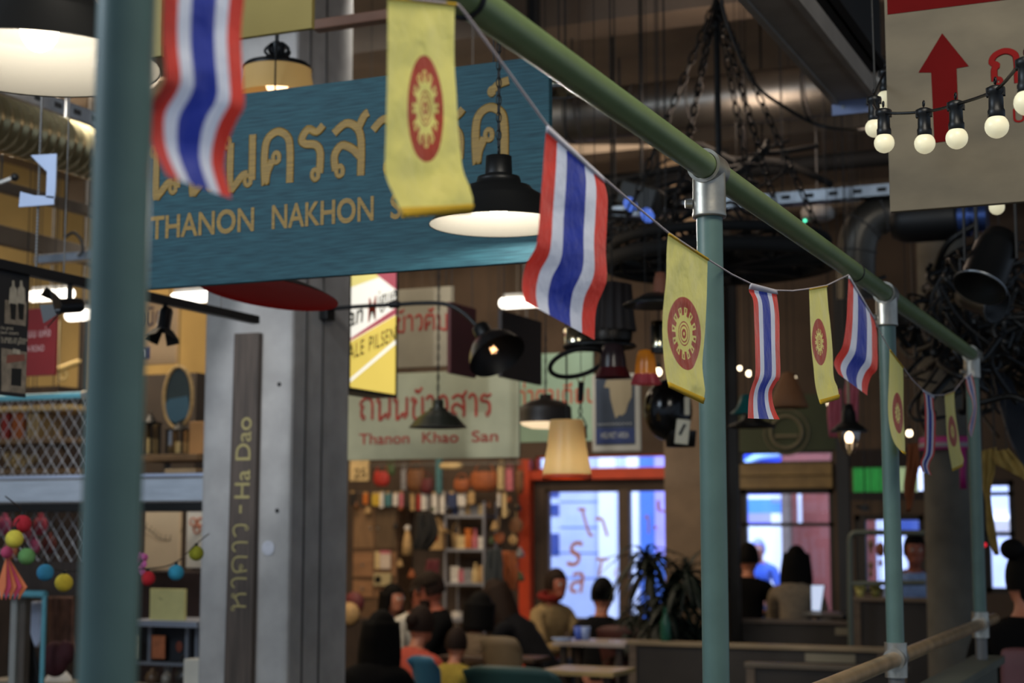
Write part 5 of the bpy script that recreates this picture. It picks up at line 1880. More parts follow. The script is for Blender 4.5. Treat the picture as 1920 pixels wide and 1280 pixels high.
# cotton ball lights
M_ball = {}
BALLS = [(42, 982, 17, 5.3, '#a01828', 'red cotton ball light highest at the left edge'), (27, 1010, 17, 5.25, '#c8b840', 'yellow cotton ball light below the red one at the left edge'), (50, 1043, 16, 5.4, '#5c8c50', 'green cotton ball light left of the first post'),
         (85, 1073, 16, 5.5, '#2f7ca0', 'blue cotton ball light left of the first post'), (120, 1092, 17, 5.6, '#c0a830', 'yellow cotton ball light next to the first post, on its left'), (277, 1084, 14, 5.9, '#a81420', 'red cotton ball light right of the first post'),
         (330, 1073, 15, 6.0, '#2a86a4', 'blue cotton ball light above the scribbled yellow card'), (368, 1037, 14, 6.1, '#8e8c1e', 'olive yellow cotton ball light beside the concrete column')]
pts = []
for px, py, r_, d, c_, lab in BALLS:
    c = at(px, py, d)
    u = mpp(c)
    t = thing('cotton_ball_light', c - V((0, 0, r_ * u)), lab, 'ball light', 'cotton ball string lights')
    MB().ball(c, r_ * u, 22).build('ball', mat('cotton_' + c_[1:], c_, .9, 0, .12, 40, bump=.2), t)
    MB().cyl(c + V((0, 0, r_ * u * .95)), c + V((0, 0, r_ * u * 1.35)), r_ * u * .22, n=10).build('socket', M_black, t)
    pts.append(c + V((0, 0, r_ * u * 1.3)))
tag(MB().tube(smooth3([at(10, 930, 5.2)] + pts + [at(392, 1000, 6.2)], 5), .0022, 6).build('string_cable', M_black), 'thin black cable of the cotton ball lights', 'cable')
# pink and orange paper tassel
c = at(10, 1075, 5.3)
t = thing('paper_tassel', at(12, 1122, 5.3), 'pink and orange paper tassel hanging at the left edge', 'tassel')
mb = MB()
for k in range(5):
    a = -10 + k * 10
    mb.poly([at(12, 1040, 5.3 + k * .01), at(6 + a, 1095, 5.3 + k * .01), at(10 + a * .8, 1124, 5.3 + k * .01), at(20 + a, 1100, 5.3 + k * .01)], (0, 1, 0), .004, k % 2)
mb.build('paper_petals', [mat('orange_paper', '#d4764c', .8, 0, .1), mat('pink_paper', '#c24668', .8, 0, .1)], t)
MB().ball(at(13, 1035, 5.3), .02).build('knot', MATS['pink_paper'], t)
c = at(263, 1057, 5.9)
u = mpp(c)
mb = MB()
for k in range(11):
    a = k * 2.4
    mb.ball(c + V((9 * u * math.cos(a), 4 * u * math.sin(k), 16 * u * math.sin(a * .7))), (6 * u, 3 * u, 7 * u), 10)
tag(mb.build('pink_garland', mat('magenta_paper', '#b0508a', .8, 0, .2, 30)), 'pink paper flower garland right of the first post', 'flower')
# goods behind the upper mesh
def box_thing(name, px0, px1, py0, py1, d, depth, m, label, cat, grp=None, bevel=.004, base=None, Y=None):
    c = at((px0 + px1) / 2, (py0 + py1) / 2, d) if Y is None else at((px0 + px1) / 2, (py0 + py1) / 2, Y=Y)
    u = mpp(c)
    x0, x1 = c.x - (px1 - px0) * u / 2, c.x + (px1 - px0) * u / 2
    z0, z1 = c.z - (py1 - py0) * u / 2, c.z + (py1 - py0) * u / 2
    if base is not None:
        z0 = base
    return tag(MB().span((x0, c.y, z0), (x1, c.y + depth, z1)).build(name, m, bevel=bevel), label, cat, grp)


def shelf(px0, px1, py, d, depth, m, label, th=.03, legs=True):
    c = at((px0 + px1) / 2, py, d)
    u = mpp(c)
    x0, x1 = c.x - (px1 - px0) * u / 2, c.x + (px1 - px0) * u / 2
    t = thing('shelf', (c.x, c.y, c.z), label, 'shelf')
    MB().span((x0, c.y - .02, c.z - th), (x1, c.y + depth, c.z)).build('board', m, t, bevel=.003)
    if legs:
        mb = MB()
        for x in (x0 + .02, x1 - .02):
            mb.span((x - .015, c.y + depth - .03, 0), (x + .015, c.y + depth, c.z - th))
        mb.build('bracket_post', M_greysteel, t)
    return c.z, c.y


M_shelfw = mat('shelf_board', '#6d5438', .6, 0, .25, 5, (1, 8, 8))
YR_ = at(40, 822, 8.75).y
xr0, xr1 = at(-100, 822, Y=YR_).x, at(138, 822, Y=YR_).x
t = thing('stall_rack', ((xr0 + xr1) / 2, YR_, 0), 'brown three board rack behind the upper mesh panel', 'rack')
zB, zA, zB2 = [at(40, py, Y=YR_).z for py in (762, 822, 880)]
for z, m_ in ((zB, mat('light_plank', '#b09460', .6, 0, .2, 5, (1, 8, 8))), (zA, M_shelfw), (zB2, M_shelfw)):
    MB().span((xr0, YR_ - .02, z - .028), (xr1, YR_ + .32, z)).build('shelf', m_, t, bevel=.003)
for x in (xr0 + .02, xr1 - .02):
    MB().span((x - .02, YR_ + .27, 0), (x + .02, YR_ + .31, zB + .05)).build('upright', M_shelfw, t)
yB2 = YR_
for px0, px1, t_, c_, lab in ((0, 18, 766, '#8f2418', 'red box on the shelf behind the upper mesh panel, leftmost'), (19, 46, 768, '#a0521e', 'orange brown box on the shelf behind the upper mesh panel'), (48, 74, 774, '#a88a58', 'cream basket stack on the shelf behind the upper mesh panel')):
    box_thing('storage_box', px0, px1, t_, 822, 8.808, .2, mat('box_' + c_[1:], c_, .7, 0, .15, 10), lab, 'box', 'boxes behind the upper mesh', base=zA, Y=YR_ + .03)
mb = MB()
rnd = random.Random(3)
c = V((at(35, 860, Y=YR_ + .1).x, yB2 + .1, zB2))
for k in range(50):
    mb.ball(c + V((rnd.uniform(-.1, .1), rnd.uniform(-.05, .05), rnd.uniform(.02, .085))), rnd.uniform(.014, .022), 8)
tag(mb.build('straw_packing', mat('straw_tan', '#a98c5c', .9, 0, .2, 30)), 'heap of tan packing on the lower shelf behind the mesh', 'packing', None, 'stuff')
c = V((at(103, 860, Y=YR_ + .1).x, yB2 + .1, zB2))
MBx = MB().lathe([(.05, 0), (.075, .04), (.08, .1), (.06, .14), (.03, .15)], c, n=28)
tag(MBx.build('wicker_basket', mat('brown_wicker', '#54402e', .8, 0, .35, 40, (1, 1, 4), bump=.3)), 'round brown wicker basket behind the upper mesh panel', 'basket')
# dark cabinet behind it all
q = at(20, 800, 9.394)
tag(MB().span((at(-160, 800, 9.394).x, q.y, 0), (at(138, 800, 9.394).x, q.y + .3, at(20, 726, 9.394).z)).build('dark_cabinet', M_wooddark), 'dark tall cabinet behind the mesh panels', 'cabinet')
# magenta goods behind lower mesh
for k, (px, py, c_) in enumerate(((8, 985, '#b04a6c'), (48, 1000, '#8c3444'), (62, 1024, '#a8486a'), (76, 985, '#a03a4a'), (20, 1030, '#c87a58'), (92, 1020, '#6a2c24'))):
    c = at(px, py, 8.235)
    tag(MB().ball(c, (.04, .03, .05), 14).lathe([(.012, .045), (.016, .06), (.002, .062)], c, n=12).build('paper_lantern', mat('lantern_' + c_[1:], c_, .8, 0, .15, 20)), ('magenta', 'wine red', 'rose pink', 'red', 'coral', 'dark brown red')[k] + ' paper lantern behind the lower mesh panel', 'lantern', 'paper lanterns behind the lower mesh')
# curved cream wall bracket
p0 = at(103, 692, 9.638)
u = mpp(p0)
t = thing('scroll_bracket', p0, 'cream scrolled wall bracket above the aqua corner fitting', 'bracket')
mb = MB().tube(smooth3([at(160, 676, 9.638), at(140, 681, 9.638), at(122, 688, 9.638), at(105, 693, 9.638)], 6), 6 * u, 10)
mb.tube(smooth3([at(118, 690, 9.638), at(126, 704, 9.638), at(118, 712, 9.638), at(112, 704, 9.638), at(118, 700, 9.638)], 6), 3 * u, 8)
mb.build('scroll', mat('cream_iron', '#c0a464', .5, 0, .06), t)
MB().cyl(at(110, 716, 9.638), at(112, 600, 9.638), 1.6 * u, n=6).build('chain_rod', M_cream, t)
q = at(156, 680, 9.638)
MB().span((q.x - .02, q.y - .02, 0), (q.x + .02, q.y + .02, at(156, 560, 9.638).z)).build('wall_post', M_wooddark, t)
# ---------------- right of the first post
MSH = [(240, 384, 852, 9.028, 'brown shelf behind the cotton lights, left of the concrete column'), (240, 384, 758, 9.516, 'upper thin brown shelf left of the concrete column')]
zS, yS = shelf(*MSH[0][:4], .3, M_shelfw, MSH[0][4], .035)
q = at(312, 770, 10.248)
tag(MB().span((at(238, 800, 10.248).x, q.y, 0), (at(385, 800, 10.248).x, q.y + .3, at(312, 700, 10.248).z)).build('dark_cabinet', mat('dark_umber', '#2e231a', .7, 0, .25, 4)), 'dark brown cabinet left of the concrete column', 'cabinet')
Yv = yS + .06


def glass_lantern(px, py0, py1, hw, label):
    c = at(px, py1, Y=Yv)
    c.z = zS
    u = mpp(c)
    h = (py1 - py0) * u
    w = hw * u
    t = thing('glass_lantern', c, label, 'lantern', 'glass lanterns on the brown shelf')
    mb = MB()
    for sx in (-1, 1):
        for sy in (-1, 1):
            mb.span((c.x + sx * w - .006, c.y + .06 + sy * w - .006, c.z), (c.x + sx * w + .006, c.y + .06 + sy * w + .006, c.z + h * .75))
    mb.span((c.x - w - .01, c.y + .05 - w, c.z), (c.x + w + .01, c.y + .07 + w, c.z + .012)).span((c.x - w - .01, c.y + .05 - w, c.z + h * .72), (c.x + w + .01, c.y + .07 + w, c.z + h * .76))
    mb.lathe([(w * 1.2, h * .76), (w * .5, h * .92), (0, h * .94)], c + V((0, .06, 0)), n=4)
    mb.ring(c + V((0, .06, h * .97)), .012, .002, aim_matrix((0, 1, 0)), 14, 5)
    mb.build('frame', M_black, t)
    MB().span((c.x - w, c.y + .06 - w, c.z + .012), (c.x + w, c.y + .06 + w, c.z + h * .72)).build('glass', glassy('lantern_pane', '#e8e2d0', .3), t)
    MB().cyl((c.x, c.y + .06, c.z + .012), (c.x, c.y + .06, c.z + h * .4), w * .5, n=16).build('candle', mat('candle_wax', '#cdb98c', .5, emit=.3), t)


glass_lantern(268, 768, 852, 13, 'tall black framed glass lantern right of the first post')
glass_lantern(325, 788, 852, 17, 'smaller black framed glass lantern under the oval mirror')
box_thing('cardboard_box', 352, 384, 790, 852, 9.089, .2, mat('cardboard', '#a97f50', .8, 0, .1, 6), 'tan cardboard box on the brown shelf against the concrete column', 'box', base=zS, Y=yS + .03)
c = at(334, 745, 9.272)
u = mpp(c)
t = thing('oval_mirror', c + V((0, 0, -58 * u)), 'oval wicker framed mirror with painted blue reflection left of the column', 'mirror')
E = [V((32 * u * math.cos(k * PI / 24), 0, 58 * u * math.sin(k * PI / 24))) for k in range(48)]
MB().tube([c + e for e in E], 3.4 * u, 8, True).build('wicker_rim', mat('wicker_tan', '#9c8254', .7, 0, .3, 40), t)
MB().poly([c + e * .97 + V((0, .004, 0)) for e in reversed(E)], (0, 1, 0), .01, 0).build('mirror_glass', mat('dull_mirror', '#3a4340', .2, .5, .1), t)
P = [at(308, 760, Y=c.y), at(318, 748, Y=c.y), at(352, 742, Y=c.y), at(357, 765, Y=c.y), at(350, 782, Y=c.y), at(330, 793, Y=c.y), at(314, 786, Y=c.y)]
MB().poly(P, (0, -1, 0), .002).build('painted_reflection', mat('mirror_reflection_blue', '#2f5468', .7, 0, .1), t)  # reflection in the mirror painted as a flat blue patch
MB().cyl(c + V((0, 0, 58 * u)), (c.x, c.y, CEIL), .003, n=6).build('hanging_wire', M_wire, t)
box_thing('cardboard_box', 302, 372, 878, 895, 0, .15, mat('pale_cardboard', '#b09068', .8, 0, .1, 6), 'flat pale cardboard box lying on the zinc ledge', 'box', base=z1_ledge + .0125, Y=YE + .1)
# wall panels below the ledge
t_ = box_thing('wall_panel', 264, 341, 950, 1068, 8.418, .03, mat('cream_panel', '#d0b48e', .7, 0, .08, 3), 'cream panel with a thin dark garland below the zinc ledge', 'panel')
mb = MB()
pts = smooth3([at(268, 985, 8.394), at(285, 998, 8.394), at(300, 1010, 8.394), at(322, 1012, 8.394), at(338, 1000, 8.394)], 5)
mb.tube(pts, .0022, 5)
for p in pts[::2]:
    mb.tube([p, p + V((.01, -.003, .028))], .0015, 4)
tag(mb.build('twig_garland', M_wooddark), 'thin dark twig garland on the cream panel', 'garland')
o = box_thing('poster', 346, 384, 950, 1064, 8.394, .02, mat('white_poster', '#d8cfbc', .7, 0, .05, 3), 'white poster with orange print beside the concrete column', 'poster')
p = at(369, 985, 8.381)
mb = MB()
for k in range(3):
    q = at(369 + (k - 1) * 7, 978 + (k % 2) * 14, 8.375)
    mb.ring(q, .02, .004, aim_matrix((0, 1, 0)), 16, 5)
x_ = mb.build('orange_print', mat('orange_print', '#c4683c', .7), o, bevel=0)
zT, yT = shelf(232, 386, 1163, 7.747, .3, mat('grey_shelf', '#8a8e98', .45, .3, .1), 'pale grey shelf carrying the scribbled yellow card', .03)
o = box_thing('yellow_card', 274, 352, 1104, 1162, 7.808, .02, mat('yellow_card_paper', '#d2c684', .8, 0, .12, 9), 'yellow card with a grey scribble standing on the grey shelf', 'card', base=zT, bevel=.001, Y=yT + .03)
mb = MB()
rnd = random.Random(2)
for k in range(3):
    mb.tube(smooth3([at(296 + rnd.uniform(0, 40), 1118 + rnd.uniform(0, 34), 7.802) for _ in range(5)], 5), .0014, 4)
mb.build('scribble', mat('grey_scribble', '#8a8560', .8), o)
q = at(310, 1150, 8.418)
tag(MB().span((at(238, 1150, 8.418).x, q.y, 0), (at(388, 1150, 8.418).x, q.y + .1, at(310, 1072, 8.418).z)).build('plain_board', mat('dark_plum_board', '#35231e', .7, 0, .3, 5)), 'dark brown back board behind the yellow card', 'board')
q = at(310, 1200, 7.832)
t = thing('picture_rack', (q.x, q.y, at(310, 1240, 7.832).z), 'grey wire rack holding small picture cards under the grey shelf', 'rack')
zr0, zr1 = at(310, 1241, 7.832).z, at(310, 1168, 7.832).z
mb = MB()
for px in (236, 270, 362, 386):
    x = at(px, 1200, 7.832).x
    mb.span((x - .009, q.y, zr0), (x + .009, q.y + .018, zr1))
mb.span((at(232, 1200, 7.832).x, q.y, zr0 - .016), (at(386, 1200, 7.832).x, q.y + .018, zr0))
mb.build('frame', mat('rack_grey', '#72767e', .5, .3, .1), t)
MB().span((at(232, 1200, 7.832).x, q.y + .05, zr0), (at(386, 1200, 7.832).x, q.y + .06, zr1)).build('back_panel', mat('blue_black_panel', '#1c1e24', .7), t)
for px0, px1, c_, lab in ((240, 260, '#a8a48c', 'pale picture card at the left of the wire rack'), (278, 312, '#b0643c', 'orange picture card in the middle of the wire rack'), (319, 353, '#a8a4a0', 'white picture card with brown motif at the right of the wire rack')):
    o = box_thing('picture_card', px0, px1, 1191, 1234, 7.857, .006, mat('card_' + c_[1:], c_, .7, 0, .25, 20), lab, 'card', 'picture cards in the wire rack', bevel=.001)
    if px0 == 319:
        MB().ball(at(336, 1212, 7.851), (.02, .003, .028), 14).build('motif', mat('brown_motif', '#7c3a24', .7), o)
for px, w_, h_, c_, lab, nm in ((268, 13, 22, '#5a4634', 'brown jar on the counter under the picture rack', 'jar'), (294, 10, 18, '#8c8478', 'small pale jar on the counter under the picture rack', 'jar'), (330, 20, 30, '#3a3632', 'dark kettle on the counter under the picture rack', 'kettle')):
    c = V((at(px, 1270, 7.747).x, at(px, 1270, 7.747).y + .08, ZC))
    u = mpp(c)
    mb = MB().lathe([(0, 0), (w_ * u, 0), (w_ * 1.05 * u, h_ * .5 * u), (w_ * .8 * u, h_ * .9 * u), (w_ * .4 * u, h_ * u), (w_ * .3 * u, h_ * 1.2 * u), (0, h_ * 1.25 * u)], c, n=24)
    if nm == 'kettle':
        mb.ring(c + V((0, 0, h_ * 1.3 * u)), 12 * u, 2 * u, aim_matrix((0, 1, 0)), 20, 6)
        mb.tube([c + V((w_ * u, 0, h_ * .4 * u)), c + V((w_ * 1.5 * u, 0, h_ * .9 * u))], 3 * u, 8)
    tag(mb.build(nm, mat('crock_' + c_[1:], c_, .35, .1, .15, 12)), lab, nm)
box_thing('paper_bag', 340, 384, 1236, 1285, 0, .1, mat('white_paper_bag', '#cfc8b8', .8, 0, .08, 8), 'white paper bag on the counter against the concrete column', 'bag', base=ZC, Y=YC + .06)
# ================================================================ right and centre: boards, ribbons, plant, seating
q = at(1478, 800, 13.2)
b, x0, x1, z0, z1 = board_q('emblem_board', 1386, 1566, 740, 846, q.y, mat('dark_green_board', '#3c4630', .7, 0, .15, 3), 'dark green board with a pale round emblem over the second street window', .03)
xc = at(1475, 810, Y=q.y)
u = mpp(xc)
MB().ring((xc.x, q.y - .004, xc.z), 30 * u, 4 * u, aim_matrix((0, 1, 0)), 40, 6).ring((xc.x, q.y - .003, xc.z), 42 * u, 2 * u, aim_matrix((0, 1, 0)), 40, 6).tube([(xc.x - 22 * u, q.y - .004, xc.z - 8 * u), (xc.x + 22 * u, q.y - .004, xc.z - 8 * u)], 4 * u, 6).build('emblem', mat('pale_olive_print', '#6f6a56', .7, 0, .1), b)
# pink dangling figures
for px, py, h_, lab in ((1566, 775, 90, 'pink cloth streamer left of the street lantern'), (1598, 745, 90, 'pink cloth streamer above the street lantern')):
    drape('cloth_streamer', [((px - 12, py - h_ / 2), (px + 12, py - h_ / 2)), ((px - 16, py), (px + 12, py - 4)), ((px - 11, py + h_ / 2), (px + 9, py + h_ / 2))], 7.6, mat('pink_cloth', '#a85464', .8, 0, .12, 16), lab, 'streamer', .02)
# small bare bulbs glowing in the background
M_pt = mat('point_bulb_glow', '#fff0d0', .4, 0, 0, emit=5, ecol='#ffe9c4')
for px, py, d, r_, lab in ((1705, 812, 7.8, 6, 'bright bare bulb right of the third post'), (1591, 742, 7.8, 4, 'left bare bulb above the street lantern'), (1603, 739, 7.8, 4, 'right bare bulb above the street lantern'), (1555, 757, 8.2, 5, 'bare bulb under the yellow flag beside the street lantern'),
                           (1490, 708, 9, 3, 'tiny bare bulb behind the narrow striped flag'), (1217, 695, 7.6, 5, 'small glass bulb glint behind the amber glass shade'), (1234, 697, 7.7, 7, 'glowing bulb between the amber shade and second yellow flag'),
                           (1404, 700, 8.2, 5, 'warm bulb above the small teal bell lamp'), (1387, 690, 8.3, 4, 'dim warm bulb left above the small teal bell lamp')):
    c = at(px, py, d)
    u = mpp(c)
    t = thing('bare_bulb', c, lab, 'bulb', 'bare bulbs in the background')
    MB().ball(c, (r_ * u, r_ * u, r_ * 1.15 * u), 14).build('globe', M_pt, t)
    MB().cyl(c + V((0, 0, r_ * u)), c + V((0, 0, r_ * u * 2.2)), r_ * u * .6, n=10).build('socket', M_black, t)
    hang(t, c + V((0, 0, r_ * u * 2)))
# green pleated light above window_3
q = at(1660, 905, 13.8)
x0, x1 = at(1600, 905, Y=q.y).x, at(1668, 905, Y=q.y).x
xm = at(1722, 905, Y=q.y).x
z0, z1 = at(1660, 922, Y=q.y).z, at(1660, 876, Y=q.y).z


def pleat(xa, xb, m, name, par):
    n = 60
    rows = []
    for zz in (z1, (z0 + z1) / 2, z0):
        rows.append([(xa + (xb - xa) * k / n, q.y + .018 * math.sin(k * .9), zz) for k in range(n + 1)])
    return MB().sheet(rows, .004).build(name, m, par)


t = thing('pleated_light', ((x0 + xm) / 2, q.y, z0), 'glowing green pleated light panel over the third street window', 'light panel')
pleat(x0, x1, mat('green_glow_cloth', '#3f9a52', .7, 0, .45, 9, (9, 1, 1), emit=.45, ecol='#3d9e50', trans=.2), 'green_pleats', t)
pleat(x1 + .01, xm, mat('pale_glow_cloth', '#b9c8a4', .7, 0, .2, 9, (9, 1, 1), emit=.45, ecol='#bccaa6', trans=.2), 'pale_pleats', t)
MB().span((x0 - .05, q.y - .03, z0 - .07), (xm + .05, q.y + .03, z0)).span((x0 - .05, q.y - .03, z1), (xm + .05, q.y + .03, z1 + .16)).build('valance', mat('dark_mauve_board', '#2e2626', .7, 0, .1), t)
mb = MB()
for x in (x0, xm):
    mb.cyl((x, q.y, z1 + .1), (x, q.y, CEIL), .006, n=6)
mb.build('hanger', M_greysteel, t)
# ribbons
drape('orange_raffia', [((1702, 832), (1722, 830)), ((1699, 870), (1724, 872)), ((1694, 915), (1716, 910)), ((1700, 940), (1712, 935)), ((1702, 960), (1705, 958))], 7.4, mat('orange_raffia_fibre', '#8e5230', .9, 0, .35, 30, (12, 12, 1), trans=.2), 'orange raffia tassel between the last two posts', 'tassel', .02)
c = at(1775, 832, 8.8)
u = mpp(c)
t = thing('pink_ribbon', c, 'magenta and grey ribbon tied around the round dark pillar', 'ribbon')
MB().lathe([(.142, -.035), (.147, -.03), (.147, .03), (.142, .035)], c, n=32).build('band', mat('magenta_ribbon', '#a01e6a', .6, 0, .12, 12), t)
MB().lathe([(.148, -.022), (.15, -.02), (.15, .0), (.148, .002)], c, n=32).build('grey_stripe', mat('grey_ribbon', '#8a8488', .6, 0, .1), t)
rows = [[at(1800 + a, 838 + b * 26, 8.5) + V((0, .02 * math.sin(b * 3 + a), 0)) for a in (0, 6, 12)] for b in range(4)]
MB().sheet(rows, .004).build('tail', MATS['magenta_ribbon'], t)
drape('yellow_drape', [((1838, 846), (1868, 838)), ((1840, 880), (1866, 880)), ((1842, 912), (1860, 905)), ((1848, 942), (1858, 940)), ((1852, 1000), (1866, 998)), ((1866, 1040), (1872, 1040))], 6.9, mat('ochre_gauze', '#a58c4c', .8, 0, .25, 18, trans=.35), 'ochre gauze drape hanging right of the last post', 'drape', .02)
drape('yellow_drape', [((1860, 846), (1890, 842)), ((1866, 868), (1925, 880)), ((1880, 876), (1930, 905))], 6.8, MATS['ochre_gauze'], 'ochre gauze swag stretching to the right frame edge', 'drape', .02)
# tube hoop rail before window_3
c0 = at(1594, 1150, 11.0)


def rz(px, py):
    return at(px, py, Y=c0.y)


t = thing('tube_rail', rz(1660, 1135), 'grey green bent tube rail before the third street window', 'rail')
r_ = 5.5 * mpp(c0)
MB().tube(smooth3([rz(1594, 1150), rz(1594, 1040), rz(1594, 1012), rz(1599, 1001), rz(1612, 998), rz(1660, 998), rz(1735, 999)], 6), r_, 12).build('tube', mat('grey_green_tube', '#5c6258', .45, .3, .1), t)
MB().cyl(rz(1594, 1094), rz(1735, 1092), r_ * .9, n=12).build('lower_tube', MATS['grey_green_tube'], t)
zz = rz(1594, 1150)
MB().cyl(zz, (zz.x, zz.y, 0), r_, n=12).build('leg', MATS['grey_green_tube'], t)
for i, (px, y0_, y1_, lab) in enumerate(((1633, 985, 1090, 'wooden bead string hanging before the third street window'), (1651, 1000, 1090, 'orange pendant string beside the bead string'))):
    t = thing('bead_string', at(px, y1_, 10.8), lab, 'beads')
    MB().cyl(at(px, 930, 10.8), at(px, y1_, 10.8), .003, n=6).build('cord', M_cordblack, t)
    mb = MB()
    for py, rr in (((1020, 8), (1032, 5), (1060, 7), (1075, 6)) if i == 0 else ((1030, 12), (1055, 6))):
        mb.ball(at(px, py, 10.8), (rr * .003 * .8, rr * .003 * .8, rr * .003 * 1.4), 12)
    mb.build('bead', mat('bead_brown' if i == 0 else 'bead_orange', '#7c6240' if i == 0 else '#8c4820', .5, 0, .1), t)
    p = at(px, 930, 10.8)
    MB().cyl(p, (p.x, p.y, CEIL), .002, n=6).build('line', M_wire, t)
# small black camera like fitting in window_3
c = at(1622, 952, 11.3)
tag(MB().box(c, (.045, .06, .04)).cyl(c + V((-.06, 0, .01)), c, .012, n=10).cyl(c, (c.x, c.y, CEIL), .005, n=6).build('hanging_fitting', M_black), 'small black fitting hanging before the third street window', 'fitting')
# ---------------- potted palm before the pillar
p = at(1258, 1200, 11.0)
t = thing('potted_palm', (p.x, p.y, 0), 'dark green potted palm before the brown pillar', 'plant')
MB().lathe([(0, 0), (.13, 0), (.17, .34), (.18, .36), (.16, .36), (.15, .32), (0, .32)], (p.x, p.y, 0), n=32).build('pot', mat('dark_pot', '#2a2422', .6, 0, .1), t)
rnd = random.Random(8)
M_leaf = mat('palm_leaf', '#0f1c13', .5, 0, .35, 8, trans=.15)
MB().tube([(p.x, p.y, .3), (p.x + .02, p.y, .7), (p.x, p.y + .01, 1.15)], .022, 8).build('stem', mat('palm_stem', '#3a3020', .8), t)
mb = MB()


def frond(base, az_, el_, L, w, droop):
    n = 9
    c_, s_ = math.cos(az_), math.sin(az_)
    pts = []
    for k in range(n):
        f = k / (n - 1)
        rr = L * f * math.cos(el_ - droop * f * .5)
        zz_ = L * f * math.sin(el_ - droop * f)
        pts.append(base + V((c_ * rr, s_ * rr, zz_)))
    sd = V((-s_, c_, 0))
    rows = [[q_ - sd * w * math.sin(PI * (.08 + .92 * k / (n - 1)) ** .8) * .5, q_ + V((0, 0, -w * .12)), q_ + sd * w * math.sin(PI * (.08 + .92 * k / (n - 1)) ** .8) * .5] for k, q_ in enumerate(pts)]
    mb.sheet(rows, .0015)


tips = [V((p.x, p.y, 1.12)), V((p.x - .17, p.y + .02, 1.32)), V((p.x + .14, p.y - .05, 1.25)), V((p.x - .05, p.y - .06, .9)), V((p.x + .14, p.y + .05, .85)), V((p.x + .02, p.y - .1, 1.0))]
for ti, b_ in enumerate(tips):
    for k in range(46):
        frond(b_ + V((rnd.uniform(-.03, .03), rnd.uniform(-.03, .03), rnd.uniform(-.12, .04))), rnd.uniform(0, 6.28), rnd.uniform(-.2, 1.25), rnd.uniform(.2, .38), rnd.uniform(.03, .055), rnd.uniform(.5, 1.5))
mb.build('leaves', M_leaf, t)
mb = MB()
for b_ in tips[1:]:
    mb.tube([V((p.x, p.y, .6)), V(((p.x + b_.x) / 2, (p.y + b_.y) / 2, (b_.z + .6) / 2)), b_], .012, 7)
mb.build('branch', MATS['palm_stem'], t)
# low dark shrub filling beside it
p2 = at(1205, 1180, 11.5)
t = thing('leafy_shrub', (p2.x, p2.y, 0), 'low dark leafy shrub left of the potted palm', 'plant')
MB().lathe([(0, 0), (.11, 0), (.14, .5), (.12, .5), (0, .45)], (p2.x, p2.y, 0), n=28).build('pot', MATS['dark_pot'], t)
mb = MB()
for k in range(110):
    frond(V((p2.x + rnd.uniform(-.12, .12), p2.y + rnd.uniform(-.1, .1), rnd.uniform(.5, .95))), rnd.uniform(0, 6.28), rnd.uniform(-.2, 1.2), rnd.uniform(.12, .26), rnd.uniform(.04, .07), .9)
mb.build('leaves', M_leaf, t)
MB().tube([(p2.x, p2.y, .4), (p2.x + .02, p2.y, .9)], .015, 7).build('stem', MATS['palm_stem'], t)
# ---------------- seating: booths, tables, chairs
M_booth = mat('booth_wood', '#5b4c3d', .6, 0, .3, 4, (1, 6, 6))
M_boothd = mat('booth_panel', '#2a2521', .7, 0, .3, 3)


def booth(px0, px1, py_top, py_bot, d, label, cap='#7a6a52', plaque=None):
    q = at((px0 + px1) / 2, py_top, d)
    x0, x1 = at(px0, py_top, Y=q.y).x, at(px1, py_top, Y=q.y).x
    zt_b = at((px0 + px1) / 2, py_top, Y=q.y).z
    t = thing('booth_seat', ((x0 + x1) / 2, q.y, 0), label, 'booth')
    MB().span((x0, q.y, 0), (x1, q.y + .05, zt_b - .03)).build('panel', M_boothd, t, bevel=.003)
    MB().span((x0 - .01, q.y - .02, zt_b - .03), (x1 + .01, q.y + .07, zt_b)).build('cap_rail', mat('cap_' + cap[1:], cap, .5, 0, .2, 5, (1, 6, 6)), t, bevel=.004)
    MB().span((x0, q.y - .012, 0), (x0 + .05, q.y, zt_b - .03)).span((x1 - .05, q.y - .012, 0), (x1, q.y, zt_b - .03)).build('stile', M_booth, t)
    if plaque:
        a, b_, c_, e_ = plaque
        MB().span((at(a, c_, Y=q.y).x, q.y - .008, at(a, e_, Y=q.y).z), (at(b_, c_, Y=q.y).x, q.y, at(a, c_, Y=q.y).z)).build('plaque', mat('dull_plaque', '#7c7460', .6, 0, .12), t)
    return t, q.y, zt_b


booth(1345, 1760, 1163, 1205, 11.6, 'dark wooden booth back farthest from the camera below the second street window', '#55493f', (1566, 1612, 1176, 1190))
_, ybm, zbm = booth(1180, 1660, 1207, 1280, 10.2, 'middle dark wooden booth back crossing behind the middle post', '#857358', (1510, 1604, 1224, 1240))
booth(1400, 1700, 1246, 1300, 9.2, 'nearest brown booth back left of the third post', '#5e5344')
t_, yb_, zb_ = booth(1600, 1760, 1120, 1170, 11.3, 'brown counter front under the bent tube rail', '#6b5a48')
for px, c_, lab in ((1612, '#b0a860', 'yellow green flower pot on the brown counter'), (1641, '#6c6a30', 'olive plant pot on the brown counter')):
    c = V((at(px, 1118, Y=yb_).x, yb_ + .02, zb_))
    mb = MB().lathe([(0, 0), (.025, 0), (.03, .05), (0, .05)], c, n=18)
    for k in range(12):
        mb.ball(c + V((.03 * math.cos(k * 2.4), .02 * math.sin(k * 2.4), .06 + .012 * (k % 3))), .014, 8)
    tag(mb.build('flower_pot', mat('pot_' + c_[1:], c_, .7, 0, .3, 30)), lab, 'plant')


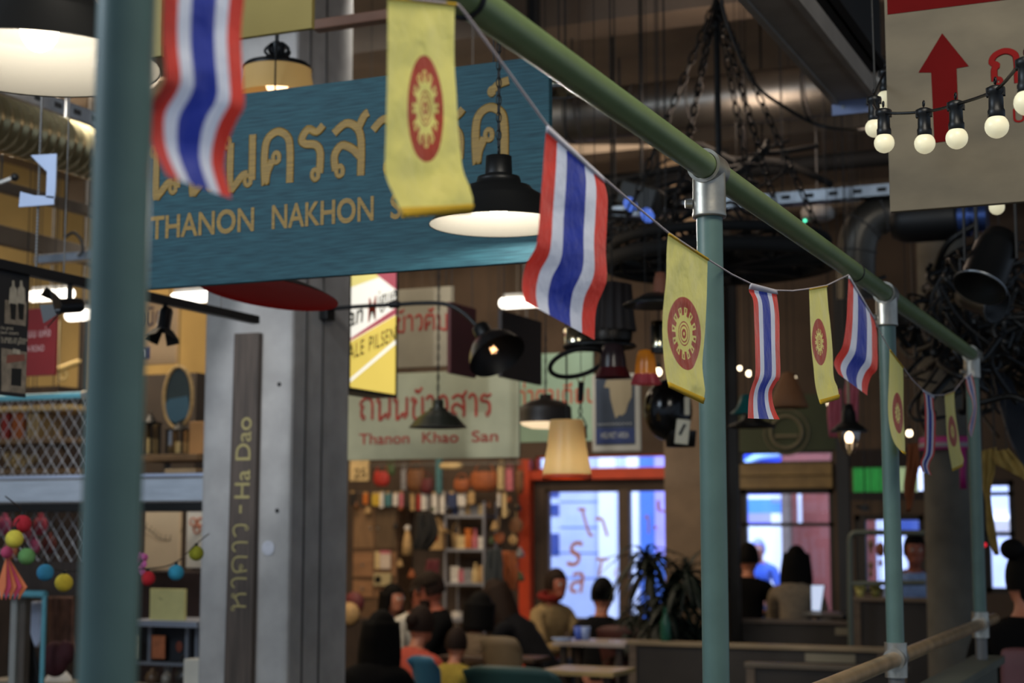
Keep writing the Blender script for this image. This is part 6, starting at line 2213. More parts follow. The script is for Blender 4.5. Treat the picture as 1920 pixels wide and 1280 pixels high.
def table(px0, px1, py, d, dep, label, m='#8e8068', dark=False):
    q = at((px0 + px1) / 2, py, d)
    x0, x1 = at(px0, py, Y=q.y).x, at(px1, py, Y=q.y).x
    t = thing('dining_table', ((x0 + x1) / 2, q.y + dep / 2, 0), label, 'table')
    MB().span((x0, q.y, q.z - .03), (x1, q.y + dep, q.z)).build('tabletop', mat('top_' + m[1:], m, .35, 0, .15, 4), t, bevel=.004)
    for x in (x0 + .06, x1 - .06):
        for y in (q.y + .06, q.y + dep - .06):
            MB().span((x - .02, y - .02, 0), (x + .02, y + .02, q.z - .03)).build('leg', M_wooddark, t)
    return q.y, q.z


ty1, tz1 = table(1035, 1172, 1204, 10.7, .4, 'pale long table below the street window, in front of the black clad person', '#a89c94')
ty2, tz2 = table(1010, 1150, 1258, 9.6, .4, 'light wooden table at the bottom, right of the dark teal chair', '#a08a5e')
ty3, tz3 = table(820, 1000, 1232, 10.7, .3, 'dark table among the seated guests before the shelves', '#4c3c30')


def small(name, prof, px, Yt_, zt__, m, label, cat, dy=.2):
    c = V((at(px, 1200, Y=Yt_ + dy).x, Yt_ + dy, zt__))
    return tag(MB().lathe(prof, c, n=22).build(name, m), label, cat)


CUP = [(0, 0), (.026, 0), (.034, .09), (.031, .09), (.024, .006), (0, .006)]
small('plastic_cup', CUP, 1085, ty1, tz1, mat('blue_cup', '#4a6ad0', .3, 0, .05), 'blue cup on the pale long table, left one', 'cup')
small('plastic_cup', CUP, 1098, ty1, tz1, mat('pale_blue_cup', '#92aae0', .3, 0, .05), 'pale blue cup on the pale long table, right one', 'cup')
small('plate', [(0, 0), (.05, 0), (.08, .018), (.05, .006), (0, .006)], 1055, ty1, tz1, mat('light_blue_plate', '#a4bce8', .3), 'light blue plate on the pale long table', 'plate', .1)
small('glass_bottle', [(0, 0), (.032, 0), (.034, .015), (.034, .12), (.014, .17), (.013, .21), (.017, .215), (0, .22)], 1248, ybm, zbm, mat('green_glass', '#2f6a54', .15, 0, .1, trans=.4), 'green glass bottle on the middle booth cap before the palm', 'bottle', .02)
small('plastic_cup', CUP, 945, ty3, tz3, mat('orange_cup', '#c8481c', .4, 0, .05), 'orange cup on the dark table beside the dark haired guest', 'cup')
q = at(1531, 1150, 12.0)
t = thing('laptop', q, 'open laptop with bright white screen beside the long haired woman', 'laptop')
MB().poly([at(1520, 1146, Y=q.y), at(1540, 1147, Y=q.y), at(1547, 1096, Y=q.y), at(1519, 1095, Y=q.y)], (0, 1, 0), .008).build('lid', M_black, t)
MB().poly([at(1522, 1144, Y=q.y - .002), at(1538, 1145, Y=q.y - .002), at(1545, 1097, Y=q.y - .002), at(1521, 1097, Y=q.y - .002)], (0, 1, 0), .002).build('screen', mat('laptop_glow', '#c6d4f0', .4, 0, 0, emit=.75), t)
z_ = at(1531, 1147, Y=q.y).z
MB().span((at(1518, 1147, Y=q.y).x, q.y - .2, z_ - .012), (at(1550, 1147, Y=q.y).x, q.y + .005, z_)).build('keyboard', mat('laptop_grey', '#7a7468', .4), t)
table(1500, 1580, 1150, 11.8, .4, 'small dark table under the open laptop', '#4c4238')


def chair(px, py_top, d, face, m, label, w=.42, back_h=.36, seat_z=.45):
    """moulded chair; px, py_top give the middle of the top of its back, face is the direction it looks to"""
    q = at(px, py_top, d)
    t = thing('dining_chair', (q.x, q.y, 0), label, 'chair')
    a = face
    Mr = Matrix.Rotation(a, 3, 'Z')

    def L(x, y, z):
        return V((q.x, q.y, 0)) + Mr @ V((x, y, z))
    zt_c = q.z
    rows = []
    for i in range(8):
        f = i / 7
        rows.append([L((w / 2) * (-1 + 2 * j / 10) * (.86 + .14 * math.sin(PI * min(1, f + .3))), .035 * (1 - ((j - 5) / 5) ** 2) * -1 + .06 * (f - .0) - (.04 * ((j - 5) / 5) ** 4 if i == 0 else 0), zt_c - (zt_c - seat_z) * f - (.035 * ((j - 5) / 5) ** 4 if i < 2 else 0)) for j in range(11)])
    MB().sheet(rows, .012).build('backrest', m, t)
    rows = [[L((w / 2) * (-1 + 2 * j / 8), .04 + .4 * i / 6, seat_z + .012 * ((j - 4) / 4) ** 2) for j in range(9)] for i in range(7)]
    MB().sheet(rows, .014).build('seat', m, t)
    for x, y in ((-1, .06), (1, .06), (-1, .4), (1, .4)):
        MB().cyl(L(x * w * .42, y, seat_z - .005), L(x * w * .5, y + (.03 if y > .2 else -.03), 0), .013, .010, 10).build('leg', M_greysteel, t)
    return t


chair(796, 1228, 9.9, PI / 2 - PI / 2 - .3, mat('blue_plastic', '#356f92', .35, 0, .06), 'blue moulded chair of the guest in the coral top', .24)
chair(960, 1248, 9.0, -.1, mat('dark_teal_plastic', '#22403f', .4, 0, .08), 'wide dark teal chair back at the bottom centre', .62)
chair(1165, 1172, 11.5, 0, mat('dark_red_wood', '#4a221c', .6, 0, .1), 'dark red chair right of the black clad person', .36)
chair(940, 1192, 10.4, -.1, mat('tan_chair_wood', '#6d5a40', .6, 0, .15), 'tan chair behind the guest in the brown top', .3)
q = at(1908, 1236, 6.6)
MBc = MB().box(q + V((.04, -.0, -.1)), (.22, .1, .3))
tag(MBc.build('shoulder_bag', mat('dusky_pink_leather', '#6e4448', .55, 0, .1), bevel=.03, sub=1), 'dusky pink bag at the lower right beside the woman in black', 'bag')
q = at(1845, 1045, 7.0)
p = at(1846, 1021, 8.4)
t = thing('indicator_light', p, 'tiny red light right of the last post', 'light')
MB().ball(p, .012).build('glow', mat('red_glow', '#e02030', .4, 0, 0, emit=1), t)
MB().cyl(p, (p.x, p.y, CEIL), .002, n=6).build('cord', M_cordblack, t)
# ================================================================ shop wall with shelves and hanging goods
YW = FAR - .42
rnd = random.Random(17)
t = None


def sh(px, py, o=0):
    return at(px, py, Y=YW + o)


U = mpp(sh(800, 1000))
# silver shelf rack
q0, q1 = sh(834, 1250), sh(908, 936)
t = thing('shelf_rack', ((q0.x + q1.x) / 2, YW, 0), 'silver metal shelf rack full of goods before the brown shop wall', 'rack')
for x in (q0.x, q1.x):
    for y in (YW, YW + .3):
        MB().span((x - .012, y - .012, 0), (x + .012, y + .012, sh(870, 940).z)).build('upright', mat('rack_silver', '#9aa0b0', .35, .6, .1), t)
SHZ = []
for py in (965, 1028, 1092, 1160):
    z = sh(870, py).z
    SHZ.append(z)
    MB().span((q0.x, YW - .01, z - .03), (q1.x, YW + .31, z)).build('shelf', MATS['rack_silver'], t)
COL = {'tan': '#a98a5c', 'brown': '#6a4427', 'rust': '#93502a', 'red': '#a02a22', 'white': '#c8c4be', 'grey': '#7c7c80', 'navy': '#26345a', 'pink': '#b0606c', 'orange': '#b8641e', 'cream': '#c2ab7c', 'teal': '#3c6c74', 'black': '#161414', 'green': '#3c5030', 'wine': '#5a1e24', 'yellow': '#b89a30'}


def gm(c):
    return mat('goods_' + c, COL[c], .65, 0, .22, 22)


def bottle(c, h, r):
    return MB().lathe([(0, 0), (r, 0), (r * 1.03, h * .06), (r, h * .55), (r * .45, h * .72), (r * .4, h * .92), (r * .5, h * .93), (r * .5, h), (0, h)], c, n=18)


def jar(c, h, r):
    return MB().lathe([(0, 0), (r * .9, 0), (r, h * .1), (r, h * .72), (r * .85, h * .8), (r * .95, h * .82), (r * .95, h), (0, h)], c, n=18)


def carton(c, h, r):
    return MB().span((c.x - r, c.y - r * .7, c.z), (c.x + r, c.y + r * .7, c.z + h))


def basket(c, h, r):
    mb = MB().lathe([(0, 0), (r * .8, 0), (r, h * .6), (r * 1.05, h * .62), (r * .95, h * .62), (r * .75, .01)], c, n=22)
    return mb.tube(smooth3([c + V((-r, 0, h * .6)), c + V((-r * .6, 0, h * .95)), c + V((0, 0, h * 1.05)), c + V((r * .6, 0, h * .95)), c + V((r, 0, h * .6))], 4), .006, 6)


KIND = {'bottle': bottle, 'jar': jar, 'carton': carton, 'basket': basket}
row_names = ['top shelf', 'second shelf', 'third shelf', 'lowest shelf']
plan = [
    [('jar', 'navy', .16, .055), ('jar', 'white', .12, .045), ('bottle', 'tan', .2, .04), ('carton', 'grey', .1, .045), ('jar', 'cream', .11, .04)],
    [('basket', 'tan', .24, .1), ('carton', 'cream', .13, .075), ('jar', 'orange', .2, .05), ('bottle', 'pink', .2, .035), ('carton', 'white', .12, .03)],
    [('carton', 'white', .16, .06), ('jar', 'pink', .13, .05), ('carton', 'grey', .14, .07), ('bottle', 'cream', .2, .035), ('jar', 'tan', .17, .045)],
    [('jar', 'white', .07, .06), ('bottle', 'wine', .16, .03), ('carton', 'rust', .09, .05)],
]
for si, items in enumerate(plan):
    n = len(items)
    for k, (kd, c_, h, r) in enumerate(items):
        x = q0.x + .05 + (q1.x - q0.x - .1) * (k + .3) / max(1, n - .4)
        r = min(r, (q1.x - q0.x) / n * .52)
        c = V((x, YW + .1, SHZ[si]))
        where = ['leftmost', 'second from left', 'in the middle', 'fourth from left', 'rightmost'][k if n == 5 else (0, 2, 4)[k]]
        tag(KIND[kd](c, h, r).build(kd, gm(c_)), '%s %s, %s on the %s of the silver rack' % (c_, kd, where, row_names[si]), kd, 'goods on the silver rack')
# wooden dresser to the left
qa, qb = sh(655, 1250), sh(742, 950)
t = thing('wooden_dresser', ((qa.x + qb.x) / 2, YW, 0), 'tall brown wooden dresser left of the silver rack', 'dresser')
x0, x1, z1 = qa.x, qb.x, qb.z
MB().span((x0, YW + .05, 0), (x1, YW + .38, z1)).build('carcass', mat('dresser_wood', '#5f4630', .65, 0, .3, 4, (1, 1, 6)), t, bevel=.004)
for k in range(2):
    xa = x0 + (x1 - x0) * k / 2 + .012
    xb = x0 + (x1 - x0) * (k + 1) / 2 - .012
    d_ = MB().span((xa, YW + .03, sh(700, 1028).z), (xb, YW + .05, z1 - .03)).build('door', mat('door_wood_%d' % k, ['#7a5e42', '#584632'][k], .6, 0, .2, 4, (6, 6, 1)), t, bevel=.004)
    MB().ball(((xb - .03) if k == 0 else (xa + .03), YW + .02, (sh(700, 990).z)), .012).build('knob', M_steel, d_)
    for a_, b_ in ((1036, 1082), (1088, 1120)):
        d_ = MB().span((xa, YW + .03, sh(700, b_).z), (xb, YW + .05, sh(700, a_).z)).build('drawer', mat('drawer_wood', '#8a6546', .6, 0, .2, 4, (1, 6, 6)), t, bevel=.004)
        MB().ball(((xa + xb) / 2, YW + .02, sh(700, (a_ + b_) / 2).z), .012).build('knob', M_steel, d_)
for px, c_, w_, h_, lab in ((722, 'pink', 11, 30, 'white and pink card leaning on the dresser front'), (707, 'cream', 5, 28, 'narrow cream card leaning on the dresser front')):
    c = sh(px, 1062, -.02)
    o = MB().span((c.x - w_ * U, c.y, c.z - 4 * U), (c.x + w_ * U, c.y + .012, c.z + h_ * U)).build('leaning_card', mat('white_card', '#c4b4a6', .7, 0, .1, 12) if w_ > 8 else gm('cream'))
    tag(o, lab, 'card')
    if w_ > 8:
        MB().span((c.x - w_ * U, c.y - .002, c.z + (h_ - 6) * U), (c.x + w_ * U, c.y, c.z + h_ * U)).build('pink_band', gm('pink'), o)
c = sh(718, 1086, -.02)
o = tag(MB().box(c + V((0, 0, 0)), (36 * U, .05, 24 * U)).build('radio', mat('cream_radio', '#a89a74', .5, 0, .08), bevel=.006), 'cream old radio in front of the dresser', 'radio')
MB().cyl(c + V((-8 * U, -.03, 0)), c + V((-8 * U, -.02, 0)), 7 * U, n=20).build('dial', M_black, o)
# rail with hanging goods above
zr = sh(800, 872).z
tag(MB().cyl((sh(655, 872).x, YW - .1, zr), (sh(985, 872).x, YW - .1, zr), .012, n=12).cyl((sh(660, 872).x, YW - .1, zr), (sh(660, 872).x, YW - .1, CEIL), .008, n=8).cyl((sh(978, 872).x, YW - .1, zr), (sh(978, 872).x, YW - .1, CEIL), .008, n=8).build('hanging_rail', M_greysteel), 'grey rail the shop goods hang from, under the pale cream street sign', 'rail')


def bagm(px, py0, py1, w_, c_, lab, nm='woven_bag', handle=True, round_=True):
    a = sh(px, py0, -.1)
    h = (py1 - py0) * U
    w_ = w_ * U
    t = thing(nm, a - V((0, 0, h)), lab, nm.split('_')[-1], 'goods hanging on the shop rail')
    if round_:
        mb = MB().lathe([(0, -h), (w_ * .7, -h * .98), (w_ * 1.0, -h * .75), (w_ * .98, -h * .4), (w_ * .85, -h * .3), (w_ * .78, -h * .3), (0, -h * .35)], a, Matrix.Diagonal((1, .45, 1)), 24)
    else:
        mb = MB().span((a.x - w_, a.y - .02, a.z - h), (a.x + w_, a.y + .02, a.z - (h * .25 if handle else 0)))
    mb.build('body', gm(c_), t, bevel=0 if round_ else .006)
    if handle:
        MB().tube(smooth3([a + V((-w_ * .7, 0, -h * .32)), a + V((-w_ * .4, 0, -h * .05)), a + V((w_ * .4, 0, -h * .05)), a + V((w_ * .7, 0, -h * .32))], 5), .007, 6).build('handle', gm(c_), t)
    return t


BAGS = [(675, 862, 902, 20, 'cream', 'cream paper bag with dark print at the left end of the shop rail', 'paper_bag', False, False), (716, 872, 912, 17, 'red', 'red cloth bag hanging beside the cream paper bag', 'cloth_bag', True, True),
        (733, 862, 892, 9, 'green', 'dark green leafy bunch hanging above the red cloth bag', 'herb_bunch', True, True), (758, 868, 918, 5, 'grey', 'thin grey cloth bag hanging left of the brown woven bag', 'cloth_bag', True, False), (780, 862, 922, 19, 'brown', 'tall brown woven bag hanging on the shop rail', 'woven_bag', True, True),
        (800, 885, 925, 14, 'wine', 'wine red cloth bag hanging right of the brown woven bag', 'cloth_bag', True, True), (824, 858, 925, 6, 'teal', 'long teal scarf hanging on the shop rail', 'wool_scarf', False, False), (846, 862, 880, 24, 'cream', 'cream bundle hanging right of the long teal scarf', 'cloth_bundle', False, True),
        (866, 888, 922, 16, 'rust', 'rust orange cloth bag hanging below the cream bundle', 'cloth_bag', True, True), (908, 868, 920, 28, 'rust', 'large round brown basket bag on the shop rail', 'basket_bag', True, True), (940, 862, 916, 6, 'cream', 'narrow cream cloth bag hanging near the orange door post', 'cloth_bag', True, False),
        (956, 866, 918, 7, 'pink', 'pink cloth bag hanging near the orange door post', 'cloth_bag', True, False), (974, 862, 925, 9, 'brown', 'curved brown bag at the right end of the shop rail', 'woven_bag', True, True)]
for b in BAGS:
    o = bagm(*b)
    if b[0] == 675:
        a = sh(675, 890, -.125)
        MB().text('ชา 25', a + V((-13 * U, 0, -6 * U)), (1, 0, 0), (0, 0, 1), 26 * U, 18 * U, .001).build('print', M_black, o)
# second row: small packets clipped to a line
zl = sh(760, 922).z
tag(MB().cyl((sh(650, 922).x, YW - .06, zl), (sh(960, 922).x, YW - .06, zl), .006, n=8).cyl((sh(652, 922).x, YW - .06, zl), (sh(652, 922).x, YW - .06, zr + .3), .004, n=6).cyl((sh(958, 922).x, YW - .06, zl), (sh(958, 922).x, YW - .06, zr + .3), .004, n=6).build('hanging_line', M_greysteel), 'thin line of small hanging packets under the bags', 'line')
PK = [(662, 26, 6, 'black'), (686, 22, 5, 'orange'), (706, 24, 9, 'yellow'), (716, 30, 4, 'white'), (728, 26, 7, 'teal'), (742, 24, 5, 'white'), (753, 28, 4, 'pink'), (774, 34, 4, 'tan'), (786, 32, 4, 'red'), (795, 34, 5, 'white'), (803, 32, 3, 'grey'), (815, 38, 6, 'white'), (830, 40, 5, 'white'), (848, 28, 9, 'navy'), (866, 24, 8, 'white'), (884, 22, 7, 'tan'), (936, 26, 3, 'white'), (946, 44, 4, 'cream')]
for k, (px, h_, w_, c_) in enumerate(PK):
    a = sh(px, 922 + (k % 3), -.07)
    t = thing('hanging_packet', a - V((0, 0, h_ * U)), '', 'packet', 'packets on the hanging line')
    nxt = '%s packet on the hanging line, %s from the left' % (c_, ['first', 'second', 'third', 'fourth', 'fifth', 'sixth', 'seventh', 'eighth', 'ninth', 'tenth', 'eleventh', 'twelfth', 'thirteenth', 'fourteenth', 'fifteenth', 'sixteenth', 'seventeenth', 'last'][k])
    t['label'] = nxt
    MB().span((a.x - w_ * U, a.y - .012, a.z - h_ * U), (a.x + w_ * U, a.y + .006, a.z)).build('pouch', gm(c_), t, bevel=.004)
    MB().span((a.x - w_ * U * .5, a.y - .016, a.z - 2.5 * U), (a.x + w_ * U * .5, a.y + .01, a.z + 1.5 * U)).build('peg', gm('tan'), t)
# dark garment, birdhouse, odd hanging things
drape('dark_jacket', [((782, 962), (812, 960)), ((778, 1000), (822, 1000)), ((776, 1030), (800, 1030))], 15.0, M_blackmatt, 'black jacket hanging left of the silver rack', 'jacket', .03, .03)
drape('red_scarf', [((800, 1050), (824, 1048)), ((796, 1075), (822, 1078)), ((792, 1095), (815, 1095))], 14.9, gm('wine'), 'wine red scarf hanging left of the silver rack', 'scarf', .02, .02)
c = sh(818, 1030, -.05)
t = thing('bird_house', c, 'tan straw bird house with gable roof left of the silver rack shelves', 'bird house')
MB().span((c.x - 16 * U, c.y - .05, c.z), (c.x + 16 * U, c.y + .05, c.z + 34 * U)).build('walls', gm('tan'), t)
MB().poly([(c.x - 21 * U, c.y - .07, c.z + 32 * U), (c.x + 21 * U, c.y - .07, c.z + 32 * U), (c.x, c.y - .07, c.z + 60 * U)], (0, 1, 0), .14).build('roof', gm('tan'), t)
MB().cyl((c.x + 2 * U, c.y - .055, c.z + 22 * U), (c.x + 2 * U, c.y - .045, c.z + 22 * U), 7 * U, n=18).build('entry_hole', gm('rust'), t)
MB().cyl((c.x, c.y, c.z + 58 * U), (c.x, c.y, CEIL), .004, n=6).build('cord', M_cordblack, t)
c = sh(764, 1010, -.05)
t = thing('straw_doll', c - V((0, 0, 40 * U)), 'pale straw figure with white head hanging right of the dresser', 'ornament')
MB().ball(c + V((0, 0, -34 * U + 60 * U - 6 * U)), 6 * U).build('head', gm('white'), t)
MB().lathe([(0, 0), (11 * U, 0), (9 * U, 24 * U), (4 * U, 46 * U), (0, 47 * U)], c - V((0, 0, 30 * U)), n=18).build('robe', gm('tan'), t)
MB().cyl(c + V((0, 0, 25 * U)), (c.x, c.y, CEIL), .003, n=6).build('cord', M_cordblack, t)
for px, py, w_, c_, lab in ((936, 1008, 11, 'rust', 'round rust coloured fan hanging right of the silver rack'), (968, 985, 14, 'brown', 'brown woven fan near the orange door post, upper'), (962, 1012, 9, 'tan', 'small tan fan near the orange door post, lower'), (948, 960, 8, 'cream', 'cream shell string right of the silver rack top')):
    c = sh(px, py, .02)
    t = thing('hanging_fan', c - V((0, 0, w_ * U)), lab, 'fan', 'fans beside the silver rack')
    MB().ball(c, (w_ * U, .012, w_ * U), 22).build('blade', gm(c_), t)
    MB().cyl(c, (c.x, c.y, c.z + 40 * U), .006, n=8).build('handle', gm('tan'), t)
    MB().cyl((c.x, c.y, c.z + 38 * U), (c.x, c.y, CEIL), .002, n=6).build('cord', M_cordblack, t)
drape('hanging_garment', [((912, 1030), (940, 1028)), ((908, 1070), (944, 1072)), ((910, 1120), (942, 1120))], 14.8, mat('slate_garment', '#2a3136', .8, 0, .15, 12), 'slate grey garment hanging right of the silver rack', 'garment', .03, .03)
drape('hanging_garment', [((936, 1032), (966, 1034)), ((944, 1075), (972, 1075)), ((946, 1105), (966, 1105))], 14.95, gm('rust'), 'rust and pink garment hanging next to the slate grey garment', 'garment', .03, .03)
for px, py, d, c_, lab in ((664, 1130, 14.2, 'wine', 'wine red cushion on the bench at the left by the column'), (655, 1150, 14.0, 'tan', 'tan cushion on the bench at the left by the column')):
    c = at(px, py, d)
    tag(MB().ball(c, (.1, .06, .1), 18).build('cushion', gm(c_)), lab, 'cushion')
q = at(662, 1160, 14.1)
tag(MB().span((q.x - .3, q.y - .1, 0), (q.x + .15, q.y + .3, q.z)).build('bench', M_wooddark), 'dark bench before the dresser beside the concrete column', 'bench')

# many small dark ornaments hung between the goods
rnd = random.Random(31)
ORN = [(668, 945), (690, 955), (752, 950), (770, 945), (815, 950), (838, 948), (918, 945), (928, 985), (955, 935), (972, 950), (922, 1012), (975, 1035), (958, 1062), (750, 1055), (772, 1075), (742, 985), (975, 1080), (914, 905)]
for k, (px, py) in enumerate(ORN):
    c = sh(px, py, -.02 + rnd.uniform(-.04, .04))
    s_ = rnd.uniform(.8, 1.3) * 7 * U
    t = thing('hanging_ornament', c - V((0, 0, s_)), 'small dull ornament hanging among the shop goods', 'ornament', 'small ornaments among the shop goods')
    MB().lathe([(0, s_), (s_ * .35, s_ * .9), (s_ * .5, s_ * .3), (s_ * .9, -s_ * .3), (s_ * .8, -s_), (0, -s_ * 1.05)], c, n=16).build('bell', gm(('brown', 'tan', 'rust', 'black', 'green', 'grey')[k % 6]), t)
    MB().cyl(c + V((0, 0, s_ * .9)), (c.x, c.y, CEIL), .002, n=5).build('cord', M_cordblack, t)
# ================================================================ people
M_skin = mat('skin_light', '#b5755a', .5, 0, .06, 20)
M_skin2 = mat('skin_ruddy', '#a05a44', .5, 0, .06, 20)
M_hairb = mat('hair_black', '#080605', .8, 0, .2, 60, (10, 10, 1), spec=.15)
M_hairbr = mat('hair_brown', '#22150e', .75, 0, .25, 60, (10, 10, 1), spec=.2)
M_lip = mat('lip', '#84463c', .5)
M_eye = mat('eye_white', '#d8d4cc', .3)
M_iris = mat('iris', '#1c1410', .3)


def skin_mesh(name, joints, edges, root=0, sub=2):
    """joints: list of (point, radius); one continuous surface grown along the edges"""
    me = bpy.data.meshes.new(name)
    me.from_pydata([j[0] for j in joints], edges, [])
    ob = bpy.data.objects.new(name, me)
    col.objects.link(ob)
    ob.modifiers.new('skin', 'SKIN')
    for i, j in enumerate(joints):
        r = j[1]
        me.skin_vertices[0].data[i].radius = (r, r) if isinstance(r, (int, float)) else r
        me.skin_vertices[0].data[i].use_root = (i == root)
    s = ob.modifiers.new('sub', 'SUBSURF')
    s.levels = s.render_levels = sub
    dg = bpy.context.evaluated_depsgraph_get()
    dg.update()
    m2 = bpy.data.meshes.new_from_object(ob.evaluated_get(dg))
    pts = [v.co.copy() for v in m2.vertices]
    fs = [tuple(p.vertices) for p in m2.polygons]
    bpy.data.objects.remove(ob)
    bpy.data.meshes.remove(me)
    bpy.data.meshes.remove(m2)
    return pts, fs


def person(px, py, d, face, label, shirt, trousers, hair, hstyle='short', skin=None, lean=.12, arms='table', head_yaw=0, nod=.1, stand=False, scale=1.0, elbow=.28, name='person', hat=None):
    """px, py is the crown of the head; face is the heading in radians (0 looks along +X, PI/2 away from the entrance)"""
    skin = skin or M_skin
    crown = at(px, py, d)
    k = scale
    torso = .785 * k                   # crown above the hips when seated
    hips = V((crown.x, crown.y, crown.z - torso))
    Rz = Matrix.Rotation(face, 3, 'Z')

    def W(f, s, z):                   # forward, left, up from the hips
        return hips + Rz @ V((f * k, s * k, z * k))
    hips = hips - Rz @ V((lean * .62 * k, 0, 0))
    hips = V((hips.x, hips.y, crown.z - torso))
    base = V((hips.x, hips.y, 0))
    t = thing(name, base, label, 'person')
    l = lean
    floor_z = 0
    J = [(W(0, 0, 0), (.135 * k, .105 * k)), (W(.02 * l, 0, .13), (.118 * k, .092 * k)), (W(.35 * l, 0, .3), (.135 * k, .1 * k)), (W(.62 * l, 0, .44), (.125 * k, .085 * k)), (W(.75 * l, 0, .525), (.05 * k, .05 * k)), (W(.85 * l + .015, 0, .575), (.05 * k, .05 * k)),
         (W(.92 * l + .03, 0, .64), (.07 * k, .078 * k)), (W(.95 * l + .03, 0, .70), (.072 * k, .082 * k)), (W(.95 * l + .02, 0, .75), (.05 * k, .056 * k))]
    E = [(i, i + 1) for i in range(8)]
    names = {}

    def chain(start, pts):
        a = start
        out = []
        for p, r in pts:
            J.append((p, r * k))
            E.append((a, len(J) - 1))
            a = len(J) - 1
            out.append(a)
        return out
    seat = not stand
    for s in (1, -1):
        sh_ = W(.6 * l, .165 * s, .43)
        if arms == 'table':
            el_ = W(.6 * l + .16, .22 * s, .43 - elbow)
            wr = W(.6 * l + .37, .1 * s, .43 - elbow + .05)
        elif arms == 'face':
            el_ = W(.6 * l + .22, .17 * s, .22)
            wr = W(.85 * l + .16, .07 * s, .5)
        else:
            el_ = W(.6 * l - .02, .24 * s, .17)
            wr = W(.6 * l + .12, .2 * s, -.02)
        mid = (sh_ + el_) / 2
        ids = chain(3, [(sh_, .06), (mid, .048), (el_, .041), ((el_ + wr) / 2, .038), (wr, .027)])
        names['arm%d' % s] = ids
        hd = (wr - el_).normalized()
        sd = hd.cross(V((0, 0, 1))).normalized()
        dn = sd.cross(hd).normalized() * -1
        palm = wr + hd * .05 * k
        pid = chain(ids[-1], [(palm, .027)])[0]
        for fi, (off, ln) in enumerate(((-.026, .062), (-.009, .074), (.009, .07), (.025, .055))):
            b0 = palm + hd * .034 * k + sd * off * k
            chain(pid, [(b0, .0105), (b0 + hd * ln * .55 * k + V((0, 0, -.006 * k)), .0088), (b0 + hd * ln * .85 * k + V((0, 0, -.026 * k)), .0078)])
        chain(pid, [(palm + sd * (-.034 * s) * k - hd * .012 * k, .011), (palm + sd * (-.052 * s) * k + hd * .02 * k + V((0, 0, -.01 * k)), .0095)])
        hip = W(0, .085 * s, -.02)
        if seat:
            kn = W(.42, .12 * s, -.0)
            an = V((kn.x, kn.y, 0)) + Rz @ V((.02, 0, .08)) if hips.z < .75 else kn + V((0, 0, -.42 * k))
            toe = an + Rz @ V((.17 * k, 0, -.045))
        else:
            kn = W(.02, .1 * s, -.42)
            an = W(-.01, .1 * s, -.82)
            toe = an + Rz @ V((.17 * k, 0, -.045))
        ids = chain(0, [(hip, .09), ((hip + kn) / 2, .076), (kn, .056), ((kn * .6 + an * .4), .054), (an, .036), (toe, .03)])
        names['leg%d' % s] = ids
    pts, fs = skin_mesh('body_skin', J, E)
    body = MB().add(pts, fs, 0)
    # face details joined into the body mesh
    Hc = J[6][0] * .45 + J[7][0] * .55
    Rh = Matrix.Rotation(face + head_yaw, 3, 'Z') @ Matrix.Rotation(nod, 3, 'Y')

    def H(f, s, z):
        return Hc + Rh @ V((f * k, s * k, z * k))
    body.ball(Hc, (.098 * k, .077 * k, .118 * k), 24, 0, Rh)
    body.ball(H(.035, 0, -.06), (.06 * k, .052 * k, .055 * k), 18, 0, Rh)
    body.add([H(.088, 0, .028), H(.092, .011, -.022), H(.092, -.011, -.022), H(.118, 0, -.026), H(.092, 0, -.034)], [(0, 1, 3), (0, 3, 2), (1, 4, 3), (4, 2, 3)], 0)
    for s in (1, -1):
        body.ball(H(.0, .078 * s, -.005), (.02 * k, .008 * k, .032 * k), 12, 0, Rh)
        body.ball(H(.083, .031 * s, .012), .0125 * k, 12, 1)
        body.ball(H(.093, .031 * s, .012), .006 * k, 10, 2)
        body.ball(H(.088, .031 * s, .033), (.006 * k, .019 * k, .004 * k), 10, 4, Rh)
    body.ball(H(.088, 0, -.058), (.01 * k, .024 * k, .007 * k), 12, 3, Rh)
    body.build('body', [skin, M_eye, M_iris, M_lip, hair], t)
    # clothing: shells lifted off the body over the torso, arms and legs
    samples = []

    def lab(i, j, g):
        for q_ in range(5):
            samples.append((J[i][0] * (1 - q_ / 4) + J[j][0] * (q_ / 4), g))
    for i in range(4):
        lab(i, i + 1, 't')
    for i in range(4, 8):
        lab(i, i + 1, 'h')
    for s in (1, -1):
        ids = names['arm%d' % s]
        lab(3, ids[0], 't')
        for i, j in zip(ids, ids[1:]):
            lab(i, j, 't')
        ids = names['leg%d' % s]
        lab(0, ids[0], 'l')
        for i, j in zip(ids[:5], ids[1:5]):
            lab(i, j, 'l')
        lab(ids[4], ids[5], 'f')
    for i, j in E:
        if (J[j][1] if isinstance(J[j][1], float) else 1) < .0125 * k or abs((J[j][1] if isinstance(J[j][1], float) else 1) - .027 * k) < 1e-6 and not any(j == names['arm%d' % s][-1] for s in (1, -1)):
            lab(i, j, 'x') if i not in (3,) else None
            samples.append((J[j][0], 'x'))
    N = [V((0, 0, 0)) for _ in pts]
    for f in fs:
        nn = (pts[f[1]] - pts[f[0]]).cross(pts[f[2]] - pts[f[0]])
        for i in f:
            N[i] += nn
    C_ = [V((0, 0, 0))] * len(pts)
    G = []
    for p in pts:
        G.append(min(((p - q_).length_squared, g) for q_, g in samples)[1])
    for grp, nm, m_ in (('t', 'shirt', shirt), ('l', 'trousers', trousers)):
        keep = [f for f in fs if all(G[i] == grp for i in f)]
        used = sorted({i for f in keep for i in f})
        ix = {v: n_ for n_, v in enumerate(used)}
        if keep:
            MB().add([pts[i] + N[i].normalized() * .011 * k for i in used], [[ix[i] for i in f] for f in keep]).build(nm, m_, t)
    # hair
    mb = MB()

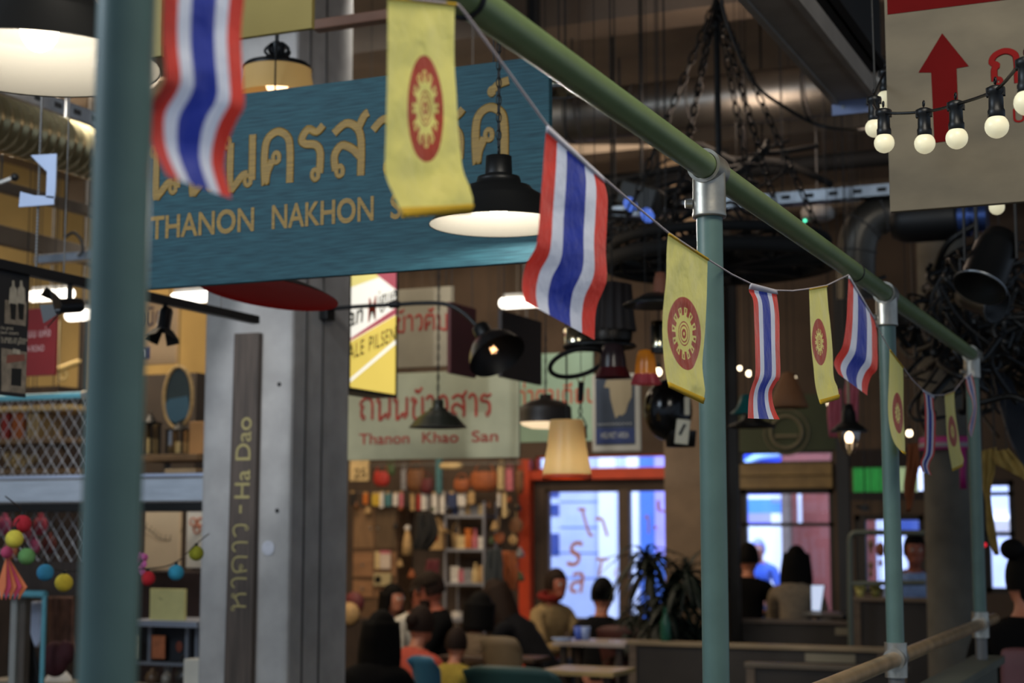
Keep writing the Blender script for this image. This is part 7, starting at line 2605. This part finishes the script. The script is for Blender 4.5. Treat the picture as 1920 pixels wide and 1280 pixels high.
    def cap(zcut, grow=1.1):
        vs_, f_ = [], []
        n, m = 24, 12
        for i in range(m + 1):
            a = PI * .62 * i / m
            for j in range(n):
                q_ = 2 * PI * j / n
                v = V((.1 * math.sin(a) * math.cos(q_), .08 * math.sin(a) * math.sin(q_), .122 * math.cos(a))) * grow
                if v.x > .06 and v.z < .05:       # leave the face free
                    v.x = min(v.x, .05)
                vs_.append(H(v.x - .012, v.y, v.z + .006))
        for i in range(m):
            f_ += [(i * n + j, (i + 1) * n + j, (i + 1) * n + (j + 1) % n, i * n + (j + 1) % n) for j in range(n)]
        mb.add(vs_, f_)
    cap(0)
    if hstyle == 'long':
        rows = []
        for i in range(12):
            z = .07 - .42 * i / 11
            row = []
            for j in range(17):
                a = PI * .36 + (2 * PI - PI * .72) * j / 16
                rr = 1.12 + .1 * math.sin(i / 11 * PI) + .05 * math.sin(j * 2.3)
                fl = 1 - .22 * max(0, i - 5) / 6
                row.append(H((.1 * math.cos(a) * rr * (1 if i < 4 else .9)) * fl - .012, .085 * math.sin(a) * rr * (1 + .35 * i / 11) * fl, z))
            rows.append(row)
        mb.sheet(rows, .02 * k)
    elif hstyle == 'bob':
        rows = []
        for i in range(8):
            z = .06 - .2 * i / 7
            rows.append([H(.1 * math.cos(a_) * 1.16 - .012, .088 * math.sin(a_) * 1.14, z) for a_ in [PI * .36 + (2 * PI - PI * .72) * j / 16 for j in range(17)]])
        mb.sheet(rows, .02 * k)
    elif hstyle == 'bun':
        mb.ball(H(-.03, .07, .125), (.05 * k, .05 * k, .045 * k), 18)
        mb.ball(H(-.06, 0, -.05), (.05 * k, .06 * k, .06 * k), 16, 0, Rh)
    elif hstyle == 'back_bun':
        mb.ball(H(-.12, 0, .03), (.045 * k, .05 * k, .05 * k), 16)
    mb.build('hair', hair, t)
    if hstyle == 'beard':
        MB().ball(H(.045, 0, -.085), (.055 * k, .055 * k, .05 * k), 18, 0, Rh).build('beard', hair, t)
    if hat:
        mb = MB().lathe([(.0, .135 * k), (.05 * k, .13 * k), (.09 * k, .1 * k), (.104 * k, .05 * k), (.102 * k, .045 * k)], Hc, Rh, 28)
        rows = [[H(.06 + .11 * i / 4 * math.cos(a_), .085 * math.sin(a_) * (1), .05 - .006 * i) for a_ in [-PI / 2 + PI * j / 12 for j in range(13)]] for i in range(5)]
        mb.sheet(rows, .006 * k)
        mb.build('cap', hat, t)
    return t


def cloth(n, c, **k):
    return mat('cloth_' + n, c, .9, 0, .15, 30, bump=.1, spec=.15, **k)


BK = cloth('black', '#070708')
NV = cloth('dark_navy', '#0e0f14')
JE = cloth('denim', '#2a3448')
AW = PI / 2        # facing away from the entrance
person(706, 1152, 9.2, AW, 'person with long dark hair in black, seen from behind at the bottom left', BK, BK, M_hairb, 'long', elbow=.24)
person(776, 1142, 10.7, AW - .1, 'person in a coral top with dark hair bun, seen from behind on blue chair', cloth('coral', '#b85444'), JE, M_hairbr, 'back_bun', lean=.2)
person(726, 1098, 13.9, -.2, 'dark haired person in black behind the long haired person', BK, NV, M_hairb, 'bob')
person(782, 1086, 13.2, -.75, 'brown haired person in a white top facing right between other guests', cloth('white', '#b4b0a6'), JE, M_hairbr, 'short', M_skin2, nod=.3)
person(822, 1076, 12.1, PI + .55, 'bearded person with flat cap and dark shirt leaning left', BK, NV, M_hairbr, 'beard', M_skin2, nod=.25, hat=cloth('cap_brown', '#2a211a'))
person(890, 1116, 11.3, AW - .25, 'person in a brown top with black shoulder length hair, seen from behind', cloth('taupe', '#6a5a48'), NV, M_hairb, 'bob')
person(850, 1182, 10.4, AW, 'small child with dark hair in a mustard top, seen from behind', cloth('mustard', '#a08a3c'), JE, M_hairbr, 'short', scale=.8)
person(966, 1092, 12.4, PI - .3, 'long haired person in dark clothes leaning over the table to the left', NV, BK, M_hairbr, 'long', lean=.55, nod=.5)
person(1034, 1070, 13.4, -.5, 'person in a beige coat with a red scarf by the street window', cloth('beige', '#927c58'), JE, M_hairbr, 'short', M_skin2)
person(1126, 1088, 11.9, AW + .1, 'person in black with dark hair tied up, silhouetted against the street window', BK, BK, M_hairb, 'back_bun')
person(1490, 1028, 12.7, AW + .05, 'person with long black hair in a grey beige top beside the laptop', cloth('grey_beige', '#7c7060'), JE, M_hairb, 'long')
person(1402, 1022, 13.4, AW + .1, 'person in black mostly hidden behind the middle post', BK, BK, M_hairb, 'short', lean=.05)
person(1712, 1004, 12.4, -AW + .3, 'person in a pale blue shirt beyond the third post', cloth('pale_blue', '#8ea6d0'), JE, M_hairb, 'short', M_skin2)
person(1918, 1036, 7.0, AW - .15, 'person in black with a high dark bun at the right frame edge', BK, BK, M_hairb, 'bun', arms='down', nod=.05, lean=.04, scale=1.05, head_yaw=.7)
person(1424, 1012, 19.5, -AW, 'person in a bright blue jacket walking outside the second street window', cloth('bright_blue', '#4a6cd0'), JE, mat('pale_blue_hood', '#8c98d8', .8), 'short', stand=True, arms='down')
# red scarf of the guest by the window
c = at(1032, 1117, 13.35)
tag(MB().ring(c, .085, .03, aim_matrix((.1, -.2, 1)), 24, 10).build('wool_scarf', cloth('scarf_red', '#6c201c')), 'dark red scarf around the neck of the person in the beige coat', 'scarf')
